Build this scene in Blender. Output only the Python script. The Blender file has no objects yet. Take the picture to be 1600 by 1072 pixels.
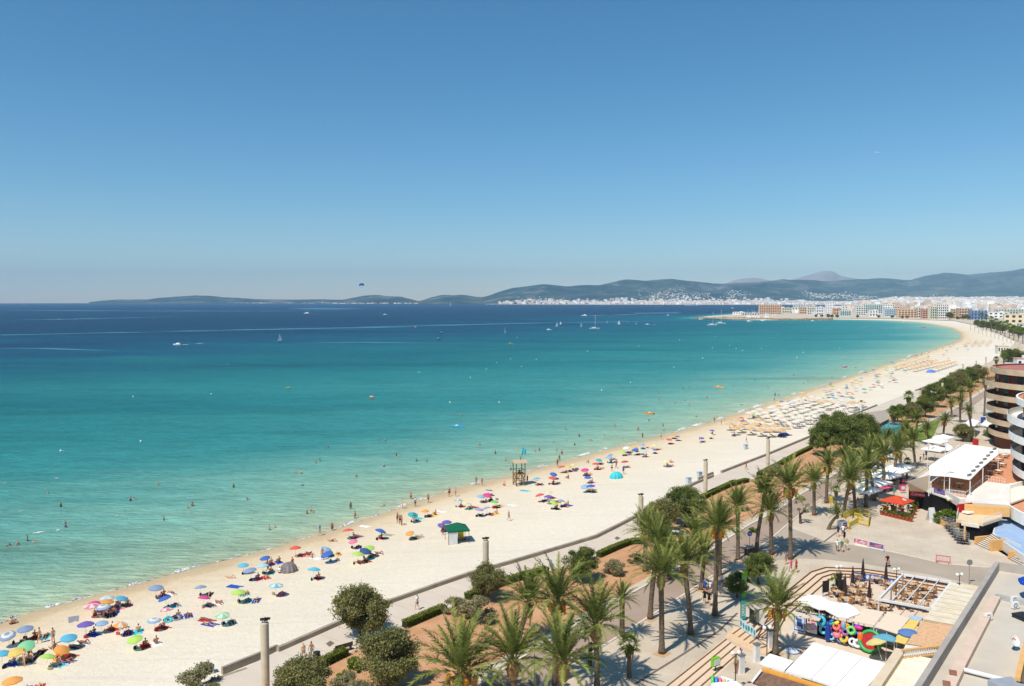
import bpy, bmesh, math, random
import numpy as np
from mathutils import Vector, Matrix
from mathutils.geometry import tessellate_polygon
R = math.radians
random.seed(7); rng = np.random.default_rng(7)
S = bpy.context.scene
COL = S.collection

# ------------------------------------------------------------ camera
FPX = 1300.0; CAMZ = 36.0; HORY = 470.5
PITCH = math.atan((536 - HORY) / FPX)
cd = bpy.data.cameras.new('camera'); cam = bpy.data.objects.new('camera', cd); COL.objects.link(cam)
cd.sensor_width = 36.0; cd.lens = FPX / 1600 * 36.0; cd.clip_end = 60000; cd.clip_start = 0.5
cam.location = (0,0, CAMZ); cam.rotation_euler = (math.pi / 2 - PITCH, 0,0)
S.camera = cam
# ------------------------------------------------------------ sky, sun, exposure
SUN_EL = R(57); SUN_AZ = math.atan2(-0.64,-0.77)
w = bpy.data.worlds.new('World'); S.world = w; w.use_nodes = True
nt = w.node_tree; bg = nt.nodes['Background']
sky = nt.nodes.new('ShaderNodeTexSky'); sky.sky_type = 'NISHITA'; sky.sun_disc = False
sky.sun_elevation = SUN_EL; sky.sun_rotation = SUN_AZ; sky.altitude = 0; sky.air_density = 1.0; sky.dust_density = 0.0; sky.ozone_density = 5.0
hsv = nt.nodes.new('ShaderNodeHueSaturation'); hsv.inputs['Hue'].default_value = 0.488; hsv.inputs['Saturation'].default_value = 1.22; hsv.inputs['Value'].default_value = 1.06
nt.links.new(sky.outputs[0], hsv.inputs['Color']); cb = nt.nodes.new('ShaderNodeVectorMath'); cb.operation = 'MULTIPLY'; cb.inputs[1].default_value = (0.94,0.985,1.02); nt.links.new(hsv.outputs[0], cb.inputs[0]); nt.links.new(cb.outputs[0], bg.inputs[0]); bg.inputs[1].default_value = 0.10
sd = bpy.data.lights.new('sun', 'SUN'); sd.energy = 4.6; sd.angle = R(0.5); sd.color = (1.0,0.95,0.87)
sun = bpy.data.objects.new('sun', sd); COL.objects.link(sun)
sdir = Vector((math.sin(SUN_AZ) * math.cos(SUN_EL), math.cos(SUN_AZ) * math.cos(SUN_EL), math.sin(SUN_EL)))
sun.rotation_euler = sdir.to_track_quat('Z', 'Y').to_euler()
S.view_settings.view_transform = 'Standard'; S.view_settings.look = 'None'; S.view_settings.gamma = 1
S.view_settings.exposure = 0.0
S.cycles.volume_bounces = 1; S.cycles.max_bounces = 6; S.cycles.diffuse_bounces = 3; S.cycles.glossy_bounces = 2
S.cycles.transmission_bounces = 3; S.cycles.transparent_max_bounces = 8; S.cycles.use_denoising = True

# ------------------------------------------------------------ helpers
def ray(px, py):
    x = (px - 800) / FPX; y = -(py - 536) / FPX
    c, s = math.cos(PITCH), math.sin(PITCH)
    return Vector((x, c + y * s, -s + y * c))
def G(px, py, z=0.0):
    d = ray(px, py); t = (z - CAMZ) / d.z
    return Vector((d.x * t, d.y * t, z))
def GX(px, py, z=0.0):
    p = G(px, py, z); return (p.x, p.y)
def AT(px, py, Y):
    d = ray(px, py); t = Y / d.y
    return Vector((d.x * t, Y, CAMZ + d.z * t))
GZ = 1.6
_M = {}
def srgb(c):
    return tuple(((v / 255) / 12.92 if v / 255 <= 0.04045 else ((v / 255 + 0.055) / 1.055) ** 2.4) for v in c[:3])
def mat(name, col=(0.5,0.5,0.5), rough=0.8, noise=0.08, nscale=2.0, bump=0.0, bscale=20.0, metal=0.0, objcol=False, spec=0.3, col2=None, attr=None, emit=None, trans=0.0):
    if name in _M: return _M[name]
    m = bpy.data.materials.new(name); m.use_nodes = True
    n, l = m.node_tree.nodes, m.node_tree.links; b = n['Principled BSDF']
    b.inputs['Roughness'].default_value = rough; b.inputs['Metallic'].default_value = metal
    b.inputs['Specular IOR Level'].default_value = spec
    tc = n.new('ShaderNodeTexCoord')
    nz = n.new('ShaderNodeTexNoise'); nz.inputs['Scale'].default_value = nscale; nz.inputs['Detail'].default_value = 6
    l.new(tc.outputs['Object'], nz.inputs['Vector'])
    mr = n.new('ShaderNodeMapRange'); l.new(nz.outputs['Fac'], mr.inputs['Value'])
    mr.inputs['From Min'].default_value = 0.3; mr.inputs['From Max'].default_value = 0.7
    if col2 is None:
        mr.inputs['To Min'].default_value = 1 - noise; mr.inputs['To Max'].default_value = 1 + noise
        hs = n.new('ShaderNodeVectorMath'); hs.operation = 'SCALE'
        if objcol:
            oi = n.new('ShaderNodeObjectInfo'); l.new(oi.outputs['Color'], hs.inputs[0])
        elif attr:
            at = n.new('ShaderNodeAttribute'); at.attribute_name = attr; l.new(at.outputs['Color'], hs.inputs[0])
        else:
            hs.inputs[0].default_value = col[:3]
        l.new(mr.outputs[0], hs.inputs['Scale']); l.new(hs.outputs[0], b.inputs['Base Color'])
        src = hs.outputs[0]
    else:
        mr.inputs['To Min'].default_value = 0; mr.inputs['To Max'].default_value = 1
        mx = n.new('ShaderNodeMix'); mx.data_type = 'RGBA'; mx.inputs['A'].default_value = (*col, 1); mx.inputs['B'].default_value = (*col2,1)
        l.new(mr.outputs[0], mx.inputs['Factor']); l.new(mx.outputs['Result'], b.inputs['Base Color']); src = mx.outputs['Result']
    if trans:
        tr = n.new('ShaderNodeBsdfTranslucent'); ms = n.new('ShaderNodeMixShader'); ms.inputs[0].default_value = trans
        l.new(src, tr.inputs[0]); l.new(b.outputs[0], ms.inputs[1]); l.new(tr.outputs[0], ms.inputs[2])
        l.new(ms.outputs[0], n['Material Output'].inputs['Surface'])
    if bump:
        bz = n.new('ShaderNodeTexNoise'); bz.inputs['Scale'].default_value = bscale; bz.inputs['Detail'].default_value = 5
        l.new(tc.outputs['Object'], bz.inputs['Vector'])
        bp = n.new('ShaderNodeBump'); bp.inputs['Strength'].default_value = bump; bp.inputs['Distance'].default_value = 0.05
        l.new(bz.outputs['Fac'], bp.inputs['Height']); l.new(bp.outputs[0], b.inputs['Normal'])
    _M[name] = m; return m

class MB:
    def __init__(s): s.v = []; s.f = []; s.m = []; s.c = []
    def add(s, vs, fs, mi=0):
        o = len(s.v); s.v.extend([tuple(p) for p in vs]); s.f.extend([tuple(i + o for i in f) for f in fs]); s.m.extend([mi] * len(fs)); return s
    def quad(s, a, b, c, d, mi=0): return s.add([a, b, c, d], [(0,1,2,3)], mi)
    def box(s, cx, cy, z0, z1, sx, sy, rz=0.0, mi=0):
        c, n = math.cos(rz), math.sin(rz); vs = []
        for z in (z0, z1):
            for (a, b) in ((-1,-1),(1,-1),(1,1),(-1,1)):
                x, y = a * sx / 2, b * sy / 2; vs.append((cx + x * c - y * n, cy + x * n + y * c, z))
        return s.add(vs, [(3,2,1,0),(4,5,6,7),(0,1,5,4),(1,2,6,5),(2,3,7,6),(3,0,4,7)], mi)
    def prism(s, pts, z0, z1, mi=0):
        pts = [(p[0], p[1]) for p in pts]; n = len(pts)
        a = sum(pts[i][0] * pts[(i + 1) % n][1] - pts[(i + 1) % n][0] * pts[i][1] for i in range(n))
        if a < 0: pts = pts[::-1]
        t = tessellate_polygon([[Vector((x, y, 0)) for x, y in pts]])
        vs = [(x, y, z0) for x, y in pts] + [(x, y, z1) for x, y in pts]
        fs = []
        for (i, j, k) in t:
            (ax, ay),(bx, by),(cx, cy) = pts[i], pts[j], pts[k]
            if (bx - ax) * (cy - ay) - (cx - ax) * (by - ay) < 0: j, k = k, j
            fs.append((i + n, j + n, k + n)); fs.append((k, j, i))
        for i in range(n): j = (i + 1) % n; fs.append((i, j, j + n, i + n))
        return s.add(vs, fs, mi)
    def flat(s, pts, z, holes=(), mi=0):
        loops = [[Vector((p[0], p[1], 0)) for p in pts]] + [[Vector((p[0], p[1], 0)) for p in h] for h in holes]
        t = tessellate_polygon(loops); al = [p for lp in loops for p in lp]; fs = []
        for (i, j, k) in t:
            a, b, c = al[i], al[j], al[k]
            if (b.x - a.x) * (c.y - a.y) - (c.x - a.x) * (b.y - a.y) < 0: j, k = k, j
            fs.append((i, j, k))
        return s.add([(p.x, p.y, z) for p in al], fs, mi)
    def tube(s, pts, rs, n=8, mi=0, cap=True):
        pts = [Vector(p) for p in pts]
        if not hasattr(rs, '__len__'): rs = [rs] * len(pts)
        o = len(s.v); k = len(pts)
        for i, p in enumerate(pts):
            d = (pts[min(i + 1, k - 1)] - pts[max(i - 1,0)]).normalized()
            u = d.cross(Vector((0,0,1)));
            if u.length < 1e-3: u = Vector((1,0,0))
            u.normalize(); v = d.cross(u)
            for j in range(n):
                a = 2 * math.pi * j / n; s.v.append(tuple(p + (u * math.cos(a) + v * math.sin(a)) * rs[i]))
        for i in range(k - 1):
            for j in range(n):
                a = o + i * n + j; b = o + i * n + (j + 1) % n
                s.f.append((a, a + n, b + n, b)); s.m.append(mi)
        if cap:
            s.f.append(tuple(o + j for j in range(n))); s.m.append(mi)
            s.f.append(tuple(o + (k - 1) * n + n - 1 - j for j in range(n))); s.m.append(mi)
        return s
    def lathe(s, prof, c=(0,0,0), n=16, mi=0):
        o = len(s.v)
        for (r, z) in prof:
            for j in range(n):
                a = 2 * math.pi * j / n; s.v.append((c[0] + r * math.cos(a), c[1] + r * math.sin(a), c[2] + z))
        for i in range(len(prof) - 1):
            for j in range(n):
                a = o + i * n + j; b = o + i * n + (j + 1) % n
                s.f.append((a, b, b + n, a + n)); s.m.append(mi)
        return s
    def ball(s, c, r, mi=0, n=10, sz=1.0):
        return s.lathe([(max(1e-4, r * math.sin(math.pi * i / 6)),-r * sz * math.cos(math.pi * i / 6)) for i in range(7)], c, n, mi)
    def torus(s, c, R1, r, mi=0, n=16, k=6, tilt=None):
        o = len(s.v); M = tilt or Matrix.Identity(3)
        for i in range(n):
            a = 2 * math.pi * i / n
            for j in range(k):
                b = 2 * math.pi * j / k
                p = M @ Vector(((R1 + r * math.cos(b)) * math.cos(a),(R1 + r * math.cos(b)) * math.sin(a), r * math.sin(b)))
                s.v.append((c[0] + p.x, c[1] + p.y, c[2] + p.z))
        for i in range(n):
            for j in range(k):
                s.f.append((o + i * k + j, o + ((i + 1) % n) * k + j, o + ((i + 1) % n) * k + (j + 1) % k, o + i * k + (j + 1) % k)); s.m.append(mi)
        return s
    def mesh(s, name, mats, off=(0,0,0), smooth=False):
        me = bpy.data.meshes.new(name); v = np.array(s.v, dtype=float) - np.array(off)
        me.from_pydata(v.tolist(), [], s.f)
        if not isinstance(mats, (list, tuple)): mats = [mats]
        for m in mats: me.materials.append(m)
        me.polygons.foreach_set('material_index', s.m)
        if smooth: me.polygons.foreach_set('use_smooth', [True] * len(s.f))
        return me
    def build(s, name, mats, parent=None, world=False, smooth=False):
        off = tuple(parent.location) if (parent is not None and world) else (0,0,0)
        o = bpy.data.objects.new(name, s.mesh(name, mats, off, smooth)); COL.objects.link(o)
        if parent is not None: o.parent = parent
        return o
def tag(o, label=None, cat=None, group=None, kind=None):
    for k, v in (('label', label),('category', cat),('group', group),('kind', kind)):
        if v: o[k] = v
    return o
def thing(name, label, cat, loc=(0,0,0), rz=0.0, group=None):
    o = bpy.data.objects.new(name, None); COL.objects.link(o); o.location = loc; o.rotation_euler = (0,0, rz); o.empty_display_size = 0.2
    return tag(o, label, cat, group)
def single(mb, name, mats, label, cat, group=None, origin=None, smooth=False):
    if origin is None:
        a = np.array(mb.v); origin = (a[:, 0].mean(), a[:, 1].mean(), a[:, 2].min())
    o = bpy.data.objects.new(name, mb.mesh(name, mats, origin, smooth)); o.location = origin; COL.objects.link(o)
    return tag(o, label, cat, group)
KIDS = {}
def kids(o):
    return list(o.children) if o.name not in KIDS else KIDS[o.name]
def clone(root, loc, rz=0.0, label=None, group=None, color=None, scale=None, rot=None, childcolor=None):
    c = root.copy(); COL.objects.link(c); c.location = loc; c.rotation_euler = rot if rot else (0,0, rz)
    if scale is not None: c.scale = scale if hasattr(scale, '__len__') else (scale,) * 3
    if label: c['label'] = label
    if group: c['group'] = group
    elif 'group' in c and group == '': del c['group']
    if color: c.color = (*color, 1)
    def rec(a, b):
        for k in kids(a):
            d = k.copy(); COL.objects.link(d); d.parent = b
            cc = (childcolor or {}).get(k.name.split('.')[0], color)
            if cc: d.color = (*cc, 1)
            rec(k, d)
    rec(root, c)
    return c
def setkids(root):
    # remembers a prototype's children, so that copying does not search the whole scene
    ks = list(root.children); KIDS[root.name] = ks
    for k in ks: setkids(k)
def struct(mb, name, mats, smooth=False):
    o = mb.build(name, mats, smooth=smooth); o['kind'] = 'structure'; return o
def W(pts, z=GZ): return [GX(a, b, z) for a, b in pts]
OC = mat('painted_cloth', objcol=True, noise=0.05, nscale=6, rough=0.75, trans=0.0)

# ------------------------------------------------------------ shoreline
SH = [(-900,1210),(-400,1090),(0,975),(50,957),(100,944),(200,917),(275,896),(350,876),(400,865),(500,835),(600,802),(700,768),(800,743),(875,723),
      (950,702),(1025,684),(1100,663),(1125,656),(1200,631),(1275,606),(1350,582),(1375,572.5),(1431,555.6),(1469,542.5),
      (1495,534),(1502,528),(1500,520),(1487,512.5),(1459,507),(1431,503),(1375,500.3),(1300,499),(1225,500.5),(1150,500),(1110,498.6),(1084,497.8),
      (1083,496.6),(1120,493),(1180,489),(1250,484),(1300,481),(1335,479),(1345,476.6),(1250,476.1),(1100,476.1),(1000,476.0),(850,475.8),(760,475.7),(735,474.5)]
shw = [GX(x, y, 0) for x, y in SH]
LAND = shw + [(0,17000),(40000,17000),(40000,-3000),(-600,-3000)]
LA = np.array(LAND); SHA = np.array(shw)
def shore_dist(P):
    # signed distance to the shoreline, positive on land
    P = np.asarray(P, float); d = np.full(len(P),1e9)
    for a, b in zip(SHA[:-1], SHA[1:]):
        ab = b - a; t = np.clip(((P - a) @ ab) / (ab @ ab),0,1)
        q = a + t[:, None] * ab; d = np.minimum(d, np.hypot(*(P - q).T))
    ins = np.zeros(len(P), bool); n = len(LA)
    for i in range(n):
        (x1, y1),(x2, y2) = LA[i], LA[(i + 1) % n]
        if y1 == y2: continue
        c = ((y1 > P[:, 1]) != (y2 > P[:, 1])) & (P[:, 0] < (x2 - x1) * (P[:, 1] - y1) / (y2 - y1) + x1)
        ins ^= c
    return np.where(ins, d, -d)
def sand_z(d): return np.where(d > 0, np.minimum(0.93, d * 0.035), np.maximum(-1.5, d * 0.03))
def zs(x, y): return float(sand_z(shore_dist([(x, y)]))[0])
def GS(px, py, h=0.0):
    p = G(px, py, 0.5 + h)
    for _ in range(3): p = G(px, py, max(zs(p.x, p.y),0) + h)
    return p
def polar(r0, r1, nr, a0, a1, na):
    r = np.geomspace(r0, r1, nr); a = np.linspace(a0, a1, na)
    rr, aa = np.meshgrid(r, a, indexing='ij'); X = rr * np.sin(aa); Y = rr * np.cos(aa)
    P = np.stack([X.ravel(), Y.ravel()], 1)
    i = np.arange(nr - 1)[:, None] * na + np.arange(na - 1)[None]; i = i.ravel()
    F = np.stack([i, i + 1, i + na + 1, i + na], 1)[:, ::-1]
    return P, F
def npmesh(name, V, F, m, attrs=None, smooth=True):
    me = bpy.data.meshes.new(name); me.vertices.add(len(V)); me.vertices.foreach_set('co', V.astype(np.float32).ravel())
    me.loops.add(F.size); me.loops.foreach_set('vertex_index', F.astype(np.int32).ravel())
    me.polygons.add(len(F)); me.polygons.foreach_set('loop_start', np.arange(0, F.size, F.shape[1], dtype=np.int32))
    me.update(calc_edges=True)
    if smooth: me.polygons.foreach_set('use_smooth', np.ones(len(F), bool))
    for k, v in (attrs or {}).items():
        if v.ndim == 1:
            a = me.attributes.new(k, 'FLOAT', 'POINT'); a.data.foreach_set('value', v.astype(np.float32))
        else:
            a = me.attributes.new(k, 'FLOAT_COLOR', 'POINT'); a.data.foreach_set('color', np.c_[v, np.ones(len(v))].astype(np.float32).ravel())
    me.materials.append(m); o = bpy.data.objects.new(name, me); COL.objects.link(o); return o
# --- sea
def ramp(n, stops, interp='LINEAR'):
    r = n.new('ShaderNodeValToRGB'); r.color_ramp.interpolation = interp; e = r.color_ramp.elements
    while len(e) > 1: e.remove(e[-1])
    e[0].position = stops[0][0]; e[0].color = (*stops[0][1], 1)
    for p, c in stops[1:]:
        q = e.new(p); q.color = (*c, 1)
    return r
def noise(n, l, vec, scale, detail=4, rough=0.5, dist=0.0):
    z = n.new('ShaderNodeTexNoise'); z.inputs['Scale'].default_value = scale; z.inputs['Detail'].default_value = detail
    z.inputs['Roughness'].default_value = rough; z.inputs['Distortion'].default_value = dist; l.new(vec, z.inputs['Vector']); return z
def mapping(n, l, vec, scale=(1,1,1), rz=0.0):
    m = n.new('ShaderNodeMapping'); m.inputs['Scale'].default_value = scale; m.inputs['Rotation'].default_value = (0,0, rz); l.new(vec, m.inputs['Vector']); return m
def mth(n, l, op, a, b=None, c=None):
    m = n.new('ShaderNodeMath'); m.operation = op
    for i, v in enumerate((a, b, c)):
        if v is None: continue
        if isinstance(v, (int, float)): m.inputs[i].default_value = v
        else: l.new(v, m.inputs[i])
    return m.outputs[0]
m = bpy.data.materials.new('sea_water'); m.use_nodes = True; n, l = m.node_tree.nodes, m.node_tree.links; b = n['Principled BSDF']
at = n.new('ShaderNodeAttribute'); at.attribute_name = 'shore'
tc = n.new('ShaderNodeTexCoord'); ob = tc.outputs['Object']
# depth in metres from the beach, bent by long sand bars
bars = noise(n, l, mapping(n, l, ob, (0.004,0.012,1), R(-38)).outputs[0], 1.0,3,0.5,0.6)
fine = noise(n, l, mapping(n, l, ob, (0.03,0.10,1), R(-30)).outputs[0], 1.0,4,0.55,0.3)
d = mth(n, l, 'ADD', at.outputs['Fac'], 0.0)
lg = mth(n, l, 'LOGARITHM', mth(n, l, 'ADD', d, 6.0),10.0)          # log10(d+6)  0.78 .. 4
sc = mth(n, l, 'MULTIPLY_ADD', lg, 1 / 3.0,-0.25)
k1 = mth(n, l, 'MULTIPLY_ADD', mth(n, l, 'SUBTRACT', bars.outputs['Fac'], 0.5),0.22, sc)
k2 = mth(n, l, 'MULTIPLY_ADD', mth(n, l, 'SUBTRACT', fine.outputs['Fac'], 0.5),0.09, k1)
# long dark patches of seagrass on the shallow bed, and the swell
grass = noise(n, l, mapping(n, l, ob, (0.006,0.03,1), R(-30)).outputs[0], 1.0,4,0.6,0.5)
gm = n.new('ShaderNodeMapRange'); l.new(grass.outputs['Fac'], gm.inputs[0]); gm.inputs[1].default_value = 0.56; gm.inputs[2].default_value = 0.70; gm.inputs[3].default_value = 1.0; gm.inputs[4].default_value = 0.74
swell = noise(n, l, mapping(n, l, ob, (0.05,0.22,1), R(-28)).outputs[0], 1.0,5,0.6,0.6)
sm = n.new('ShaderNodeMapRange'); l.new(swell.outputs['Fac'], sm.inputs[0]); sm.inputs[1].default_value = 0.3; sm.inputs[2].default_value = 0.7; sm.inputs[3].default_value = 0.84; sm.inputs[4].default_value = 1.14
WSTOPS = [(0.0, srgb((192,184,150))),(0.05, srgb((170,188,156))),(0.16, srgb((146,182,156))),(0.27, srgb((112,168,152))),(0.38, srgb((58,140,136))),(0.49, srgb((34,124,124))),(0.585, srgb((10,100,108))),(0.65, srgb((2,76,100))),(0.72, srgb((0,50,78))),(1.0, srgb((0,46,80)))]
rp = ramp(n, WSTOPS); l.new(k2, rp.inputs[0])
# small waves show as light and dark flecks of the surface; patches of seagrass
chop = noise(n, l, mapping(n, l, ob, (0.25,0.7,1), R(-25)).outputs[0], 1.0,6,0.65,0.4)
cm = n.new('ShaderNodeMapRange'); l.new(chop.outputs['Fac'], cm.inputs[0]); cm.inputs[1].default_value = 0.3; cm.inputs[2].default_value = 0.7; cm.inputs[3].default_value = 0.80; cm.inputs[4].default_value = 1.22
vm = n.new('ShaderNodeVectorMath'); vm.operation = 'SCALE'; l.new(rp.outputs[0], vm.inputs[0]); l.new(mth(n, l, 'MULTIPLY', mth(n, l, 'MULTIPLY', cm.outputs[0], gm.outputs[0]), sm.outputs[0]), vm.inputs['Scale'])
l.new(vm.outputs[0], b.inputs['Base Color'])
b.inputs['Roughness'].default_value = 0.32; b.inputs['Specular IOR Level'].default_value = 0.3; b.inputs['IOR'].default_value = 1.12
w1 = noise(n, l, mapping(n, l, ob, (0.35,1.1,1), R(-25)).outputs[0], 1.0,5,0.6,0.3)
bp = n.new('ShaderNodeBump'); bp.inputs['Strength'].default_value = 1.0; bp.inputs['Distance'].default_value = 0.9; l.new(w1.outputs['Fac'], bp.inputs['Height']); l.new(bp.outputs[0], b.inputs['Normal'])
SEAM = m
P, F = polar(25,16000,420, R(-60), R(45),330)
dd = shore_dist(P); V = np.c_[P, np.zeros(len(P))]
# keep only cells that are not deep inland
keep = ~(dd[F] > 30).all(1); F2 = F[keep]
def seg_dist(P, pts):
    d = np.full(len(P),1e9)
    for a, b in zip(pts[:-1], pts[1:]): ab = b - a; t = np.clip(((P - a) @ ab) / (ab @ ab),0,1); d = np.minimum(d, np.hypot(*(P - a - t[:, None] * ab).T))
    return d
deff = np.minimum(seg_dist(P, SHA[:32]),7 * seg_dist(P, SHA[31:]))     # the water falls off steeply round the rocky point and the far shore
o = npmesh('sea', V, F2, SEAM, {'shore': deff}); o['kind'] = 'structure'
# --- ground (beach sand and the land behind it), one sheet to the horizon
m = bpy.data.materials.new('beach_sand'); m.use_nodes = True; n, l = m.node_tree.nodes, m.node_tree.links; b = n['Principled BSDF']
at = n.new('ShaderNodeAttribute'); at.attribute_name = 'inland'; tc = n.new('ShaderNodeTexCoord'); ob = tc.outputs['Object']
wn = noise(n, l, ob, 0.15,4); dj = mth(n, l, 'MULTIPLY_ADD', mth(n, l, 'SUBTRACT', wn.outputs['Fac'], 0.5),5.0, at.outputs['Fac'])
mr = n.new('ShaderNodeMapRange'); l.new(dj, mr.inputs[0]); mr.inputs[1].default_value = 0.0; mr.inputs[2].default_value = 60
rp = ramp(n, [(0.0, srgb((196,172,136))),(0.035, srgb((206,182,146))),(0.06, srgb((222,198,162))),(0.15, srgb((228,211,182))),(0.5, srgb((232,219,197))),(1, srgb((235,224,206)))]); l.new(mr.outputs[0], rp.inputs[0])
g1 = noise(n, l, ob, 1.2,6,0.7); mm = n.new('ShaderNodeMapRange'); l.new(g1.outputs['Fac'], mm.inputs[0]); mm.inputs[1].default_value = 0.3; mm.inputs[2].default_value = 0.7; mm.inputs[3].default_value = 0.93; mm.inputs[4].default_value = 1.05
g2 = noise(n, l, ob, 0.05,4,0.6); m2 = n.new('ShaderNodeMapRange'); l.new(g2.outputs['Fac'], m2.inputs[0]); m2.inputs[1].default_value = 0.3; m2.inputs[2].default_value = 0.7; m2.inputs[3].default_value = 0.95; m2.inputs[4].default_value = 1.03
vm = n.new('ShaderNodeVectorMath'); vm.operation = 'SCALE'; l.new(rp.outputs[0], vm.inputs[0]); # trampled tracks running along the beach
trk = noise(n, l, mapping(n, l, ob, (0.035,0.55,1), R(-38)).outputs[0], 1.0,5,0.7,1.2); tm = n.new('ShaderNodeMapRange'); l.new(trk.outputs['Fac'], tm.inputs[0]); tm.inputs[1].default_value = 0.52; tm.inputs[2].default_value = 0.66; tm.inputs[3].default_value = 1.0; tm.inputs[4].default_value = 0.93
l.new(mth(n, l, 'MULTIPLY', mth(n, l, 'MULTIPLY', mm.outputs[0], m2.outputs[0]), tm.outputs[0]), vm.inputs['Scale']); l.new(vm.outputs[0], b.inputs['Base Color'])
b.inputs['Roughness'].default_value = 0.95; b.inputs['Specular IOR Level'].default_value = 0.1
g3 = noise(n, l, ob, 2.2,6,0.7); bp = n.new('ShaderNodeBump'); bp.inputs['Strength'].default_value = 0.8; bp.inputs['Distance'].default_value = 0.14; l.new(g3.outputs['Fac'], bp.inputs['Height']); l.new(bp.outputs[0], b.inputs['Normal'])
SAND = m
P, F = polar(15,16500,430, R(-62), R(62),330)
dg = shore_dist(P); keep = ~(dg[F] < -60).all(1)
V = np.c_[P, sand_z(dg)]
HOLE_CELLS = []   # filled below
GROUND = (P, F[keep], V, dg)
# ------------------------------------------------------------ setting
me_o = npmesh('ground', GROUND[2], GROUND[1], SAND, {'inland': GROUND[3]}); me_o['kind'] = 'structure'
PAVE = mat('pavement', srgb((202,184,160)),0.9, nscale=0.35, col2=srgb((214,198,176)), bump=0.15, bscale=6, spec=0.15)
def paving(m_, size, rz, amount=0.88):
    n, l = m_.node_tree.nodes, m_.node_tree.links; b = n['Principled BSDF']; src = b.inputs['Base Color'].links[0].from_socket; tc = n.new('ShaderNodeTexCoord'); mp = mapping(n, l, tc.outputs['Object'], (1,1,1), rz)
    bt = n.new('ShaderNodeTexBrick'); l.new(mp.outputs[0], bt.inputs['Vector']); bt.inputs['Scale'].default_value = 1.0; bt.inputs['Brick Width'].default_value = size; bt.inputs['Row Height'].default_value = size; bt.inputs['Mortar Size'].default_value = 0.035; bt.offset = 0.0
    bt.inputs['Color1'].default_value = (1,1,1,1); bt.inputs['Color2'].default_value = (.95,.95,.95,1); bt.inputs['Mortar'].default_value = (amount,) * 3 + (1,)
    st = noise(n, l, tc.outputs['Object'], 0.09,6,.7,.8); sr = n.new('ShaderNodeMapRange'); l.new(st.outputs['Fac'], sr.inputs[0]); sr.inputs[1].default_value = .35; sr.inputs[2].default_value = .65; sr.inputs[3].default_value = .90; sr.inputs[4].default_value = 1.04
    vm = n.new('ShaderNodeVectorMath'); vm.operation = 'MULTIPLY'; l.new(src, vm.inputs[0]); l.new(bt.outputs['Color'], vm.inputs[1]); v2 = n.new('ShaderNodeVectorMath'); v2.operation = 'SCALE'; l.new(vm.outputs[0], v2.inputs[0]); l.new(sr.outputs[0], v2.inputs['Scale']); l.new(v2.outputs[0], b.inputs['Base Color'])
paving(PAVE, 1.6, R(20))
PROM = mat('promenade_concrete', srgb((206,190,170)),0.9, nscale=0.25, col2=srgb((216,201,182)), spec=0.15)
SOIL = mat('orange_soil', srgb((186,136,98)),0.95, nscale=0.5, col2=srgb((206,160,120)), bump=0.5, bscale=9, spec=0.1)
ROAD = mat('road_surface', srgb((162,140,122)),0.9, nscale=0.2, col2=srgb((176,154,136)), bump=0.1, spec=0.15)
STREET = mat('street_asphalt', srgb((168,153,134)),0.9, nscale=0.2, col2=srgb((182,167,148)), spec=0.15)
KERB = mat('kerb_stone', srgb((222,208,190)),0.85)
WALLM = mat('weathered_concrete', srgb((150,136,118)),0.9, nscale=0.8, col2=srgb((174,160,142)))
GRASS = mat('lawn', srgb((96,118,40)),0.95, nscale=1.5, col2=srgb((122,140,60)), bump=0.6, bscale=12)
WL = [(150,1160),(300,1075),(330,1063),(385,1042),(434,1017),(525,978),(611,942),(690,914),(740,897),(800,880),(860,862),(930,841),(962,825),(997,807),(1045,777),(1085,757),(1114,745),(1130,737),
      (1197,712),(1266,683),(1295,668),(1330,650),(1370,634),(1420,614),(1487,590),(1502,584),(1521,575),(1542,568),(1560,557),(1575,545),(1589,533),(1562,521),(1541,513),(1520,507),(1490,501),(1400,498),(1300,497),(1240,498)]
WLW = W(WL)
COURT = [(1228,960),(1236,930),(1248,918),(1268,903),(1296,896),(1345,899),(1398,906),(1486,922),(1520,935),(1500,1000),(1430,1030),(1240,985)]
# contour lines of the steps round the sunken cafe terrace (outermost first)
C1 = [(1196,950),(1242,914),(1268,893),(1291,886),(1345,888),(1400,896),(1486,910),(1560,926),(1530,1010),(1440,1050),(1200,1010),(1172,990)]
court_w = W(C1)
def shrink(poly, dists):
    n_ = len(poly); out = []
    for i in range(n_):
        p0, p1, p2 = Vector(poly[i - 1]), Vector(poly[i]), Vector(poly[(i + 1) % n_])
        d1 = (p1 - p0).normalized(); d2 = (p2 - p1).normalized(); n1 = Vector((-d1.y, d1.x)); n2 = Vector((-d2.y, d2.x))
        bis = (n1 + n2); bis = bis / max(0.3, bis.dot(n1)); out.append(tuple(p1 + bis * dists))
    return out
area = sum(court_w[i][0] * court_w[(i + 1) % len(court_w)][1] - court_w[(i + 1) % len(court_w)][0] * court_w[i][1] for i in range(len(court_w)))
SG = 1 if area > 0 else -1
CT = [court_w] + [shrink(court_w, SG * dd_) for dd_ in (0.75,1.5,2.25)]
inland = WLW + W([(1160,498.6),(1100,497.4),(1122,493.6),(1182,489.5),(1252,484.4),(1302,481.4),(1337,479.2),(1347,476.9),(1250,476.35),(1000,476.3),(860,476.1),(780,475.9)]) + [(-100,17000),(39000,17000),(39000,-2900),(-400,-2900)]
struct(MB().flat(inland, GZ, holes=[court_w]), 'pavement', PAVE)
TREAD = mat('step_stone', srgb((226,198,168)),0.9, noise=0.05); NOSE = mat('step_nosing', srgb((116,84,62)),0.9)
mb = MB(); CZ = [GZ, GZ - 0.15, GZ - 0.30, GZ - 0.45]; CF = GZ - 0.60
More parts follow.
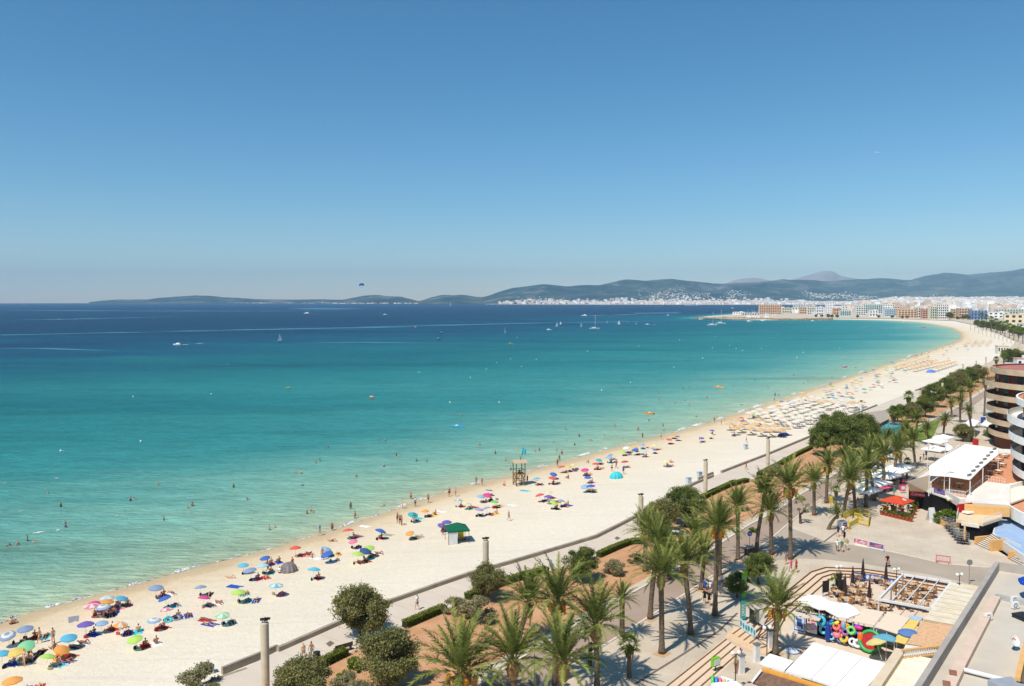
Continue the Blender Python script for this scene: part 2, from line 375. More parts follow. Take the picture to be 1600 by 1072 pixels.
for k in range(4):
    a = CT[k]; z1 = CZ[k]; z0 = CZ[k + 1] if k < 3 else CF
    for i in range(len(a)):
        j = (i + 1) % len(a)
        mb.quad((*a[i], z0),(*a[j], z0),(*a[j], z1),(*a[i], z1),1)
        if k < 3:
            b_ = CT[k + 1]; mb.quad((*a[i], z0),(*a[j], z0),(*b_[j], z0),(*b_[i], z0),0)
    q = shrink(a, -SG * 0.07) if k else a
    q2 = shrink(a, -SG * 0.09)
    for i in range(len(a)):
        j = (i + 1) % len(a); mb.quad((*a[i], z1 + .006),(*a[j], z1 + .006),(*q2[j], z1 + .006),(*q2[i], z1 + .006),1)
struct(mb, 'terrace_steps', [TREAD, NOSE])
struct(MB().flat(CT[3], CF), 'terrace_floor', mat('terrace_paving', srgb((214,194,170)),0.9, nscale=0.6, col2=srgb((226,206,184)), bump=0.1))
HL = [(330,1130),(420,1082),(500,1042),(540,1022),(632,980),(695,953),(760,922),(800,908),(855,893),(940,868),(985,849),(1006,849),(1050,813),(1100,778),(1140,759),(1170,752),(1215,728),(1268,700),(1310,682),(1370,660),(1420,640),(1470,615),(1500,600),(1528,585),(1560,566)]
struct(MB().flat(WLW[0:25] + W([(1528,580),(1500,594),(1470,610),(1420,633)]) + W(HL[:20])[::-1], GZ + .004), 'promenade', PROM)
SLOW = [(620,1120),(700,1072),(760,1040),(837,1000),(925,950),(978,921),(1022,896),(1060,874),(1100,856),(1125,838),(1165,813),(1210,791),(1245,768),(1280,748),(1340,712),(1400,682),(1450,655),(1497,632),(1534,608),(1556,590)]
struct(MB().flat(W(HL) + W(SLOW[::-1]), GZ + .008), 'garden_soil', SOIL)
PTH = [(x + 3, y + 12) if y > 850 else (x + 2, y + 6) for x, y in SLOW]
RU = [(660,1130),(745,1072),(842,1012),(930,959),(983,930),(1027,905),(1066,884),(1106,864),(1131,846),(1170,821),(1215,798),(1249,774),(1284,754),(1344,717),(1404,686),(1453,659),(1500,635),(1537,611),(1558,592)]
RLn = [(1572,592),(1548,614),(1512,640),(1460,672),(1400,708),(1340,745),(1300,768),(1262,795),(1228,822),(1205,842),(1150,880),(1110,902),(1085,919),(1010,967),(960,999),(860,1062),(790,1110)]
struct(MB().flat(W(RU) + W(RLn), GZ + .012), 'road', ROAD)
struct(MB().flat(W([(1205,842),(1228,822),(1290,846),(1335,852),(1400,864),(1475,881),(1545,887),(1620,893),(1620,935),(1525,914),(1466,900),(1400,889),(1345,880),(1290,874),(1240,872),(1190,878),(1150,880)]), GZ + .016), 'side_street', STREET)
def strip(line, w_, z0, z1, mb=None, mi=0, closed=False):
    mb = mb or MB(); P_ = [Vector(p) for p in line]; L_, R_ = [], []
    for i, p in enumerate(P_):
        d_ = (P_[min(i + 1, len(P_) - 1)] - P_[max(i - 1,0)]).normalized(); n_ = Vector((-d_.y, d_.x)) * w_ / 2
        L_.append(p + n_); R_.append(p - n_)
    for i in range(len(P_) - 1):
        a, b_, c, d_ = L_[i], L_[i + 1], R_[i + 1], R_[i]
        mb.quad((*a, z1),(*d_, z1),(*c, z1),(*b_, z1), mi)
        mb.quad((*a, z0),(*a, z1),(*b_, z1),(*b_, z0), mi); mb.quad((*d_, z0),(*c, z0),(*c, z1),(*d_, z1), mi)
        if i == 0: mb.quad((*a, z0),(*d_, z0),(*d_, z1),(*a, z1), mi)
        if i == len(P_) - 2: mb.quad((*b_, z0),(*b_, z1),(*c, z1),(*c, z0), mi)
    return mb
struct(strip(W(RU),0.28, GZ, GZ + .13), 'seaside_kerb', KERB)
struct(strip(W(RLn[5:]),0.22, GZ, GZ + .10), 'town_kerb', KERB)
struct(strip(W([(1335,852),(1400,864),(1475,881),(1545,887)]),0.2, GZ, GZ + .1), 'street_kerb', KERB)
DR = mat('drain_grating', srgb((120,104,92)),0.8)
struct(strip(W([(992,1069),(1060,1027),(1122,987),(1152,958)]),0.25, GZ + .004, GZ + .02), 'drain_channel', DR)
struct(strip(W([(1287,847),(1307,832)]),0.25, GZ + .004, GZ + .024), 'drain_channel_short', DR)
# low walls between promenade and sand
def lowwall(px, h, label, w_=0.4):
    mb = strip(W(px), w_, 0.6, GZ + h); return single(mb, 'low_wall', WALLM, label, 'wall')
lowwall([(434,1018),(525,978),(611,942),(690,914),(740,897),(800,880),(860,862),(930,841),(962,825),(997,807),(1045,777),(1085,757),(1114,745)], 0.45, 'long low concrete wall between sand and promenade, nearest the camera')
lowwall([(1127,739),(1197,712),(1266,683),(1295,668),(1330,650),(1370,634)], 0.45, 'low concrete wall between sand and promenade in front of the runner, beyond the gap')
lowwall([(1430,611),(1487,590),(1502,584)], 0.4, 'farther low concrete wall beside the three far columns')
lowwall([(347,1043),(390,1026),(433,1008)], 0.05, 'upper ramp wall on the sand left of the nearest tall column',0.3)
lowwall([(318,1068),(350,1056),(385,1044)], 0.05, 'lower ramp wall on the sand left of the nearest tall column',0.3)
lowwall([(1091,747),(1114,738)], 0.1, 'short ramp wall on the sand beside the column at the second gap',0.3)
# wide shallow steps by the market tents
def stair_lines(lines, name, zt):
    mb = MB()
    for (a, b_) in lines:
        strip(W([a, b_]),0.16, GZ + .004, GZ + .03, mb)
    return struct(mb, name, NOSE)
struct(MB().flat(W([(1030,1080),(1132,998),(1163,1016),(1090,1085)]), GZ + .0045), 'wide_steps', TREAD)
stair_lines([((1034,1079),(1135,999)),((1052,1079),(1142,1004)),((1071,1078),(1150,1010)),((1089,1078),(1160,1015))], 'wide_step_edges',0)
struct(MB().flat(W([(1132,996),(1148,980),(1215,1022),(1180,1022)]), GZ + .02), 'ramp', mat('ramp_render', srgb((226,190,152)),0.9))
stair_lines([((1145,991),(1200,950)),((1154,996),(1206,955)),((1162,1001),(1209,964)),((1171,1006),(1212,974))], 'upper_step_edges',0)
# paving joints of the promenade
mb = MB(); pj = W(WL[4:25]); ph = W(HL)
for k in range(60):
    t = k / 60; i = min(int(t * (len(pj) - 1)), len(pj) - 2); f = t * (len(pj) - 1) - i
    p = Vector(pj[i]).lerp(Vector(pj[i + 1]), f); dr = (Vector(pj[i + 1]) - Vector(pj[i])).normalized(); nn = Vector((dr.y, -dr.x))
    strip([p + nn * 0.3, p + nn * 8.5], 0.04, GZ + .005, GZ + .0065, mb)
struct(mb, 'promenade_joints', mat('joint', srgb((168,155,140)),0.9))

# ------------------------------------------------------------ hills
def hnoise(x, y, seed=0):
    v = np.zeros_like(x); a = 1.0; f = 1.0; tot = 0
    r_ = np.random.default_rng(seed)
    for k in range(6):
        for q in range(3):
            th = r_.uniform(0, math.pi); ph = r_.uniform(0,6.28); v = v + a * np.sin((x * math.cos(th) + y * math.sin(th)) * f + ph + 1.3 * np.sin(y * f * .7 + ph * 2))
        tot += a * 3; a *= 0.55; f *= 1.9
    return v / tot
HM = bpy.data.materials.new('hill_scrub'); HM.use_nodes = True; n, l = HM.node_tree.nodes, HM.node_tree.links; b = n['Principled BSDF']
tc = n.new('ShaderNodeTexCoord'); a1 = noise(n, l, tc.outputs['Object'], 0.0022,8,0.65,0.4); rp = ramp(n, [(0.36, srgb((26,50,48))),(0.50, srgb((50,74,62))),(0.58, srgb((90,98,86))),(0.70, srgb((136,130,120)))])
a2 = noise(n, l, tc.outputs['Object'], 0.012,6,0.7,0.3); l.new(mth(n, l, 'MULTIPLY_ADD', mth(n, l, 'SUBTRACT', a2.outputs['Fac'], 0.5),0.55, a1.outputs['Fac']), rp.inputs[0]); l.new(rp.outputs[0], b.inputs['Base Color']); b.inputs['Roughness'].default_value = 1.0; b.inputs['Specular IOR Level'].default_value = 0.0
RKM = mat('bare_rock', srgb((138,132,126)),1.0, nscale=0.002, col2=srgb((166,158,150)), spec=0)
def hills(name, prof, dfront, dr0, db0, base_y, m_, rough=0.12, power=1.3, seed=1):
    xs = np.arange(prof[0][0], prof[-1][0] + 1,2.5); ys = np.interp(xs, [p[0] for p in prof], [p[1] for p in prof])
    # smooth the joints of the profile
    ker = np.hanning(9); ker /= ker.sum(); ys = np.convolve(np.pad(ys, 4, 'edge'), ker, 'valid')
    ys = ys + 1.3 * hnoise(xs / 9, xs * 0, seed) * np.clip((472 - ys) / 8,0,1)
    nr = 46; V = []; nc = len(xs)
    for r_ in range(nr):
        t = r_ / (nr - 1)
        for i in range(nc):
            az = (xs[i] - 800) / FPX
            df = dfront(xs[i]); dridge = dr0(xs[i]) if callable(dr0) else dr0; dback = dridge + 1300 if callable(dr0) else db0; Y = df + (dridge - df) * (t / 0.7) if t <= 0.7 else dridge + (dback - dridge) * (t - .7) / .3
            H = CAMZ + (HORY - ys[i]) * dridge / FPX
            s = (t / 0.7) ** power if t <= 0.7 else math.cos((t - .7) / .3 * math.pi / 2)
            V.append((az * Y, Y, max(H, 4) * s, s, t))
    V = np.array(V); nz_ = 1.2 * (0.55 - np.abs(hnoise(V[:, 0] / 420, V[:, 1] / 900, seed + 5))) - 0.35 + 0.5 * hnoise(V[:, 0] / 160, V[:, 1] / 300, seed + 8)
    amp = np.clip(1 - np.abs(V[:, 3] - 0.5) * 2,0,1) * np.where(V[:, 4] <= .7,1,.4)
    V[:, 2] = V[:, 2] + nz_ * amp * rough * 1000 * np.clip(V[:, 2] / 300,0.05,1.2) + 0.5
    i = np.arange(nr - 1)[:, None] * nc + np.arange(nc - 1)[None]; i = i.ravel(); F = np.stack([i, i + 1, i + nc + 1, i + nc], 1)
    o = npmesh(name, V[:, :3], F, m_); o['kind'] = 'structure'; return o, V, nr, nc, xs
P_MAIN = [(655,471),(670,466),(690,461),(725,461),(746,464.5),(760,463),(780,456),(800,450),(848,444),(890,447),(935,445),(980,436.5),(1010,438.5),(1050,435.5),(1090,441),(1130,443.5),(1165,441.5),(1200,440),(1222,436),(1260,438),(1300,439),(1345,436),(1372,434.5),(1420,437.5),(1438,433),(1475,425.5),(1510,429.5),(1545,426),(1570,424),(1600,419),(1700,416),(1900,425),(2100,440)]
cf = lambda x: 9100 if x < 1250 else 8600
H1 = hills('main_hills', P_MAIN, lambda x: 9300.0, lambda x: float(np.interp(x, [1200,1450], [12000,15200])),0,475, HM, 0.24,1.25,3)
H2 = hills('headland_hills', [(520,471),(545,467),(570,461.5),(590,460.5),(612,463),(624,462.8),(640,467),(655,471)], lambda x: 10300.0,11500,12500,475, HM, 0.1,1.3,9)
H3 = hills('far_headland', [(140,472),(170,469),(190,468),(230,468),(252,465),(290,462.5),(330,462.5),(365,465),(400,467.5),(450,468.3),(500,467.6),(540,468.5),(600,471)], lambda x: 11500.0,12600,13600,475, HM, 0.06,1.0,12)
H4 = hills('distant_peaks', [(1130,444),(1150,437),(1175,434),(1200,438),(1230,438),(1258,431),(1280,425),(1290,423),(1300,424),(1312,431),(1345,436),(1400,444)], lambda x: 14000.0,15800,16400,475, RKM, 0.1,1.2,15)
# flat coast in front of the hills where the waterline curves
struct(MB().flat([tuple(AT(px, 474,9250)[:2]) for px in (640,760,900,1100,1300)] + [(9000,9250),(9000,9700),(-1300,9700)], 2.2), 'far_shore', mat('far_shore_ground', srgb((140,140,110)),1.0))
struct(MB().flat([tuple(AT(px, 474,11450)[:2]) for px in (135,300,520)] + [tuple(AT(660,474,10250)[:2]), tuple(AT(660,474,12000)[:2]), tuple(AT(135,474,12000)[:2])], 2.2), 'far_headland_shore', _M['far_shore_ground'])

# ------------------------------------------------------------ far towns
WHT = [srgb(c) for c in ((238,232,222),(226,214,198),(240,238,234),(214,196,176),(230,206,180),(205,200,196),(206,180,160))]
CB = mat('far_render', objcol=True, noise=0.02, rough=0.9, nscale=0.05)
CBA = mat('far_render_mixed', attr='col', noise=0.02, rough=0.9)
def block_mesh(kind):
    mb = MB()
    if kind == 0: mb.box(0,0,-3,1,1,1).box(0.1,0.1,1,1.18,.3,.3)
    if kind == 1: mb.box(0,0,-3,1,1,1).box(-0.2,0.2,1,1.5,.55,.5)
    if kind == 2: mb.box(0,0,-3,.8,1,1).prism([(-.5,-.5),(.5,-.5),(.5,.5),(-.5,.5)], .8,.84); mb.add([(-.55,-.55,.8),(.55,-.55,.8),(.55,.55,.8),(-.55,.55,.8),(-.4,0,1.05),(.4,0,1.05)], [(0,1,5,4),(1,2,5),(2,3,4,5),(3,0,4)], 1)
    return mb.mesh('town_block', [CB, mat('terracotta_roof', srgb((196,140,112)))])
BM = [block_mesh(k) for k in range(3)]
def hill_z(px, Y):
    # height of the ground of the main hills under a point
    o_, V, nr, nc, xs = H1
    c = int(round((px - xs[0]) / 2.5)); c = max(0, min(nc - 1, c)); col = V[np.arange(nr) * nc + c]
    return float(np.interp(Y, col[:, 1], col[:, 2], left=2, right=2))
town = []
def addb(px, Y, z, w_, h, dpt): town.append((px, Y, z, w_, h, dpt))
rr = random.Random(11)
def plain_z(px, Y): return 1.7 + max(0.0, Y - 4500) / 4900 * 66 * min(1.0, max(0.0,(px - 1335) / 60)) + (max(0.0, Y - 9000) / 600 * 14 if px < 1345 else 0)
for k in range(6500):            # flat town on the plain behind the beach row
    px = rr.uniform(1010,1660); Y = rr.uniform(3400,9300) if px > 1345 else (rr.uniform(8750,9600))
    if px > 1345 and rr.random() < 0.12: Y = rr.uniform(2300,3600)
    if px < 1400 and Y < 2500: continue
    if Y < 2100 + max(0,(1600 - px)) * 1.2 and px < 1600 and Y < 2300: continue
    w_ = rr.uniform(12,40); addb(px, Y, plain_z(px, Y), w_, rr.uniform(8,22) * (1.25 if rr.random() < .2 else 1), rr.uniform(14,30))
for k in range(900):             # coast town below the hills
    px = 780 + 480 * rr.random() ** 0.8; Y = 9330 + abs(rr.gauss(0,260)); addb(px, Y, hill_z(px, Y), rr.uniform(14,44), rr.uniform(8,24), rr.uniform(14,26))
for cx_, cy_, n_, sx_, sy_ in ((830,9900,90,14,160),(900,9800,70,20,150),(1050,10250,150,26,260),(1100,10200,70,16,300),(1150,10500,60,10,300),(1280,10600,110,14,180),(1320,10700,110,18,200),(1350,10500,60,16,200),(1460,10900,16,12,150),(1520,10000,50,18,150)):
    for k in range(n_):
        px = rr.gauss(cx_, sx_); Y = rr.gauss(cy_, sy_); addb(px, Y, hill_z(px, Y), rr.uniform(6,17), rr.uniform(4,8), rr.uniform(7,12))
for k in range(260):
    px = rr.uniform(300,760); Y = (11600 if px < 520 else 10380) + abs(rr.gauss(0,70)); addb(px, Y, 3 if px < 655 else hill_z(px, 9500), rr.uniform(12,34), rr.uniform(6,14),16)
for k in range(46):
    px = rr.uniform(1222,1286); Y = rr.uniform(2300,3300) if px < 1262 else rr.uniform(2050,3200); addb(px, Y, 1.6, rr.uniform(9,20), rr.uniform(5,13), rr.uniform(9,16))
for k in range(150):
    px = rr.uniform(1306,1600); Y = rr.uniform(2450,3200); addb(px, Y, 1.6, rr.uniform(12,26), rr.uniform(7,17), rr.uniform(10,20))
pv_, pf_ = [], []
PXS = list(range(1335,1760,17)); YS_ = [4500,5500,6500,7500,8500,9450]
for Y in YS_:
    for px in PXS: q = AT(px, 474, Y); pv_.append((q.x, Y, plain_z(px, Y) + .2))
for i in range(len(YS_) - 1):
    for j in range(len(PXS) - 1): a = i * len(PXS) + j; pf_.append((a, a + 1, a + 1 + len(PXS), a + len(PXS)))
o = npmesh('rising_plain', np.array(pv_), np.array(pf_), _M['far_shore_ground']); o['kind'] = 'structure'
town.sort(key=lambda t: -(t[3] * t[4]) / t[1] ** 2)
proto_b = [bpy.data.objects.new('town_house', BM[k]) for k in range(3)]
near_t, far_t = town[:285], town[285:]
sides = [(1010,1260, 'at the foot of the hills beyond the bay'),(1260,1400, 'in the far town behind the white hotels'),(1400,1500, 'in the far town above the beach curve'),(1500,1570, 'in the far town above the palm avenue'),(1570,1700, 'in the far town at the right edge')]
for i, (px, Y, z, w_, h, dp) in enumerate(near_t):
    k = rr.choice((0,0,0,1,1,2)); o = proto_b[k].copy(); COL.objects.link(o); p = AT(px, 474, Y)
    o.location = (p.x, Y, z); o.scale = (w_, dp, h); o.rotation_euler = (0,0, rr.uniform(-.5,.5)); cc = rr.choice(WHT[:6] + WHT); o.color = (*cc, 1)
    wh = 'behind the marina peninsula' if (px < 1300 and Y < 4000) else 'close behind the seafront hotels' if Y < 3100 else next((s[2] for s in sides if s[0] <= px < s[1]), 'along the far shore')
    cn = ['white', 'cream', 'bright white', 'tan', 'peach', 'grey', 'brick coloured'][WHT.index(cc)]
    ty = ['flat roofed', 'stepped flat roofed', 'red roofed'][k]
    tag(o, f'tiny {cn} {ty} building {wh}', 'building', f'{cn} {ty} blocks {wh}')
fv, ff, fc = [], [], []
for (px, Y, z, w_, h, dp) in far_t:
    p = AT(px, 474, Y); a = rr.uniform(-.5,.5); c, s = math.cos(a), math.sin(a); o_ = len(fv); q = rr.choice(WHT); u = rr.uniform(.8,1.05)
    for zz in (z - 8, z + h):
        for (i, j) in ((-1,-1),(1,-1),(1,1),(-1,1)):
            x, y = i * w_ / 2, j * dp / 2; fv.append((p.x + x * c - y * s, Y + x * s + y * c, zz)); fc.append([v * u for v in q])
    ff += [(o_ + 4, o_ + 5, o_ + 6, o_ + 7),(o_, o_ + 1, o_ + 5, o_ + 4),(o_ + 1, o_ + 2, o_ + 6, o_ + 5),(o_ + 2, o_ + 3, o_ + 7, o_ + 6),(o_ + 3, o_, o_ + 4, o_ + 7)]
o = npmesh('distant_town', np.array(fv), np.array(ff), CBA, {'col': np.array(fc)}, smooth=False); tag(o, 'countless tiny pale buildings of the far town and hillside', None, None, 'stuff')
# ------------------------------------------------------------ plants
def leaf_mat(name, dark, light, trans=0.25):
    m = bpy.data.materials.new(name); m.use_nodes = True; n, l = m.node_tree.nodes, m.node_tree.links; b = n['Principled BSDF']
    at = n.new('ShaderNodeAttribute'); at.attribute_name = 'leaf'
    rp = ramp(n, [(0.0, dark),(1.0, light)]); l.new(at.outputs['Fac'], rp.inputs[0]); l.new(rp.outputs[0], b.inputs['Base Color'])
    b.inputs['Roughness'].default_value = 0.7; b.inputs['Specular IOR Level'].default_value = 0.08
    tr = n.new('ShaderNodeBsdfTranslucent'); l.new(rp.outputs[0], tr.inputs[0]); ms = n.new('ShaderNodeMixShader'); ms.inputs[0].default_value = trans
    l.new(b.outputs[0], ms.inputs[1]); l.new(tr.outputs[0], ms.inputs[2]); l.new(ms.outputs[0], n['Material Output'].inputs['Surface']); return m
PALM_L = leaf_mat('palm_leaf', srgb((44,68,28)), srgb((168,172,90)))
FAN_L = leaf_mat('fan_palm_leaf', srgb((50,78,26)), srgb((140,158,62)))
OLV_L = leaf_mat('tamarisk_leaf', srgb((76,80,40)), srgb((166,160,102)))
DRK_L = leaf_mat('dark_leaf', srgb((50,70,28)), srgb((142,150,80)))
GRY_L = leaf_mat('grey_shrub_leaf', srgb((112,108,74)), srgb((176,168,126)))
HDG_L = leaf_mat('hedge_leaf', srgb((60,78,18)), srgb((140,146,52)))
BRT_L = leaf_mat('bright_leaf', srgb((60,92,24)), srgb((140,160,58)))
BARK = mat('palm_bark', srgb((92,76,60)),0.95, nscale=3, col2=srgb((134,116,96)), bump=0.8, bscale=18)
WOODB = mat('tree_bark', srgb((78,64,50)),0.95, nscale=3, col2=srgb((108,90,72)), bump=0.5)
DEAD = mat('dry_frond_base', srgb((128,98,62)),0.95, nscale=5, col2=srgb((160,130,88)), bump=0.8, bscale=15)
FRUIT = mat('date_fruit', srgb((214,150,40)),0.7, nscale=6, col2=srgb((190,120,30)), bump=0.8, bscale=12)
def leafobj(name, V, F, vals, m):
    me = bpy.data.meshes.new(name); V = np.asarray(V, np.float32); F = np.asarray(F, np.int32)
    me.vertices.add(len(V)); me.vertices.foreach_set('co', V.ravel()); me.loops.add(F.size); me.loops.foreach_set('vertex_index', F.ravel())
    me.polygons.add(len(F)); me.polygons.foreach_set('loop_start', np.arange(0, F.size, F.shape[1], dtype=np.int32)); me.update(calc_edges=True)
    a = me.attributes.new('leaf', 'FLOAT', 'POINT'); a.data.foreach_set('value', np.asarray(vals, np.float32)); me.materials.append(m)
    o = bpy.data.objects.new(name, me); COL.objects.link(o); return o
def palm_crown(seed, nf=50, L=3.5, wind=(0.5,0.25), up=1.0):
    r = random.Random(seed); V, F, C = [], [], []
    for k in range(nf):
        az = k * 2.39996 + r.uniform(-.25,.25); t0 = k / nf
        el = R(86 - 84 * t0 ** 1.05 * up + r.uniform(-8,8)); ln = L * r.uniform(0.8,1.08) * (1 - 0.12 * t0)
        droop = R(r.uniform(50,85) if t0 > .6 else r.uniform(32,62) if t0 > .2 else r.uniform(18,40)); p = Vector((0.12 * math.cos(az),0.12 * math.sin(az),0.0)); n_ = 13
        tone = r.uniform(0.1,1.0) * (0.75 if t0 > .8 else 1); pts = [p.copy()]; ds = []
        for i in range(n_):
            s = i / n_; e = el - droop * s ** 1.5
            d = Vector((math.cos(az) * math.cos(e) + wind[0] * .35 * s, math.sin(az) * math.cos(e) + wind[1] * .35 * s, math.sin(e))).normalized()
            ds.append(d); p = p + d * ln / n_; pts.append(p.copy())
        for i in range(n_):
            d = ds[i]; side = d.cross(Vector((0,0,1)));
            if side.length < .1: side = Vector((-math.sin(az), math.cos(az),0))
            side.normalize(); upv = side.cross(d).normalized(); s = (i + .5) / n_
            w_ = 0.022 * (1 - s) + 0.006; o = len(V); a, b_ = pts[i], pts[i + 1]
            V += [a - side * w_, a + side * w_, b_ + side * w_, b_ - side * w_]; F.append((o, o + 1, o + 2, o + 3)); C += [tone * .8 + .2] * 4
            ll = (0.13 + 0.30 * math.sin(math.pi * min(1, s * 0.9 + 0.12))) * L / 3.5
            if s < 0.12: continue
            for j in (0.15,0.5,0.85):
                base = a.lerp(b_, j)
                for sg in (-1,1):
                    tip = base + (side * sg * 0.62 + d * 0.85 + upv * r.uniform(.05,.5) - Vector((0,0, r.uniform(0.05,.55)))).normalized() * ll * r.uniform(.85,1.1)
                    o = len(V); hw = d * 0.042; V += [base - hw, base + hw, tip + hw * .2, tip - hw * .2]; F.append((o, o + 1, o + 2, o + 3)); q = min(1, max(0, tone + r.uniform(-.18,.18))); C += [q * .8, q * .8, q, q]
    return V, F, C
def make_palm(seed, lean=0.1, fruit=False, h=1.0):
    root = thing('palm_tree', '', 'palm tree'); r = random.Random(seed)
    V, F, C = palm_crown(seed); tr = MB(); ax = r.uniform(0,6.28)
    pts = [Vector((math.cos(ax) * lean * (z / 10) ** 1.6 * 4, math.sin(ax) * lean * (z / 10) ** 1.6 * 4, z)) for z in np.linspace(0,10,22)]
    top = pts[-1]
    tr.tube([p for p in pts], [0.36 - .10 * min(1, i / 4) + (0.012 if i % 2 else -0.012) for i in range(22)], 10)
    t = tr.build('trunk', BARK, root, smooth=True)
    c = leafobj('crown', [Vector(v) + Vector((0,0,0.35)) for v in V], F, C, PALM_L); c.parent = root; c.location = top
    mb = MB(); mb.lathe([(0.2,-0.9),(.34,-.7),(.40,-.35),(.36,0.05),(.22,.35),(.05,.5)], (0,0,0),10)
    for k in range(26):
        a = k * 2.4; z = -.75 + .045 * k; d = Vector((math.cos(a), math.sin(a),.45)); mb.tube([d * .3 + Vector((0,0, z)), d * (.5) + Vector((0,0, z + .12))], [.06,.03], 4)
    b = mb.build('frond_stubs', DEAD, root, smooth=False); b.location = top
    if fruit:
        for k in range(6):
            mb = MB(); a = k * 1.05 + .2; rr_ = r.uniform(.45,.75); px_, py_ = math.cos(a) * rr_, math.sin(a) * rr_
            for q in range(8): mb.ball((px_ + r.uniform(-.06,.06), py_ + r.uniform(-.06,.06),.1 - .09 * q),.15 - .010 * q, 0,6)
            f = mb.build('fruit_cluster', FRUIT, root); f.location = top + Vector((0,0,.15))
    return root
def fan_crown(seed, nl=30, rad=0.95):
    r = random.Random(seed); V, F, C = [], [], []
    for k in range(nl):
        az = k * 2.4; t0 = k / nl; el = R(80 - 120 * t0); d = Vector((math.cos(az) * math.cos(el), math.sin(az) * math.cos(el), math.sin(el))); c = d * r.uniform(.75,1.0)
        side = d.cross(Vector((0,0,1)));
        if side.length < .1: side = Vector((1,0,0))
        side.normalize(); tone = r.uniform(.2,.95)
        if t0 > .8: tone *= .5
        o = len(V); w_ = .015; V += [-side * w_, side * w_, c + side * w_, c - side * w_]; F.append((o, o + 1, o + 2, o + 3)); C += [tone] * 4
        for q in range(13):
            a = R(-100 + 200 * q / 12); e = (d * math.cos(a) + side * math.sin(a)).normalized(); tip = c + e * rad * (1 - .25 * abs(q - 6) / 6) * r.uniform(.8,1) - Vector((0,0,.12 + .25 * r.random())); sw = e.cross(d.cross(side)).normalized() * .055
            mid = c + (tip - c) * .5; o = len(V); V += [c, mid - sw, tip, mid + sw]; F.append((o, o + 1, o + 2, o + 3)); C += [tone * .7, tone, min(1, tone * 1.2), tone]
    return V, F, C
def make_fan_palm(seed):
    root = thing('fan_palm', '', 'palm tree'); V, F, C = fan_crown(seed)
    MB().tube([(0,0, z) for z in np.linspace(0,4,12)], [0.30 - .08 * i / 11 + (.02 if i % 2 else 0) for i in range(12)], 10).build('trunk', BARK, root, smooth=True)
    c = leafobj('crown', V, F, C, FAN_L); c.parent = root; c.location = (0,0,4.15)
    mb = MB(); r = random.Random(seed)
    for k in range(30):
        a = k * 2.4; z0 = 4.0 - .02 * k; mb.tube([(math.cos(a) * .2, math.sin(a) * .2, z0),(math.cos(a) * .5, math.sin(a) * .5, z0 - .35),(math.cos(a) * .42, math.sin(a) * .42, z0 - 1.0 - .4 * r.random())], [.04,.1,.02], 4)
    mb.build('dry_skirt', DEAD, root); return root
def tree_crown(seed, lm, W_=4.0, H_=3.2, n=7000, leaf=0.16, clumps=26, droop=0.0, base=1.4, flat=1.0):
    r = np.random.default_rng(seed); cs = []
    for k in range(clumps):
        a = r.uniform(0,6.28); q = math.sqrt(r.uniform(0,1)); z = r.uniform(0,1); env = math.sqrt(max(0.05,1 - (2 * z - .9) ** 2 * .9))
        cs.append((math.cos(a) * q * W_ / 2 * .95 * env, math.sin(a) * q * W_ / 2 * .95 * env, base + z * H_ * .85, r.uniform(.07,.20) * W_))
    cs = np.array(cs); idx = r.integers(0, clumps, n); c = cs[idx]; d = r.normal(size=(n, 3)); d /= np.linalg.norm(d, axis=1)[:, None]
    rad = c[:, 3] * r.uniform(.1,1.0, n) ** .5 * (1 + .22 * r.normal(size=n)); P = c[:, :3] + d * rad[:, None] * np.array([1,1,.75 * flat]); P[:, 2] -= droop * r.uniform(0,1, n) ** 2 * .5
    P[:, 2] = np.maximum(P[:, 2], base * .55)
    a_ = r.normal(size=(n, 3)); a_[:, 2] -= droop * 1.5; a_ /= np.linalg.norm(a_, axis=1)[:, None]; b_ = np.cross(a_, r.normal(size=(n, 3))); b_ /= np.linalg.norm(b_, axis=1)[:, None]
    s = leaf * r.uniform(.6,1.3, n)[:, None]; V = np.stack([P - a_ * s, P + b_ * s * .45, P + a_ * s, P - b_ * s * .45], 1).reshape(-1,3); F = np.arange(4 * n).reshape(-1,4)
    tone = np.clip(r.uniform(0,1, clumps)[idx] * .5 + r.uniform(0,.6, n),0,1); return V, F, np.repeat(tone, 4), cs
def make_tree(name, seed, lm, cat='tree', **kw):
    root = thing(name, '', cat); V, F, C, cs = tree_crown(seed, lm, **kw); base = kw.get('base',1.4)
    o = leafobj('crown', V, F, C, lm); o.parent = root
    mb = MB(); r = random.Random(seed); fork = Vector((r.uniform(-.2,.2), r.uniform(-.2,.2), base * .75)); mb.tube([(0,0,-.1), fork * .5, fork], [.22,.17,.15], 8)
    for k in range(0, len(cs),3):
        c = Vector(cs[k][:3]); mid = fork.lerp(c, .5) + Vector((0,0,-.15)); mb.tube([fork, mid, c], [.10,.06,.02], 5)
    mb.build('trunk', WOODB, root); return root
def make_shrub(name, seed, lm, W_=2.4, H_=1.2, n=2600, leaf=.11, clumps=16):
    r = np.random.default_rng(seed); V, F, C, cs = tree_crown(seed, lm, W_=W_, H_=H_, n=n, leaf=leaf, clumps=clumps, base=.15, flat=.8)
    V[:, 2] = np.maximum(V[:, 2], .02); o = leafobj(name, V, F, C, lm); tag(o, '', 'shrub'); return o
PALMS = [make_palm(s, ln_, fr) for s, ln_, fr in ((1,.10, True),(2,.22, False),(3,.04, False),(4,.14, True),(5,.3, False))]
FANS = [make_fan_palm(21), make_fan_palm(22)]
for p in PALMS + FANS: setkids(p)
USED = {}
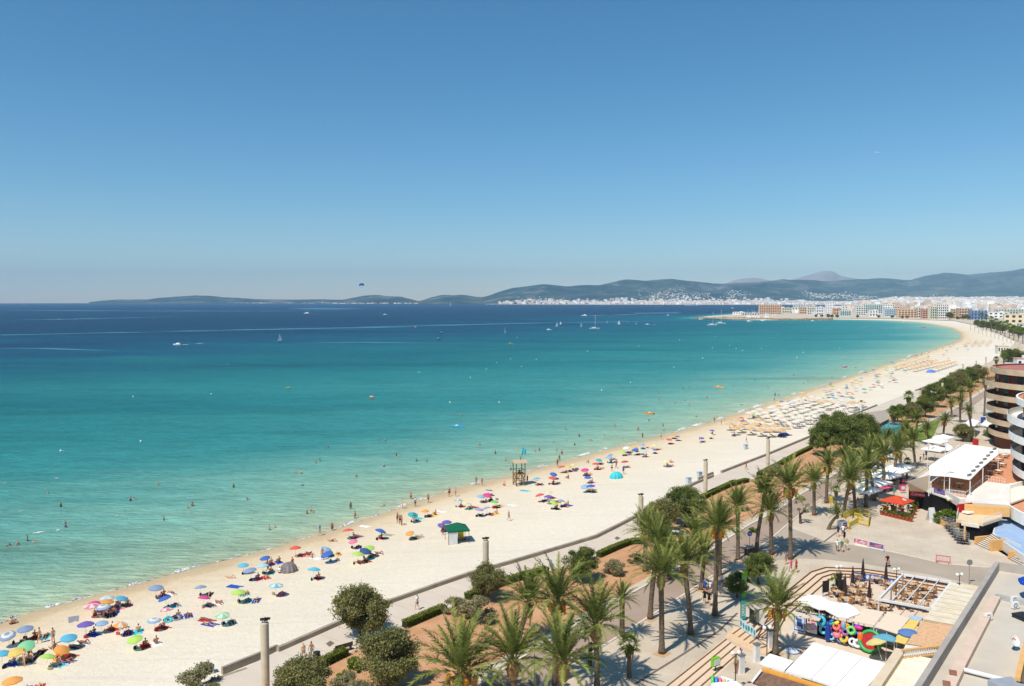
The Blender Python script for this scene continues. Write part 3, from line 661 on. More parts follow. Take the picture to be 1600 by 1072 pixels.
def place(proto, loc, rz, label, group=None, scale=None, color=None, rot=None, childcolor=None):
    if proto.name not in USED:
        USED[proto.name] = 1; o = proto; o.location = loc; o.rotation_euler = rot if rot else (0,0, rz); o['label'] = label
        if group: o['group'] = group
        if scale is not None: o.scale = scale if hasattr(scale, '__len__') else (scale,) * 3
        return (o, color, childcolor)[0] if not (color or childcolor) else paint(o, color, childcolor)
    return clone(proto, loc, rz, label, group, color, scale, rot, childcolor)
def paint(o, color, childcolor):
    if color: o.color = (*color, 1)
    def rec(a):
        for k in kids(a):
            cc = (childcolor or {}).get(k.name.split('.')[0], color)
            if cc: k.color = (*cc, 1)
            rec(k)
    rec(o); return o
# (base x, base y, trunk top y, kind, crown scale, words)
PL = [
 (1211,1022,958,0,1.05, 'thick palm with orange date clusters behind the small white tent'),
 (1034,1021,904,2,1.0, 'tall slim palm with its square pit beside the drain line, left of the green banner'),
 (1079,991,886,1,1.0, 'tall palm on the pavement left of the walking group in black'),
 (1117,962,832,3,1.05, 'tall palm directly right of the walking group in black'),
 (1016,967,852,4,.95, 'palm at the kerb left of the palm with the square pit'),
 (1124,900,828,2,.95, 'palm standing just behind the palm by the walking group'),
 (1096,921,868,1,.85, 'palm at the kerb with its crown low over the road'),
 (1153,875,796,2,.9, 'slim pale trunked palm left of the blue arrow sign'),
 (1182,862,776,4,.95, 'palm just right of the blue arrow sign'),
 (1205,867,803,1,.95, 'palm with bulbous crown base between the arrow sign and the plaza palm'),
 (1235,874,768,3,1.2, 'tallest palm with a wide crown, at the mouth of the side street'),
 (1272,805,757,2,.95, 'palm behind the small thin tree at the plaza edge'),
 (1291,786,732,0,.95, 'palm beside the yellow litter bin'),
 (1318,808,755,1,1.05, 'palm behind the yellow barriers, nearest to them'),
 (1336,801,745,3,1.0, 'dark trunked palm at the corner of the white market parasols'),
 (1353,792,738,2,1.0, 'palm growing between two white market parasols'),
 (1366,782,726,4,1.0, 'palm at the back of the white market parasols'),
 (1324,773,728,1,.9, 'palm on the road side of the market parasols'),
 (1381,768,716,0,1.0, 'palm left of the pink and white shop signs'),
 (1396,752,708,3,1.0, 'palm right of the white car'),
 (1372,745,706,2,.9, 'palm directly in front of the white car'),
 (1430,732,694,1,1.0, 'palm by the white flagpole at the canopy roof'),
 (1409,742,702,4,.95, 'palm in the middle of the dense palm row'),
 (715,1104,1062,0,1.45, 'large squat palm with orange fruit in the garden at the bottom edge'),
 (804,1112,1040,2,1.2, 'palm at the bottom edge right of the squat fruiting palm'),
 (867,1070,942,3,1.12, 'tall palm in the garden behind the lamp pole'),
 (872,1120,1036,1,1.2, 'palm at the bottom edge in front of the bare shrub'),
 (933,1080,984,2,1.12, 'leaning crowned palm right of the bare shrub at the bottom edge'),
 (810,1010,952,4,1.05, 'palm in the garden soil left of the tall palm by the lamp pole'),
 (972,993,936,1,.6, 'thin young palm with a sparse crown at the kerb'),
 (1008,892,838,0,.95, 'palm in the garden right of the fourth column'),
 (1046,905,872,3,.95, 'palm in the garden beside the curved lamp head'),
 (1040,868,845,1,.6, 'small palm half hidden among the garden palms'),
 (1085,880,842,2,.95, 'palm in the garden just above the road kerb'),
 (1295,827,804,4,.5, 'small young palm at the left end of the yellow barriers'),
 (1452,695,674,1,.8, 'palm on the lawn behind the kiosk'),
 (1474,682,662,3,.85, 'palm by the far white market parasols'),
 (1416,700,676,0,.9, 'palm right of the turquoise kiosk'),
 (1432,676,658,2,.8, 'palm beyond the lawn beside the kiosk'),
 (1384,718,690,2,.9, 'palm with low crown left of the dense palm row'),
 (1352,735,704,1,.9, 'palm rising in front of the wide dark tree group'),
 (1310,752,716,4,.9, 'palm just below the wide dark tree group'),
 (1500,660,630,1,.85, 'palm left of the curved balcony tower, front one'),
 (1487,652,634,3,.8, 'palm by the garden path left of the balcony tower'),
 (1517,672,610,0,.85, 'tall palm nearest to the round balcony tower'),
 (1538,650,604,2,.85, 'palm touching the edge of the round balcony tower'),
 (1519,690,645,4,.6, 'slim palm by the colourful beach shop stalls'),
 (1503,640,616,2,.75, 'palm farthest along the garden path'),
]
for i, (bx, by, ty, k, cs_, wd) in enumerate(PL):
    g = G(bx, by, GZ); top = AT(bx, ty, g.y); hgt = top.z - GZ; s = cs_ * 1.12
    o = place(PALMS[k], g, i * 1.9, wd, 'date palms along the promenade gardens',(1,1,1))
    # trunk stretched to the palm's height, crown kept in proportion
    for c in kids(o) if o.name in KIDS else list(o.children):
        nm = c.name.split('.')[0]
        if nm == 'trunk': c.scale = (1,1, hgt / 10)
        else: c.location = (c.location.x, c.location.y, hgt); c.scale = (s,) * 3
FL = [(983,1058,1008,.75, 'small ragged fan palm with drooping skirt on the pavement'),(1153,800,775,.8, 'fan palm with a brown skirt growing above the garden hedge'),(1306,790,766,.55, 'small yellowish fan palm by the litter bin'),
      (1396,676,644,1.25, 'tall dark fan palm beside the turquoise kiosk'),(1419,655,619,1.2, 'tallest fan palm above the tree clump right of the kiosk'),(1417,748,722,.6, 'short fan palm by the restaurant wall'),(1568,585,556,1.2, 'fan palm with dry leaves above the round tower roof'),(1556,584,562,1.1, 'bushy fan palm left of the other one above the tower roof'),(1186,770,752,.7, 'fan palm crown behind the garden palms')]
for i, (bx, by, ty, s, wd) in enumerate(FL):
    g = G(bx, by, GZ); hgt = AT(bx, ty, g.y).z - GZ; o = place(FANS[i % 2], g, i, wd, 'fan palms')
    for c in (kids(o) if o.name in KIDS else list(o.children)):
        if c.name.startswith('trunk'): c.scale = (s, s, hgt / 4.0)
        elif c.name.startswith('dry'): c.scale = (s,) * 3; c.location = (0,0, hgt - 4 * s)
        else: c.scale = (s,) * 3; c.location = (0,0, hgt + .15)
TA = [make_tree('tamarisk_tree', s, OLV_L, W_=5.0, H_=3.6, n=26000, leaf=.105, clumps=64, droop=.35, base=1.5) for s in (31,32)]
TD = [make_tree('evergreen_tree', s, DRK_L, W_=4.6, H_=3.4, n=24000, leaf=.105, clumps=50, base=1.4) for s in (41,42)]
TS = [make_tree('bare_tree',51, OLV_L, W_=2.4, H_=2.2, n=900, leaf=.10, clumps=14, base=1.6)]
SG_ = make_shrub('rounded_shrub',61, GRY_L, n=5200, leaf=.08); SD_ = make_shrub('green_shrub',62, BRT_L, W_=2.0, H_=.9)
for p in TA + TD + TS + [SG_, SD_]: setkids(p)
def wpx(px, by): return (CAMZ - GZ) / (by - HORY)     # metres per pixel at a ground row
TL = [(TA[0], 564,1000,92, 'tamarisk tree overhanging the low promenade wall'),(TA[1], 608,1078,104, 'tamarisk tree with a dark shadow at the foot of the orange bed'),(TA[0], 470,1118,98, 'tamarisk at the bottom edge right of the nearest column'),(TA[1], 762,938,62, 'small drooping tree in front of the second column'),
      (TD[0], 909,908,56, 'round topped tree on the edge of the orange bed'),(TD[1], 1071,822,66, 'dense dark green tree beside the fourth column'),(TA[0], 1034,836,60, 'olive green tree left of the dense dark tree'),(TA[1], 1012,830,40, 'small olive tree at the foot of the fourth column'),
      (TD[0], 1290,712,58, 'left tree of the wide dark tree group'),(TD[1], 1322,710,62, 'middle tree of the wide dark tree group'),(TD[0], 1348,700,56, 'right tree of the wide dark tree group'),(TD[1], 1306,694,54, 'back tree of the wide dark tree group'),
      (TD[1], 1152,934,42, 'dark small leaved tree beside the green banner'),(TD[0], 1185,912,52, 'dark leaved tree behind the palm with orange dates'),(TS[0], 1251,818,30, 'thin small tree with sparse leaves on the plaza'),(TS[0], 922,1040,44, 'nearly bare purple grey tree between the bottom palms'),
      (TD[0], 1445,652,36, 'bushy tree right of the tallest fan palm'),(TA[1], 1425,660,34, 'pale olive tree under the tallest fan palm'),(TD[1], 1458,636,38, 'dark round tree before the far column'),(TD[0], 1478,622,34, 'tree in the far promenade row behind the dark round one'),
      (TA[0], 1495,612,34, 'olive tree in the far promenade row, left one'),(TD[1], 1512,604,32, 'tree in the far promenade row, middle one'),(TA[1], 1528,598,30, 'olive tree in the far promenade row near the tower roof'),(TD[0], 1403,660,30, 'tree behind the tall dark fan palm'),
      (TA[0], 1505,690,30, 'thin grey green tree behind the far parasols'),(TD[1], 1575,566,22, 'tree above the red tower roof'),(TD[0], 1588,566,22, 'tree above the red tower roof at the right edge'),(TD[1], 1480,560 + 60,22, 'small tree behind the far columns'),(TD[0], 1552,690,26, 'tree at the foot of the round balcony tower')]
for i, (pr, bx, by, wd_, lab) in enumerate(TL):
    W0 = {TA[0]: 5, TA[1]: 5, TD[0]: 4.6, TD[1]: 4.6, TS[0]: 2.4}[pr]; s = wd_ * wpx(bx, by) / (W0 * 1.05); place(pr, G(bx, by, GZ), i * 1.3, lab, 'trees of the promenade gardens', s)
SL = [(SG_, 712,958,42, 'grey green rounded shrub on the hedge corner'),(SG_, 750,968,62, 'broad grey shrub beside the garden hedge'),(SG_, 958,897,38, 'grey rounded shrub on the orange bed right of the round topped tree'),(SG_, 994,880,26, 'smaller grey shrub under the garden palms'),(SG_, 1214,744,32, 'grey shrub behind the hedge in front of the third column'),
      (SD_, 556,1046,40, 'bright green ground shrub beside the bench bed'),(SD_, 535,1062,30, 'bright green low shrub left of the bench bed'),(SG_, 545,1080,50, 'pale feathery shrub at the bottom edge'),(SD_, 1178,832,18, 'low planting under the garden palms'),(SG_, 560,1100,60, 'pale shrub at the bottom edge under the tamarisk'),
      (SG_, 318,1078,70, 'low scrubby shrub at the bottom of the sand left of the ramp'),(SD_, 1095,875,26, 'dark green shrub by the road kerb'),(SD_, 1455,690,20, 'round shrub on the lawn')]
for i, (pr, bx, by, wd_, lab) in enumerate(SL):
    s = wd_ * wpx(bx, by) / 2.4; place(pr, G(bx, by, GZ if bx != 318 else .95), i * 2.1, lab, None, s)
# clipped hedges
def hedge(px, label, w_=0.9, h=.75):
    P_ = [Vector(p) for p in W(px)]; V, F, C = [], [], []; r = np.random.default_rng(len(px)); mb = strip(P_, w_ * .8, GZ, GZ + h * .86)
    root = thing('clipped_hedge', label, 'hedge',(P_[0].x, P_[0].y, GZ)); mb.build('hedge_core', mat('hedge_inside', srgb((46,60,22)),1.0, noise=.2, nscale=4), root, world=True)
    for a, b_ in zip(P_[:-1], P_[1:]):
        d = b_ - a; n_ = int(d.length * 420); nn = Vector((-d.y, d.x)).normalized()
        t = r.uniform(0,1, n_); f = r.integers(0,3, n_)
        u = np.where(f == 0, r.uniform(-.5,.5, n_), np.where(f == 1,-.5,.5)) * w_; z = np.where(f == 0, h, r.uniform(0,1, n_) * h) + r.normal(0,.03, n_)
        X = np.stack([a.x + d.x * t + nn.x * u, a.y + d.y * t + nn.y * u, GZ + z], 1); A = r.normal(size=(n_, 3)); A /= np.linalg.norm(A, axis=1)[:, None]; B = np.cross(A, r.normal(size=(n_, 3))); B /= np.linalg.norm(B, axis=1)[:, None]
        q = np.stack([X - A * .07, X + B * .05, X + A * .07, X - B * .05], 1).reshape(-1,3); o = len(V) * 0
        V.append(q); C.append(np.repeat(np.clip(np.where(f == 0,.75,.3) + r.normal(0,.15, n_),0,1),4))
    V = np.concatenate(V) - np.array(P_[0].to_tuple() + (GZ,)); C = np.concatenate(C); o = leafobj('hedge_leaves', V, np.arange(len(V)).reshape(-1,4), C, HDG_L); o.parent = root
hedge([(500,1043),(522,1032),(541,1023)], 'short clipped hedge beside the wooden bench')
hedge([(632,981),(662,968),(695,954)], 'clipped hedge left of the grey rounded shrub')
hedge([(730,937),(760,923),(800,909),(855,894)], 'long clipped hedge behind the small drooping tree')
hedge([(935,871),(962,859),(985,850),(1004,849)], 'clipped hedge curving round the orange bed corner',.8)
hedge([(1096,781),(1118,770),(1140,760),(1168,753)], 'clipped hedge right of the fourth column')
hedge([(1185,744),(1215,729),(1245,712),(1268,701)], 'clipped hedge running behind the third column',.8)
# ------------------------------------------------------------ people
SKIN = mat('skin', objcol=True, noise=0.04, rough=0.6, nscale=8)
HAIRM = mat('hair', objcol=True, noise=0.1, rough=0.7, nscale=20)
CLOTH = mat('clothing', objcol=True, noise=0.05, rough=0.85, nscale=10)
def person_mesh(J):
    """J: joints; returns body mesh data made with the skin modifier, plus the skeleton segments"""
    P = {k: Vector(v[:3]) for k, v in J.items()}; Rd = {}
    base = dict(pelvis=.135, spine=.12, chest=.145, neckb=.07, neck=.052, chin=.075, head=.098, crown=.062, nose=.016)
    side = dict(sh=.060, el=.042, wr=.028, pa=.030, f1=.009, f2=.009, f3=.009, f4=.008, th=.010, hip=.095, kn=.060, an=.038, toe=.032)
    names = list(J); idx = {k: i for i, k in enumerate(names)}
    E = [('pelvis', 'spine'),('spine', 'chest'),('chest', 'neckb'),('neckb', 'neck'),('neck', 'chin'),('chin', 'head'),('head', 'crown'),('head', 'nose')]
    for s in 'LR':
        E += [('chest', 'sh' + s),('sh' + s, 'el' + s),('el' + s, 'wr' + s),('wr' + s, 'pa' + s)] + [('pa' + s, f + s) for f in ('f1', 'f2', 'f3', 'f4')] + [('wr' + s, 'th' + s)] + [('pelvis', 'hip' + s),('hip' + s, 'kn' + s),('kn' + s, 'an' + s),('an' + s, 'toe' + s)]
    me = bpy.data.meshes.new('person'); me.from_pydata([P[k] for k in names], [(idx[a], idx[b_]) for a, b_ in E], [])
    o = bpy.data.objects.new('tmp', me); COL.objects.link(o)
    md = o.modifiers.new('s', 'SKIN'); md.use_smooth_shade = True
    for k in names:
        sv = me.skin_vertices[0].data[idx[k]]; r_ = base.get(k) or side[k[:-1]]
        sv.radius = (r_, r_ * (.78 if k in ('chest', 'spine', 'pelvis') else 1)); sv.use_root = (k == 'pelvis')
    o.modifiers.new('ss', 'SUBSURF').levels = 1; o.modifiers['ss'].render_levels = 1
    dg_ = bpy.context.evaluated_depsgraph_get(); ev = o.evaluated_get(dg_); out = bpy.data.meshes.new_from_object(ev)
    bpy.data.objects.remove(o); bpy.data.meshes.remove(me)
    segs = [(a, b_, P[a], P[b_]) for a, b_ in E]; return out, segs
def garment(body, segs, test, off):
    V = np.empty(len(body.vertices) * 3); body.vertices.foreach_get('co', V); V = V.reshape(-1,3); N = np.empty(len(body.vertices) * 3); body.vertices.foreach_get('normal', N); N = N.reshape(-1,3)
    best = np.full(len(V),1e9); lab = np.zeros(len(V), int); tt = np.zeros(len(V))
    for i, (a, b_, pa, pb) in enumerate(segs):
        d = np.array(pb - pa); t = np.clip(((V - np.array(pa)) @ d) / max(1e-9, d @ d),0,1); q = np.linalg.norm(V - (np.array(pa) + t[:, None] * d), axis=1)
        rel = q - (.05 if a in ('pelvis', 'spine', 'chest') and b_ in ('spine', 'chest', 'neckb') else 0); m_ = rel < best; best[m_] = rel[m_]; lab[m_] = i; tt[m_] = t[m_]
    ok = np.array([test(segs[lab[i]][0], segs[lab[i]][1], tt[i], V[i], N[i]) for i in range(len(V))]); vs, fs, mp = [], [], {}
    for p in body.polygons:
        if all(ok[v] for v in p.vertices):
            f = []
            for v in p.vertices:
                if v not in mp: mp[v] = len(vs); vs.append(tuple(V[v] + N[v] * off))
                f.append(mp[v])
            fs.append(f)
    me = bpy.data.meshes.new('garment'); me.from_pydata(vs, [], fs); me.polygons.foreach_set('use_smooth', [True] * len(fs)); return me
def hand(d, s, wr, fwd, out):
    """five separate fingers on a palm; fwd = along the forearm, out = thumb side"""
    wr, fwd, out = Vector(wr), Vector(fwd).normalized(), Vector(out).normalized(); pa = wr + fwd * .075; d['pa' + s] = pa
    for k, (f, ln) in enumerate((('f1',.085),('f2',.095),('f3',.09),('f4',.072))): d[f + s] = pa + fwd * ln + out * (.032 - .021 * k) + fwd.cross(out) * (.02 + .004 * k)
    d['th' + s] = wr + fwd * .07 + out * .055
def pose(kind):
    d = dict(pelvis=(0,0,.95), spine=(0,.01,1.12), chest=(0,0,1.33), neckb=(0,-.005,1.46), neck=(0,.005,1.51), chin=(0,.025,1.57), head=(0,.02,1.645), crown=(0,.01,1.725), nose=(0,.125,1.625))
    for s, g in (('L',-1),('R',1)):
        d['sh' + s] = (g * .175,0,1.41); d['hip' + s] = (g * .095,0,.88); d['kn' + s] = (g * .105,.03,.5); d['an' + s] = (g * .11,-.02,.09); d['toe' + s] = (g * .13,.14,.03)
        d['el' + s] = (g * .235,-.03,1.14); d['wr' + s] = (g * .25,.04,.9)
    hd = {'L': ((0,.1,-1),(.4,1,0)), 'R': ((0,.1,-1),(-.4,1,0))}
    if kind == 'walk':
        d.update(knL=(-.10,.16,.52), anL=(-.10,.22,.1), toeL=(-.10,.37,.05), knR=(.10,.02,.5), anR=(.10,-.26,.15), toeR=(.11,-.14,.03), elL=(-.23,-.14,1.16), wrL=(-.22,-.10,.93), elR=(.23,.06,1.15), wrR=(.21,.20,.96))
    if kind == 'hips':
        d.update(elL=(-.36,-.08,1.2), wrL=(-.2,.06,1.06), anR=(.2,0,.09), toeR=(.25,.14,.03), knR=(.15,.03,.5)); hd['L'] = ((.8,.3,-.4),(0,.2,1))
    if kind == 'arm':
        d.update(elL=(-.33,.1,1.28), wrL=(-.25,.25,1.48), elR=(.25,.06,1.18), wrR=(.16,.27,1.16)); hd['L'] = ((.2,.1,1),(.3,-.8,0)); hd['R'] = ((-.3,.9,.1),(0,0,1))
    if kind in ('sit', 'sit2'):
        q = .12 if kind == 'sit2' else .0
        d.update(pelvis=(0,0,.13), spine=(0,-.05 + q * .3,.30), chest=(0,-.06 + q, .50), neckb=(0,-.03 + q, .63), neck=(0,-.01 + q, .68), chin=(0,.03 + q, .735), head=(0,.025 + q, .81), crown=(0,.01 + q, .89), nose=(0,.13 + q, .79))
        for s, g in (('L',-1),('R',1)):
            d['sh' + s] = (g * .175,-.04 + q, .58); d['hip' + s] = (g * .1,.05,.12)
            if kind == 'sit': d['kn' + s] = (g * .16,.42,.42); d['an' + s] = (g * .13,.68,.07); d['toe' + s] = (g * .14,.84,.035); d['el' + s] = (g * .27,.10,.38); d['wr' + s] = (g * .17,.34,.44); hd[s] = ((-g * .5,.8,-.3),(-g * .2,0,1))
            else: d['kn' + s] = (g * .12,.50,.13); d['an' + s] = (g * .11,.92,.07); d['toe' + s] = (g * .13,.97,.2); d['el' + s] = (g * .28,-.12,.33); d['wr' + s] = (g * .26,-.26,.09); hd[s] = ((g * .3,-.9,-.1),(g, .4,0))
    if kind in ('lie', 'prone'):
        z = .13; d.update(pelvis=(0,0, z), spine=(0,.18, z), chest=(0,.40, z + .01), neckb=(0,.53, z), neck=(0,.58, z + .01), chin=(0,.64, z + .03), head=(0,.715, z + .01), crown=(0,.795, z), nose=(0,.70, z + .12) if kind == 'lie' else (.1,.71, z + .03))
        for s, g in (('L',-1),('R',1)):
            d['sh' + s] = (g * .175,.47, z); d['hip' + s] = (g * .1,-.07, z - .02); d['kn' + s] = (g * .13,-.45, z - .03); d['an' + s] = (g * .14,-.85,.07); d['toe' + s] = (g * .18,-.93,.14 if kind == 'lie' else .04)
            if kind == 'lie': d['el' + s] = (g * .3,.24,.08); d['wr' + s] = (g * .30,0.0,.06); hd[s] = ((0,-1,0),(-g, 0,.2))
            else: d['el' + s] = (g * .36,.58,.07); d['wr' + s] = (g * .17,.80,.06); hd[s] = ((-g, .4,0),(0,1,.1))
        if kind == 'lie': d['knR'] = (.14,-.36,.42); d['anR'] = (.13,-.62,.08); d['toeR'] = (.14,-.77,.04)
    if kind == 'ride':
        d.update(pelvis=(0,-.1,.98), spine=(0,.0,1.12), chest=(0,.13,1.30), neckb=(0,.21,1.41), neck=(0,.24,1.45), chin=(0,.29,1.49), head=(0,.29,1.57), crown=(0,.27,1.65), nose=(0,.395,1.55))
        for s, g in (('L',-1),('R',1)):
            d['sh' + s] = (g * .17,.18,1.37); d['hip' + s] = (g * .09,-.08,.93); d['el' + s] = (g * .25,.3,1.16); d['wr' + s] = (g * .22,.5,1.06); hd[s] = ((0,1,-.2),(-g, .1,0))
        d.update(knL=(-.1,.26,.78), anL=(-.1,.10,.46), toeL=(-.1,.24,.42), knR=(.1,.2,.60), anR=(.1,.05,.22), toeR=(.1,.19,.17))
    if kind == 'swim':
        d.update(elL=(-.34,.25,1.35), wrL=(-.45,.48,1.42), elR=(.34,.2,1.36), wrR=(.5,.4,1.42)); hd['L'] = ((-.3,1,0),(1,.3,0)); hd['R'] = ((.3,1,0),(-1,.3,0))
    for s in 'LR': hand(d, s, d['wr' + s], *hd[s])
    return {k: tuple(v) for k, v in d.items()}
tor = {('pelvis', 'spine'),('spine', 'chest'),('chest', 'neckb'),('pelvis', 'hipL'),('pelvis', 'hipR'),('chest', 'shL'),('chest', 'shR')}
def t_hair(pz, long_):
    def f(a, b_, t, v, n_):
        if a in ('head', 'chin') and b_ in ('head', 'crown', 'nose'): return not (b_ == 'nose') and (n_ @ pz['fwd'] < .45 or (v - pz['head']) @ pz['up'] > .055)
        return long_ and a in ('neck', 'neckb') and n_ @ pz['fwd'] < -.1
    return f
def t_short(a, b_, t, v, n_): return (a == 'pelvis' and b_ in ('hipL', 'hipR')) or (a == 'pelvis' and b_ == 'spine' and t < .45) or (a in ('hipL', 'hipR') and t < .55)
def t_brief(a, b_, t, v, n_): return (a == 'pelvis' and b_ in ('hipL', 'hipR')) or (a == 'pelvis' and b_ == 'spine' and t < .15) or (a in ('hipL', 'hipR') and t < .12)
def t_top(a, b_, t, v, n_): return (a == 'spine' and t > .55) or (a == 'chest' and b_ == 'neckb' and t < .15)
def t_shirt(a, b_, t, v, n_): return (a, b_) in tor and not (a == 'pelvis' and b_.startswith('hip') and t > .3) or (a in ('shL', 'shR') and t < .55)
def t_one(a, b_, t, v, n_): return ((a, b_) in tor and not b_.startswith('sh') and not (b_ == 'neckb' and t > .3)) or (a in ('hipL', 'hipR') and t < .1)
BODY = {}
def bodies(kind):
    if kind in BODY: return BODY[kind]
    J = pose(kind); me, segs = person_mesh(J); me.materials.clear(); me.materials.append(SKIN)
    hd_, cr, no = (np.array(J[k]) for k in ('head', 'crown', 'nose')); up = cr - hd_; up /= np.linalg.norm(up); fw = no - hd_; fw -= up * (fw @ up); fw /= np.linalg.norm(fw); pz = dict(fwd=fw, up=up, head=hd_)
    out = dict(body=me)
    for nm, ts, of in (('hair', t_hair(pz, False),.012),('long_hair', t_hair(pz, True),.02),('shorts', t_short, .018),('briefs', t_brief, .010),('top', t_top, .010),('shirt', t_shirt, .022),('swimsuit', t_one, .010)):
        g = garment(me, segs, ts, of); g.materials.append(HAIRM if 'hair' in nm else CLOTH); out[nm] = g
    BODY[kind] = out; return out
SK = [srgb(c) for c in ((212,158,124),(196,138,104),(170,112,80),(222,172,140),(142,92,66))]
HC = [srgb(c) for c in ((40,28,22),(70,48,32),(24,20,18),(150,116,70),(96,70,48))]
NPEOPLE = [0]
CLR = dict(white=(236,234,228), black=(26,26,30), red=(196,44,40), blue=(40,84,170), navy=(32,40,80), teal=(36,148,150), green=(50,140,80), yellow=(232,196,60), orange=(236,130,40), pink=(226,90,140), purple=(110,70,160), grey=(140,140,145), turquoise=(70,190,200), khaki=(176,158,120), brown=(104,74,54))
def person(p, kind, rz, label, wear='shorts:blue', group=None, skin=None, hair=None, scale=1.0):
    r = random.Random(NPEOPLE[0] * 7 + 3); NPEOPLE[0] += 1; B = bodies(kind)
    o = bpy.data.objects.new('person', B['body']); COL.objects.link(o); o.location = p; o.rotation_euler = (0,0, rz); o.scale = (scale,) * 3
    o.color = (*(SK[skin] if skin is not None else r.choice(SK)),1); tag(o, label, 'person', group)
    items = [w_.split(':') for w_ in wear.split(',')] + [('long_hair' if ('top' in wear or 'swimsuit' in wear) else 'hair', None)]
    for nm, c in items:
        k = bpy.data.objects.new(nm, B[nm]); COL.objects.link(k); k.parent = o; k.color = (*(srgb(CLR[c]) if c else (HC[hair] if hair is not None else r.choice(HC))),1)
    return o
# ------------------------------------------------------------ beach umbrellas, towels, bags
UC = dict(skyblue=('sky blue',(60,176,220)), paleblue=('pale blue',(140,180,216)), greyblue=('grey blue',(120,150,190)), royal=('royal blue',(24,84,190)), navy=('dark blue',(24,58,130)), cyan=('cyan',(70,190,224)), teal=('teal',(30,168,178)),
          yellow=('yellow',(244,204,80)), paleyellow=('pale yellow',(244,230,150)), lime=('lime green',(176,226,70)), mint=('mint green',(120,220,150)), green=('bright green',(90,208,70)), orange=('orange',(250,158,50)), straw=('straw',(214,178,130)),
          pink=('pink',(240,110,150)), magenta=('magenta',(226,40,130)), red=('red',(232,66,52)), purple=('purple',(92,66,180)), lilac=('lilac',(160,150,196)), white=('white',(240,240,236)), grey=('grey',(150,150,160)), aqua=('pale aqua',(160,222,228)))
UMB_A = mat('umbrella_fabric', objcol=True, noise=0.04, rough=0.7, nscale=4, trans=0.35); UMB_W = mat('umbrella_white', srgb((238,230,216)), trans=0.35, rough=.7)
POLE = mat('white_pole', srgb((225,225,222)),0.4); WOODP = mat('wood_pole', srgb((150,112,74)),0.8)
def umb_proto(striped, ribs=8, rad=1.0, h=1.95, rise=.36, polem=None, cloth=None, name='beach_umbrella', square=False):
    root = thing(name, '', 'umbrella'); mb = MB(); n_ = ribs; rings = [0.02,.35,.7,1.0]
    o = len(mb.v)
    for q, t in enumerate(rings):
        for j in range(n_ * 2):
            a = math.pi * j / n_; rr_ = rad * t * (1 if j % 2 == 0 else .955 + .02 * (1 - t)); z = h - rise * t ** 1.7 - (0 if j % 2 == 0 else -.02 * t)
            if square: rr_ = rad * t / max(abs(math.cos(a)), abs(math.sin(a)))
            mb.v.append((rr_ * math.cos(a), rr_ * math.sin(a), z))
    m_ = n_ * 2
    for q in range(3):
        for j in range(m_):
            mb.f.append((o + q * m_ + j, o + q * m_ + (j + 1) % m_, o + (q + 1) * m_ + (j + 1) % m_, o + (q + 1) * m_ + j))
            mb.m.append(1 if (striped == 1 and (j // 2) % 2) or (striped == 2 and q == 1) else 0)
    mb.f.append(tuple(range(o, o + m_))); mb.m.append(0)
    for j in range(m_):   # valance
        a_, b_ = mb.v[o + 3 * m_ + j], mb.v[o + 3 * m_ + (j + 1) % m_]; mb.quad(a_, b_, (b_[0], b_[1], b_[2] - .1),(a_[0], a_[1], a_[2] - .1),0)
    mb.build('canopy', [cloth or UMB_A, UMB_W], root)
    MB().tube([(0,0,-.1),(0,0, h + .08)], .022 if rad < 1.2 else .035,6).build('pole', polem or POLE, root)
    mb = MB()
    for j in range(n_):
        a = 2 * math.pi * j / n_; mb.tube([(0,0, h - .12),(rad * .9 * math.cos(a), rad * .9 * math.sin(a), h - rise * .85)], .008,4, cap=False)
    mb.build('ribs', POLE, root); return root
UP = [umb_proto(0), umb_proto(1), umb_proto(2)]
WU = umb_proto(0,8,1.34,2.35,.42, WOODP, UMB_W, 'white_parasol')
STRAW = mat('straw_thatch', srgb((196,156,108)),0.95, nscale=9, col2=srgb((222,188,142)), bump=.8, bscale=25)
SU = umb_proto(0,10,1.35,2.4,.62, WOODP, STRAW, 'straw_umbrella')
for p in UP + [WU, SU]: setkids(p)
TOW = mat('towel', objcol=True, noise=.12, nscale=5, rough=.95)
def towel_proto():
    mb = MB(); n_ = 8
    for i in range(n_ + 1):
        for j in range(4): mb.v.append((-.45 + .3 * j, -.9 + 1.8 * i / n_, .02 + .015 * math.sin(i * 2.1 + j * 1.7) * (1 if 0 < i < n_ else .2)))
    for i in range(n_):
        for j in range(3): mb.f.append((i * 4 + j, i * 4 + j + 1, i * 4 + j + 5, i * 4 + j + 4)); mb.m.append(0)
    o = mb.build('beach_towel', TOW); tag(o, '', 'towel'); return o
def bag_proto():
    root = thing('beach_bag', '', 'bag'); mb = MB(); mb.lathe([(.02,0),(.20,.01),(.24,.12),(.21,.26),(.17,.30)], n=12)
    mb.v = [(x, y * .55, z) for x, y, z in mb.v]; mb.build('bag_body', TOW, root)
    mb = MB(); mb.tube([(-.12,0,.28),(-.1,0,.42),(0,0,.48),(.1,0,.42),(.12,0,.28)], .012,5).build('handle', TOW, root); return root
LNG_F = mat('lounger_frame', srgb((226,224,218)),.5); LNG_C = mat('lounger_cloth', objcol=True, noise=.05, rough=.85)
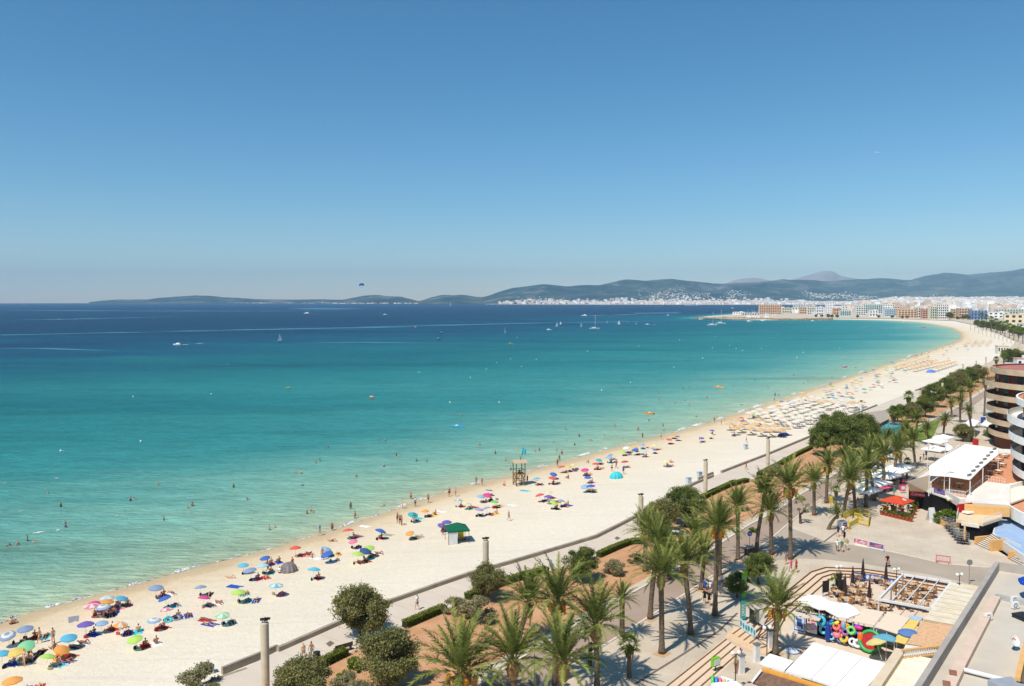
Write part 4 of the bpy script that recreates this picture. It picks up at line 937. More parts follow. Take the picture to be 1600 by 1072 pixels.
def lounger_proto(name='sun_lounger'):
    root = thing(name, '', 'sun lounger'); mb = MB()
    for x in (-.3,.3): mb.tube([(x, -.95,.30),(x, .25,.30)], .025,6)
    for y in (-.95,.25): mb.tube([(-.3, y, .30),(.3, y, .30)], .02,6)
    mb.build('frame', LNG_F, root)
    for x in (-.28,.28):
        for y in (-.8,.15): MB().tube([(x, y, 0),(x, y, .3)], .02,6).build('leg', LNG_F, root)
    MB().box(0,-.35,.31,.36,.6,1.2).build('seat', LNG_C, root)
    mb = MB(); mb.add([(-.3,.25,.32),(.3,.25,.32),(.3,.85,.66),(-.3,.85,.66),(-.3,.25,.37),(.3,.25,.37),(.3,.83,.71),(-.3,.83,.71)], [(3,2,1,0),(4,5,6,7),(0,1,5,4),(1,2,6,5),(2,3,7,6),(3,0,4,7)]); mb.build('backrest', LNG_C, root)
    return root
TWP, BGP, LGP = towel_proto(), bag_proto(), lounger_proto()
for p in (TWP, BGP, LGP): setkids(p)
for p in (TWP,): p.color = (*srgb((80,150,200)),1)

# umbrellas read off the photograph: canopy centre x, y, colour, stripe kind, tilt
UL = [(2,1016, 'skyblue',0),(15,984, 'greyblue',2),(20,1058, 'orange',0),(28,1012, 'yellow',0),(40,976, 'greyblue',0),(43,999, 'mint',0),(70,1018, 'lime',0),(92,1005, 'orange',0),(107,989, 'skyblue',0),
      (134,971, 'purple',0),(144,942, 'pink',1),(147,935, 'magenta',0),(159,965, 'paleblue',0),(161,942, 'paleblue',2),(165,934, 'orange',0),(168,929, 'aqua',1),(183,970, 'orange',1),(186,927, 'skyblue',0),(214,989, 'lime',0),
      (241,962, 'paleblue',2),(243,914, 'greyblue',0),(262,928, 'royal',0),(261,946, 'pink',1),(314,911, 'greyblue',0),(316,928, 'magenta',0),(347,954, 'mint',1),(372,921, 'lime',0),(380,877, 'cyan',0),(393,887, 'greyblue',0),
      (411,878, 'aqua',0),(416,865, 'royal',0),(431,911, 'cyan',1),(462,852, 'red',0),(489,886, 'cyan',0),(505,852, 'paleblue',0),(515,860, 'royal',0),(545,826, 'red',0),(554,839, 'pink',0),(557,862, 'lime',0),(568,855, 'navy',0),(577,852, 'lime',0),
      (590,826, 'royal',0),(642,826, 'orange',0),(643,800, 'teal',0),(664,793, 'orange',0),(688,814, 'purple',0),(698,811, 'purple',0),(717,778, 'skyblue',1),(727,782, 'paleyellow',0),(750,771, 'paleblue',0),(761,769, 'magenta',0),(763,761, 'purple',2),(772,779, 'green',0),
      (747,792, 'lilac',0),(763,790, 'lilac',0),(840,745, 'cyan',0),(846,770, 'red',0),(857,765, 'paleyellow',0),(857,773, 'purple',0),(862,781, 'lime',0),(875,778, 'paleblue',0),(863,736, 'royal',0),(862,744, 'red',0),(880,727, 'red',0),(888,725, 'yellow',0),(897,722, 'paleyellow',0),
      (915,731, 'magenta',0),(919,742, 'royal',0),(915,755, 'paleblue',0),(924,756, 'royal',0),(931,722, 'red',0),(935,714, 'teal',0),(952,712, 'paleblue',0),(956,707, 'greyblue',0),(974,701, 'lime',0),(980,697, 'white',0),(994,700, 'royal',0),(992,695, 'yellow',0),(1003,691, 'paleblue',0),
      (1008,703, 'aqua',0),(1023,693, 'paleyellow',0),(1020,698, 'lilac',0),(1045,684, 'red',0),(1052,676, 'orange',0),(1059,679, 'purple',0),(977,719, 'red',0),(1041,718, 'paleyellow',0),(1096,681, 'purple',0),(1110,676, 'paleyellow',0),(1112,670, 'purple',0),(1145,672, 'lilac',0),(1158,650, 'red',0),(1163,655, 'purple',0),
      (1177,645, 'green',0),(1193,641, 'aqua',0),(1205,636, 'purple',0),(1226,630, 'purple',0),(1216,627, 'yellow',0),(1221,625, 'royal',0),(1233,626, 'royal',0),(1240,631, 'cyan',0),(1239,623, 'paleblue',0),(1260,624, 'royal',0),(1285,621, 'teal',0),(1291,611, 'teal',0),(1293,615, 'green',0),
      (1301,616, 'royal',0),(1310,611, 'red',0),(1323,600, 'skyblue',0),(1324,614, 'royal',0),(1307,621, 'skyblue',0),(1331,621, 'teal',0),(1337,605, 'paleblue',0),(1360,603, 'teal',0),(1365,599, 'red',0),(1377,597, 'pink',0),(1401,592, 'paleblue',0),(1396,589, 'green',0),(1431,564, 'skyblue',0),(1440,566, 'purple',0),
      (1429,570, 'paleblue',0),(1451,556, 'navy',0),(1455,562, 'orange',0),(1482,559, 'red',0),(1445,562, 'white',0),(1386,574, 'paleblue',0),(1395,579, 'skyblue',0),(1408,570, 'orange',0),(1383,573, 'lime',0),(1370,583, 'mint',0)]
def ext(n_): return {1: 'st',2: 'nd',3: 'rd'}.get(n_ % 10 if n_ % 100 not in (11,12,13) else 0, 'th')
LMK = [(0,1000, 'at the left photo edge'),(110,990, 'in the crowded left corner'),(165,940, 'in the left shoreline cluster'),(215,990, 'on the lower left open sand'),(262,940, 'near the left royal parasol'),(316,925, 'near the magenta parasol'),(375,915, 'near the pale lime parasol'),(395,885, 'left of the grey tent'),(455,880, 'beside the grey tent'),
       (500,875, 'right of the grey tent'),(565,850, 'in the lime parasol trio'),(545,830, 'above the lime parasol trio'),(590,826, 'well left of the gazebo'),(645,808, 'shoreward left of the gazebo'),(695,815, 'beside the green gazebo'),(760,775, 'between gazebo and lifeguard tower'),(812,740, 'by the lifeguard tower'),(858,775, 'below right of the tower'),(870,735, 'ashore right of the tower'),
       (918,745, 'left of the cyan tent'),(960,735, 'by the cyan tent'),(955,708, 'shoreward of the cyan tent'),(1005,695, 'right of the cyan tent'),(1050,680, 'on the middle beach'),(1100,675, 'before the straw umbrellas'),(1160,655, 'nearest the straw umbrellas'),(1220,630, 'waterside of the white parasols'),(1270,620, 'far side of white parasols'),(1320,608, 'beyond the white parasols'),
       (1380,588, 'before the far lounger rows'),(1440,565, 'at the far lounger rows'),(1490,550, 'near the beach bend'),(1520,530, 'at the beach bend'),(1420,505, 'on the farthest sand strip')]
def where(x, y): return min(LMK, key=lambda q: (q[0] - x) ** 2 + 4 * (q[1] - y) ** 2)[2]
SEEN = {}
def uniq(base, x, y, near=None):
    for cand in (base + ' ' + where(x, y), base + (f' next to a {near} one ' if near else ' ') + where(x, y)):
        if cand not in SEEN: SEEN[cand] = 1; return cand[:150]
    for w_ in ('leftmost ', 'rightmost ', 'lower ', 'upper ', 'small ', 'farther '):
        c = w_ + cand
        if c not in SEEN: SEEN[c] = 1; return c
    return cand
ru = random.Random(5); PPL = []
for i, (x, y, c, st) in enumerate(UL):
    tl = ru.uniform(-.4,.4) if y > 690 else ru.uniform(-.12,.12); az = ru.uniform(0,6.28)
    h_ = 1.85; p = GS(x, y, h_ - .15); p.z = max(zs(p.x, p.y),0); p.x -= math.sin(tl) * 1.6 * math.cos(az) * 0; nb = min((u for j, u in enumerate(UL) if j != i), key=lambda u: (u[0] - x) ** 2 + (u[1] - y) ** 2)
    wd = {0: '',1: 'and white striped ',2: 'banded '}[st]; nm = UC[c][0]
    lab = uniq(f'{nm} {wd}beach umbrella', x, y, UC[nb[2]][0]); rx, ry = tl * math.cos(az), tl * math.sin(az)
    place(UP[st], p, az, lab, 'umbrellas brought to the beach', ru.uniform(.68,.87), srgb([v + (232 - v) * .24 for v in UC[c][1]]),(rx, ry, az), {'pole': srgb((225,225,222))})
    # towels, bags and people in its shade and beside it
    sh = Vector((1.2,1.35,0)) * .55; tc_ = ru.choice(('blue', 'white', 'pink', 'turquoise', 'navy', 'red', 'black', 'teal')); rz = ru.uniform(-.6,.6) + .7
    q = p + sh + Vector((ru.uniform(-.3,.3), ru.uniform(-.3,.3),0)); q.z = max(zs(q.x, q.y),0) + .005
    place(TWP, q, rz, uniq(f'{tc_} towel shaded by the {nm} umbrella', x, y), 'towels on the beach', None, srgb(CLR[tc_]))
    side_ = Vector((math.cos(rz), math.sin(rz),0))
    if y > 640 or i % 3 == 0:
        kind = ru.choice(('sit', 'lie', 'sit2', 'lie', 'prone', 'sit')); wear = ru.choice(('shorts:navy', 'briefs:black,top:black', 'swimsuit:blue', 'shorts:red', 'briefs:pink,top:pink', 'shorts:black', 'shorts:green', 'briefs:teal,top:teal'))
        pos_ = {'sit': 'sitting upright', 'sit2': 'leaning back', 'lie': 'on their back', 'prone': 'face down'}[kind]; wc = wear.split(':')[1].split(',')[0]; wn = {'s': 'shorts', 'b': 'bikini'}[wear[0]] if not wear.startswith('swim') else 'swimsuit'
        person(q + Vector((0,0,.03)), kind, rz, uniq(f'{wc} {wn} sunbather {pos_} under {nm} umbrella', x, y), wear, 'sunbathers')
        if y > 690 and i % 2 == 0:
            q2 = q + side_ * 1.05; q2.z = max(zs(q2.x, q2.y),0) + .005; t2 = ru.choice(('white', 'turquoise', 'red', 'blue', 'yellow')); place(TWP, q2, rz, uniq(f'{t2} towel beside the {nm} umbrella', x, y), 'towels on the beach', None, srgb(CLR[t2]))
            k2 = ru.choice(('lie', 'prone', 'sit')); w2 = ru.choice(('briefs:black,top:black', 'shorts:blue', 'briefs:orange,top:orange', 'shorts:black')); person(q2 + Vector((0,0,.03)), k2, rz + .05, uniq(f"{w2.split(':')[1].split(',')[0]} clad sunbather {dict(lie='on their back', prone='face down', sit='sitting up')[k2]} beside {nm} umbrella", x, y), w2, 'sunbathers')
    if y > 700:
        q3 = q - side_ * .95; q3.z = max(zs(q3.x, q3.y),0); bc = ru.choice(('navy', 'black', 'khaki', 'red', 'teal')); place(BGP, q3, ru.uniform(0,3), uniq(f'{bc} beach bag by the {nm} umbrella', x, y), 'beach bags', None, srgb(CLR[bc]))
# people standing, walking and wading; (feet x, y, pose, heading, clothes, words)
ST = [(38,1041, 'hips',2.6, 'briefs:black,top:black', 'woman in a black bikini standing hands on hips beside the lime umbrella'),(42,1024, 'stand',.4, 'shorts:grey', 'tall bare chested man in grey shorts behind the woman in black'),(62,1005, 'walk',2.2, 'shorts:yellow', 'man in yellow shorts walking on the left beach'),(83,1006, 'hips',1.2, 'briefs:pink,top:pink', 'woman standing behind the orange umbrella on the left'),
      (17,976, 'sit',.3, 'shorts:navy', 'left one of two people sitting at the waterline by the left edge'),(20,975, 'sit',.2, 'briefs:red,top:red', 'right one of two people sitting at the waterline by the left edge'),(418,894, 'walk',-1.2, 'shirt:brown,shorts:black', 'man in a brown shirt and black shorts right of the grey blue umbrella'),(457,890, 'stand',1.0, 'shorts:black', 'dark figure standing at the grey tent'),(504,875, 'stand',2.9, 'shorts:khaki', 'tanned man standing left of the royal blue umbrella'),(500,837, 'walk',1.5, 'shirt:blue,shorts:navy', 'child in a blue top at the waterline'),
      (519,829, 'stand',-.4, 'shorts:brown', 'slim person standing on the wet sand'),(555,810, 'walk',1.9, 'shorts:black', 'person walking in the shallows in black shorts'),(548,796, 'stand',.7, 'shorts:green', 'person standing in shallow water behind the walker'),(629,795, 'stand',2.0, 'briefs:orange,top:orange', 'woman standing at the water edge left of the teal umbrella'),(625,820, 'hips',.3, 'shorts:black', 'dark haired person in the trio left of the orange umbrella'),(621,817, 'stand',1.0, 'shorts:red', 'boy in red shorts in the trio left of the orange umbrella'),(628,821, 'stand',2.0, 'briefs:navy,top:navy', 'woman in the trio left of the orange umbrella'),
      (642,780, 'stand',-.5, 'shorts:red', 'person standing in the sea in front of the teal umbrella'),(649,792, 'hips',1.0, 'shirt:white,shorts:black', 'person in white top and black shorts behind the teal umbrella'),(647,818, 'stand',.2, 'shirt:teal,shorts:white', 'person in a teal top by the light blue board'),(669,786, 'walk',-.7, 'shorts:navy', 'person walking along the wet sand right of the teal umbrella'),(692,836, 'stand',.8, 'shorts:navy', 'person standing at the left corner of the green gazebo'),(702,776, 'stand',.3, 'shorts:black', 'person walking at the waterline left of the magenta umbrella'),(712,776, 'hips',2, 'shorts:red', 'person at the waterline beside the sky blue umbrella'),
      (744,758, 'stand',.4, 'shorts:khaki', 'left one of two people standing in the shallows left of the tower'),(753,759, 'hips',.8, 'briefs:pink,top:pink', 'right one of two people standing in the shallows left of the tower'),(795,814, 'walk',-2.4, 'shorts:green', 'man in green shorts walking alone on the empty sand'),(788,759, 'sit',.3, 'shorts:red', 'child sitting on the sand left of the lifeguard tower'),(824,756, 'stand',1.0, 'shirt:purple,shorts:navy', 'person in purple at the foot of the lifeguard tower'),(871,729, 'stand',.5, 'briefs:red,top:red', 'woman in red standing at the shore right of the tower'),(874,720, 'hips',.5, 'shorts:khaki', 'person standing in the shallows right of the tower'),(878,711, 'stand',.1, 'shorts:black', 'man in black shorts standing knee deep right of the tower'),
      (888,748, 'sit',.8, 'shorts:orange', 'person sitting alone right of the lifeguard tower'),(919,724, 'sit',.4, 'shorts:white', 'person sitting near the red towel on the mid beach'),(956,737, 'stand',.4, 'shorts:black', 'person in black standing left of the cyan pop up tent'),(963,732, 'walk',1.4, 'briefs:pink,top:pink', 'woman standing behind the cyan pop up tent'),(974,741, 'stand',2.6, 'shirt:blue,shorts:navy', 'person in blue standing right of the cyan pop up tent'),(997,673, 'stand',0, 'shorts:red', 'person in red in the sea beyond the mid beach'),(1004,684, 'stand',.6, 'shorts:orange', 'person standing in the shallows of the mid beach'),(1033,687, 'walk',.2, 'shorts:brown', 'person at the waterline of the mid beach'),
      (1093,693, 'hips',1.4, 'shirt:pink,shorts:white', 'person in pink below the purple umbrella'),(1166,692, 'walk',-2.2, 'shorts:red', 'tanned man walking on the empty sand below the straw umbrellas'),(1116,660, 'stand',.3, 'shorts:red', 'person in red shorts standing at the waterline before the straw umbrellas'),(1127,664, 'stand',1, 'shorts:brown', 'person standing at the sand edge before the straw umbrellas'),(1211,619, 'stand',.3, 'shorts:black', 'dark figure standing in the water off the white parasols'),(1210,626, 'walk',.3, 'shorts:navy', 'person walking at the water edge off the white parasols'),(1297,604, 'stand',.3, 'shorts:brown', 'left of two people at the waterline beyond the white parasols'),(1299.5,604, 'stand',.9, 'briefs:black,top:black', 'right of two people at the waterline beyond the white parasols'),(1337,576, 'stand',.3, 'shorts:black', 'person standing in the far shallows'),
      (1392,590, 'stand',.9, 'shorts:green', 'person standing by the lone pale blue umbrella on the far beach'),(1463,548, 'stand',0, 'shorts:brown', 'person at the far waterline'),(1473,546, 'walk',0, 'shorts:black', 'second person at the far waterline'),(1440,556, 'stand',0, 'shorts:red', 'person at the far waterline by the bend')]
for (x, y, k, a, w_, lab) in ST:
    p = GS(x, y)
    if p.z <= 0.01: p.z = -.35
    person(p, k, a, lab, w_, 'people standing on the beach and at the waterline')
SWM = [(15,850),(28,850),(43,843),(52,845),(75,769),(95,790),(101,815),(103,822),(204,781),(210,779),(247,757),(256,811),(293,792),(300,789),(365,760),(386,779),(301,788),(421,826),(430,823),(480,801),(486,797),(490,799),(462,738),(471,738),(473,757),(494,722),(500,719),(513,697),(557,744),(600,728),(593,685),(602,687),(619,710),(625,711),(651,719),(667,720),(600,789),(717,648),(721,649),(745,696),(750,694),(774,707),(807,700),(836,704),(843,702),(865,690),(870,703),(884,669),(886,686),(898,694),(905,680),(923,686),(944,679),(961,664),(973,684),(1014,656),(1036,664),(1038,671),(1068,606),(1077,604),(1088,649),(1105,620),(1120,650),(1071,624),(1077,632),(1055,629),(1136,661),(1132,656),(790,718),(797,714),(813,716),(798,733),(1158,631),(1187,631),(1217,616),(1231,605),(1256,598),(1300,600 - 12),(1262,594),(1305,578),(1200,606),(1146,602),(1180,592),(1240,585),(1290,570),(1215,579),(1320,560),(1100,596),(990,640),(1030,622)]
sw = random.Random(9)
for i, (x, y) in enumerate(SWM):
    p = G(x, y + 2,0); dpt = {0: -1.30,1: -1.0,2: -.85}[i % 3]; w_ = sw.choice(('shorts:navy', 'briefs:black,top:black', 'shorts:red', 'swimsuit:blue'))
    nb = min(math.hypot(x - a, y - b_) for j, (a, b_) in enumerate(SWM) if j != i)
    if y > 640:
        sea_w = 'in shallows off the left beach' if x < 450 else 'in green water off the middle beach' if x < 760 else 'in the water off the lifeguard tower' if x < 920 else 'in the water off the cyan tent' if x < 1060 else 'in the water off the straw umbrellas'
        ord_ = ('beside another' if nb < 12 else 'swimming alone'); lab = f"bather {'to the shoulders' if dpt < -1.1 else 'to the chest' if dpt < -.9 else 'to the waist'} {ord_} {sea_w}"
        k = 0
        while lab in SEEN and k < 4: lab = ('left hand ', 'farther ', 'nearer ', 'right hand ')[k] + lab.replace('left hand ', '').replace('farther ', '').replace('nearer ', ''); k += 1
        SEEN[lab] = 1
    else: lab = 'tiny bather in the distant shallow water off the far beach'
    person(Vector((p.x, p.y, dpt)), 'swim' if dpt < -1.2 else 'stand', sw.uniform(0,6.2), lab, w_, 'bathers in the sea' if y > 640 else 'distant bathers off the far beach')
# crowd along the waterline of the farther beach: umbrellas and people
rf = random.Random(17); FC = ['skyblue', 'royal', 'paleblue', 'red', 'orange', 'paleyellow', 'purple', 'teal', 'green', 'white', 'pink', 'lilac']
def between(x0, x1, off0, off1):
    x = rf.uniform(x0, x1); y = float(np.interp(x, [s[0] for s in SH[2:26]], [s[1] for s in SH[2:26]])); a = G(x, y, 0); t = rf.uniform(off0, off1); nrm = Vector((.62,-.78,0)) if x < 1440 else Vector((.85,-.5,0)); return a + nrm * t
nfar = 0
for k in range(150):
    p = between(1230,1497,3,26) if k < 115 else None
    if p is None:
        q = G(rf.uniform(1400,1555),0 + rf.uniform(507.5,530),.5); p = q
        if shore_dist([(p.x, p.y)])[0] < 6: continue
    c = rf.choice(FC); z = zs(p.x, p.y); p.z = z; d_ = 'between white parasols and the beach bend' if k < 115 else 'on the crowded strip beyond the beach bend'
    if rf.random() < .62:
        place(UP[0], p, rf.uniform(0,6), f'small {UC[c][0]} umbrella {d_}', f'far {UC[c][0]} umbrellas {d_}',0.9, srgb([v + (232 - v) * .22 for v in UC[c][1]])); nfar += 1
    if NPEOPLE[0] < 292:
        kd = rf.choice(('stand', 'sit', 'lie', 'walk')); wr = rf.choice(('shorts:navy', 'briefs:black,top:black', 'shorts:red'))
        person(p + Vector((1.0,1.0,0)), kd, rf.uniform(0,6), f"tiny {dict(stand='standing', sit='sitting', lie='lying', walk='walking')[kd]} person in {wr.split(':')[1].split(',')[0]} {d_}", wr, f"far {kd} people {d_}")
# field of white parasols with loungers
A_, B_, C_, D_ = G(1172,652,.8), G(1243,671,.8), G(1346,641,.8), G(1268,627,.8)
cnt = 0
for i in range(12):
    for j in range(6):
        u = i / 11; v = j / 5; p = A_.lerp(D_, u).lerp(B_.lerp(C_, u), v); p += Vector((rf.uniform(-.8,.8), rf.uniform(-.8,.8),0)); p.z = zs(p.x, p.y)
        row = ('first row from the water', 'second row from the water', 'third row from the water', 'third row from the promenade', 'second row from the promenade', 'row nearest the promenade')[j]; pos_ = ('near end', 'near part', 'middle', 'far part', 'far end')[min(4, i * 5 // 12)]
        place(WU, p, rf.uniform(0,1), f'white parasol, {row}, {pos_} of the field', f'white parasols, {row}, {pos_}')
        for g_ in (-1,1):
            if j in (5,4) or (i + j + g_) % 2 == 0:
                l_ = p + Vector((g_ * .75 + .6,.5,0)); l_.z = zs(l_.x, l_.y); place(LGP, l_, .7 + rf.uniform(-.1,.1), f'white sun lounger, {row}, {pos_} of the parasols', f'sun loungers, {row}, {pos_}', None, srgb((232,230,222)))
SL_ = [(1140,661),(1148,668),(1156,665),(1164,660),(1172,668),(1180,662),(1188,670),(1196,664),(1203,671),(1211,664),(1219,671),(1228,668),(1186,655),(1150,655),(1258,619),(1264,627),(1271,625),(1280,628),(1290,626),(1298,629),(1310,627),(1318,629),(1330,628),(1340,630),(1347,627),(1255,613)]
for i, (x, y) in enumerate(SL_):
    p = GS(x, y, 2.1); p.z = zs(p.x, p.y); place(SU, p, i, ('straw umbrella at the near edge of the white parasol field' if i < 14 else 'straw umbrella at the far edge of the white parasol field') + (', water side' if i in (12,13,14,25) else ''), 'straw umbrellas near edge' if i < 12 else 'straw umbrellas far side')
    if i % 2 == 0:
        l_ = p + Vector((1.2,.9,0)); cc_ = rf.choice(('navy', 'green', 'khaki')); place(LGP, l_, .8, uniq(f'{cc_} sun lounger under a straw umbrella', x, y), 'sun loungers under the straw umbrellas', None, srgb(CLR[cc_]))
for r_, (xa, ya, xb, yb, n_) in enumerate(((1400,577,1448,563,9),(1412,579,1462,568,9),(1428,581,1482,569,10),(1462,581,1492,571,7),(1506,542,1516,534,4),(1518,542,1527,535,4),(1529,542,1537,535,4),(1541,542,1548,535,4))):
    for k in range(n_):
        t = k / (n_ - 1); p = G(xa + (xb - xa) * t, ya + (yb - ya) * t, .9); p.z = zs(p.x, p.y); d_ = ('first', 'second', 'third', 'fourth')[r_ % 4] + (' row of the far lounger rows' if r_ < 4 else ' short row at the bend of the beach')
        place(SU, p, k, f'straw umbrella in the {d_}', f'straw umbrellas, {d_}')
        place(LGP, p + Vector((1.2,.8,0)),.9, f'dark sun lounger in the {d_}', f'loungers, {d_}', None, srgb(CLR['brown' if k % 2 else 'navy']))
# ------------------------------------------------------------ promenade columns, lamps, benches
COLM = mat('cast_concrete', srgb((196,180,150)),0.9, nscale=1.2, col2=srgb((212,198,170)))
DKM = mat('dark_metal', srgb((54,52,52)),0.5, metal=.3); WHM = mat('white_metal', srgb((232,230,226)),0.45); GRM = mat('grey_metal', srgb((140,140,138)),0.5, metal=.4)
GLOBE = mat('opal_glass', srgb((240,238,230)),0.2)
def column_proto():
    root = thing('light_column', '', 'light column'); MB().lathe([(.36,0),(.36,6.1),(.34,6.15),(.01,6.16)], n=20).build('column', COLM, root, smooth=False)
    for k, (dx, dy) in enumerate(((-.25,.1),(.05,-.1),(.32,.12))):
        hd = MB().tube([(dx * .5, dy * .5,6.15),(dx, dy, 6.42)], .03,6).box(dx, dy, 6.38,6.62 if k == 1 else 6.52,.26,.30, k * .6).build('floodlight', DKM, root)
    return root
CP = column_proto(); setkids(CP)
for (x, yt, lab) in ((415,963, 'tall concrete light column nearest the camera'),(759,838, 'light column behind the small drooping tree'),(1001,770, 'light column left of the dense dark tree'),(1102,717, 'light column at the gap with the ramp walls'),(1199.5,683, 'light column in front of the empty sand by the runner'),(1274,656, 'light column at the corner of the parasol field'),(1345,642, 'pale light column above the wide dark tree group'),(1437,608, 'light column behind the fan palms'),(1472,596, 'light column right of the fan palms'),(1484,583, 'light column with a green tree behind its top'),(1504,569, 'first of three far light columns'),(1525,564, 'second of three far light columns'),(1540,558, 'third of three far light columns')):
    h_ = 6.6; d = (yt - HORY) / (1 - h_ / (CAMZ - GZ)); place(CP, G(x, HORY + d, GZ),0.3, lab, 'light columns along the promenade')
for k in range(13):
    x = 1592 - k * 6.3; y = 541 - k * 2.05; place(CP, G(x, y, GZ),.3, 'slim pale column in the far avenue row along the beach bend', 'far avenue columns')
def bench_proto():
    root = thing('park_bench', '', 'bench')
    MB().box(0,0,.42,.47,1.9,.42).build('seat', WOODB, root); MB().box(0,-.22,.5,.85,1.9,.06).build('backrest', WOODB, root)
    for x in (-.8,.8):
        MB().box(x, 0,0,.42,.06,.4).box(x, -.22,.0,.8,.06,.05).build('leg', DKM, root)
    return root
BP = bench_proto(); setkids(BP)
place(BP, G(536,1018, GZ), R(38), 'dark wooden bench beside the short hedge left of the tamarisk'); place(BP, G(1141,757, GZ), R(48), 'dark bench at the hedge above the fan palm')
def lathe_thing(name, prof, m_, p, label, cat, n=14, group=None):
    mb = MB().lathe(prof, n=n); o = bpy.data.objects.new(name, mb.mesh(name, m_)); COL.objects.link(o); o.location = p; return tag(o, label, cat, group)
def globe_lamp_proto():
    root = thing('street_lamp', '', 'street lamp'); MB().tube([(0,0,0),(0,0,.5),(0,0,3.4)], [.07,.05,.035], 8).tube([(-.3,0,3.25),(-.25,0,3.4),(0,0,3.35),(.25,0,3.4),(.3,0,3.25)], .025,6).build('pole', DKM, root)
    for x in (-.3,.3): MB().ball((x, 0,3.52),.19, n=12).build('globe', GLOBE, root, smooth=True)
    return root
GLP = globe_lamp_proto(); setkids(GLP)
for (x, yt, z, lab) in ((1310,882, CF, 'double globe lamp in the terrace beside the potted palm'),(1400,886, CF, 'double globe lamp left of the white pergola'),(1498,894, GZ, 'double globe lamp between pergola and street sign'),(1149,1015, GZ, 'double globe lamp by the wide steps'),(1198,976, GZ, 'globe lamp left of the thick palm trunk')):
    h_ = 3.72; Hh = CAMZ - z; d = (yt - HORY) / (1 - h_ / Hh); place(GLP, G(x, HORY + d, z),.25, lab, 'double globe street lamps')
def cobra_proto():
    root = thing('road_lamp', '', 'street lamp'); MB().tube([(0,0,0),(0,0,6.5),(-.3,0,7.2),(-1.3,0,7.6)], [.09,.07,.06,.05], 8).build('pole', GRM, root); MB().box(-1.6,0,7.5,7.66,.75,.28).build('lamp_head', WHM, root); return root
CBP = cobra_proto(); setkids(CBP)
for (x, y, sc_, a_, lab) in ((1076,930,1,0, 'road lamp with a curved arm among the garden palms'),(835,1092,.72,3.1, 'road lamp pole at the bottom edge beside the palm shadow'),(1298,800,.8,3, 'road lamp beside the yellow bin')): place(CBP, G(x, y, GZ), a_, lab, 'road lamps',(.5 if sc_ < 1 else 1,1, sc_))
# round blue arrow sign and a round grey sign, each on a pole
def disc_sign(x, yb, h_, r_, m1, label, arrow):
    p = G(x, yb, GZ); root = thing('traffic_sign', label, 'traffic sign', p, 0); MB().tube([(0,0,0),(0,0, h_)], .035,6).build('pole', GRM, root)
    n_ = 20; mb = MB(); vs = [(r_ * math.cos(2 * math.pi * k / n_),-.05, h_ + r_ * .6 + r_ * math.sin(2 * math.pi * k / n_)) for k in range(n_)] + [(r_ * math.cos(2 * math.pi * k / n_),-.02, h_ + r_ * .6 + r_ * math.sin(2 * math.pi * k / n_)) for k in range(n_)]
    mb.add(vs, [tuple(range(n_)), tuple(range(2 * n_ - 1, n_ - 1,-1))] + [(k, k + n_, (k + 1) % n_ + n_, (k + 1) % n_) for k in range(n_)]); pl = mb.build('sign_plate', m1, root)
    if arrow:
        z = h_ + r_ * .6; mb = MB(); pts = [(-.22,.06),(-.1,.06),(.05,.0),(.02,.14),(.28,-.05),(-.02,-.2),(.02,-.07),(-.14,-.02),(-.22,-.02)]
        pts = [(a * r_ / .38, b_ * r_ / .38) for a, b_ in pts]; mb.add([(a, -.056, z + b_) for a, b_ in pts], [tuple(range(len(pts)))]); mb.build('arrow', WHM, pl)
    return root
disc_sign(1171,862,2.3,.34, mat('sign_blue', srgb((30,90,180)),.4), 'round blue traffic sign with a white arrow at the road', True)
disc_sign(1514,913,2.5,.36, GRM, 'round grey backed traffic sign by the side street', False)
# bins, boxes
lathe_thing('litter_bin', [(.05,0),(.3,.0),(.33,.8),(.36,.95),(.2,1.02),(.01,1.03)], DKM, G(495,1034, GZ), 'dark grey round litter bin right of the two walkers', 'litter bin')
lathe_thing('litter_bin', [(.05,0),(.3,.0),(.34,.9),(.3,1.1),(.01,1.15)], mat('yellow_plastic', srgb((226,190,30)),.5), G(1299,786, GZ), 'yellow litter bin at the palm trunk', 'litter bin')
for (x, y, lab) in ((1168,868, 'left grey recycling bin beside the road palm'),(1174,866, 'right grey recycling bin beside the road palm')):
    p = G(x, y, GZ); o = thing('recycling_bin', lab, 'bin', p, .5, 'grey recycling bins'); MB().box(0,0,.08,1.0,.6,.6).build('bin_body', DKM, o); MB().box(0,.02,1.0,1.08,.66,.68).build('lid', GRM, o)
p = GS(326,1052); o = thing('service_box', 'small pale blue service box on the sand left of the ramp wall', 'box', p, .6); MB().box(0,0,0,.75,.8,.7).build('box_body', mat('box_grey', srgb((190,200,208)),.6), o); MB().box(0,0,.75,.8,.88,.78).build('lid', mat('box_blue', srgb((150,176,200)),.6), o)
for (x, y, lab) in ((1076,753, 'small white box behind the dense dark tree at the wall'),(1165,700, 'blue white recycling boxes on the sand by the runner'),(1093,744, 'small white sign board on the sand by the ramp walls')):
    p = G(x, y, 1.2); o = thing('service_box', lab, 'box', p, .6); MB().box(0,0,-.2,.8,1.0,.6).build('box_body', _M['box_grey'], o); MB().box(0,0,.8,.86,1.1,.7).build('lid', _M['box_blue'], o)
struct(MB().flat(W([(509,1006),(516,1001),(523,1005),(515,1011)]), GZ + .008), 'manhole_cover', DR)
struct(MB().flat(W([(960,841),(964,838),(970,841),(964,844)]), GZ + .008), 'manhole_cover', DR)
# tree pits
for (x, y) in [(q[0], q[1]) for q in PL[:19]]:
    p = G(x, y, GZ); struct(MB().flat([(p.x - 1, p.y - .2),(p.x, p.y - 1),(p.x + 1, p.y + .1),(p.x, p.y + .9)], GZ + .02), 'tree_pit', mat('pit_soil', srgb((196,160,118)),1.0))
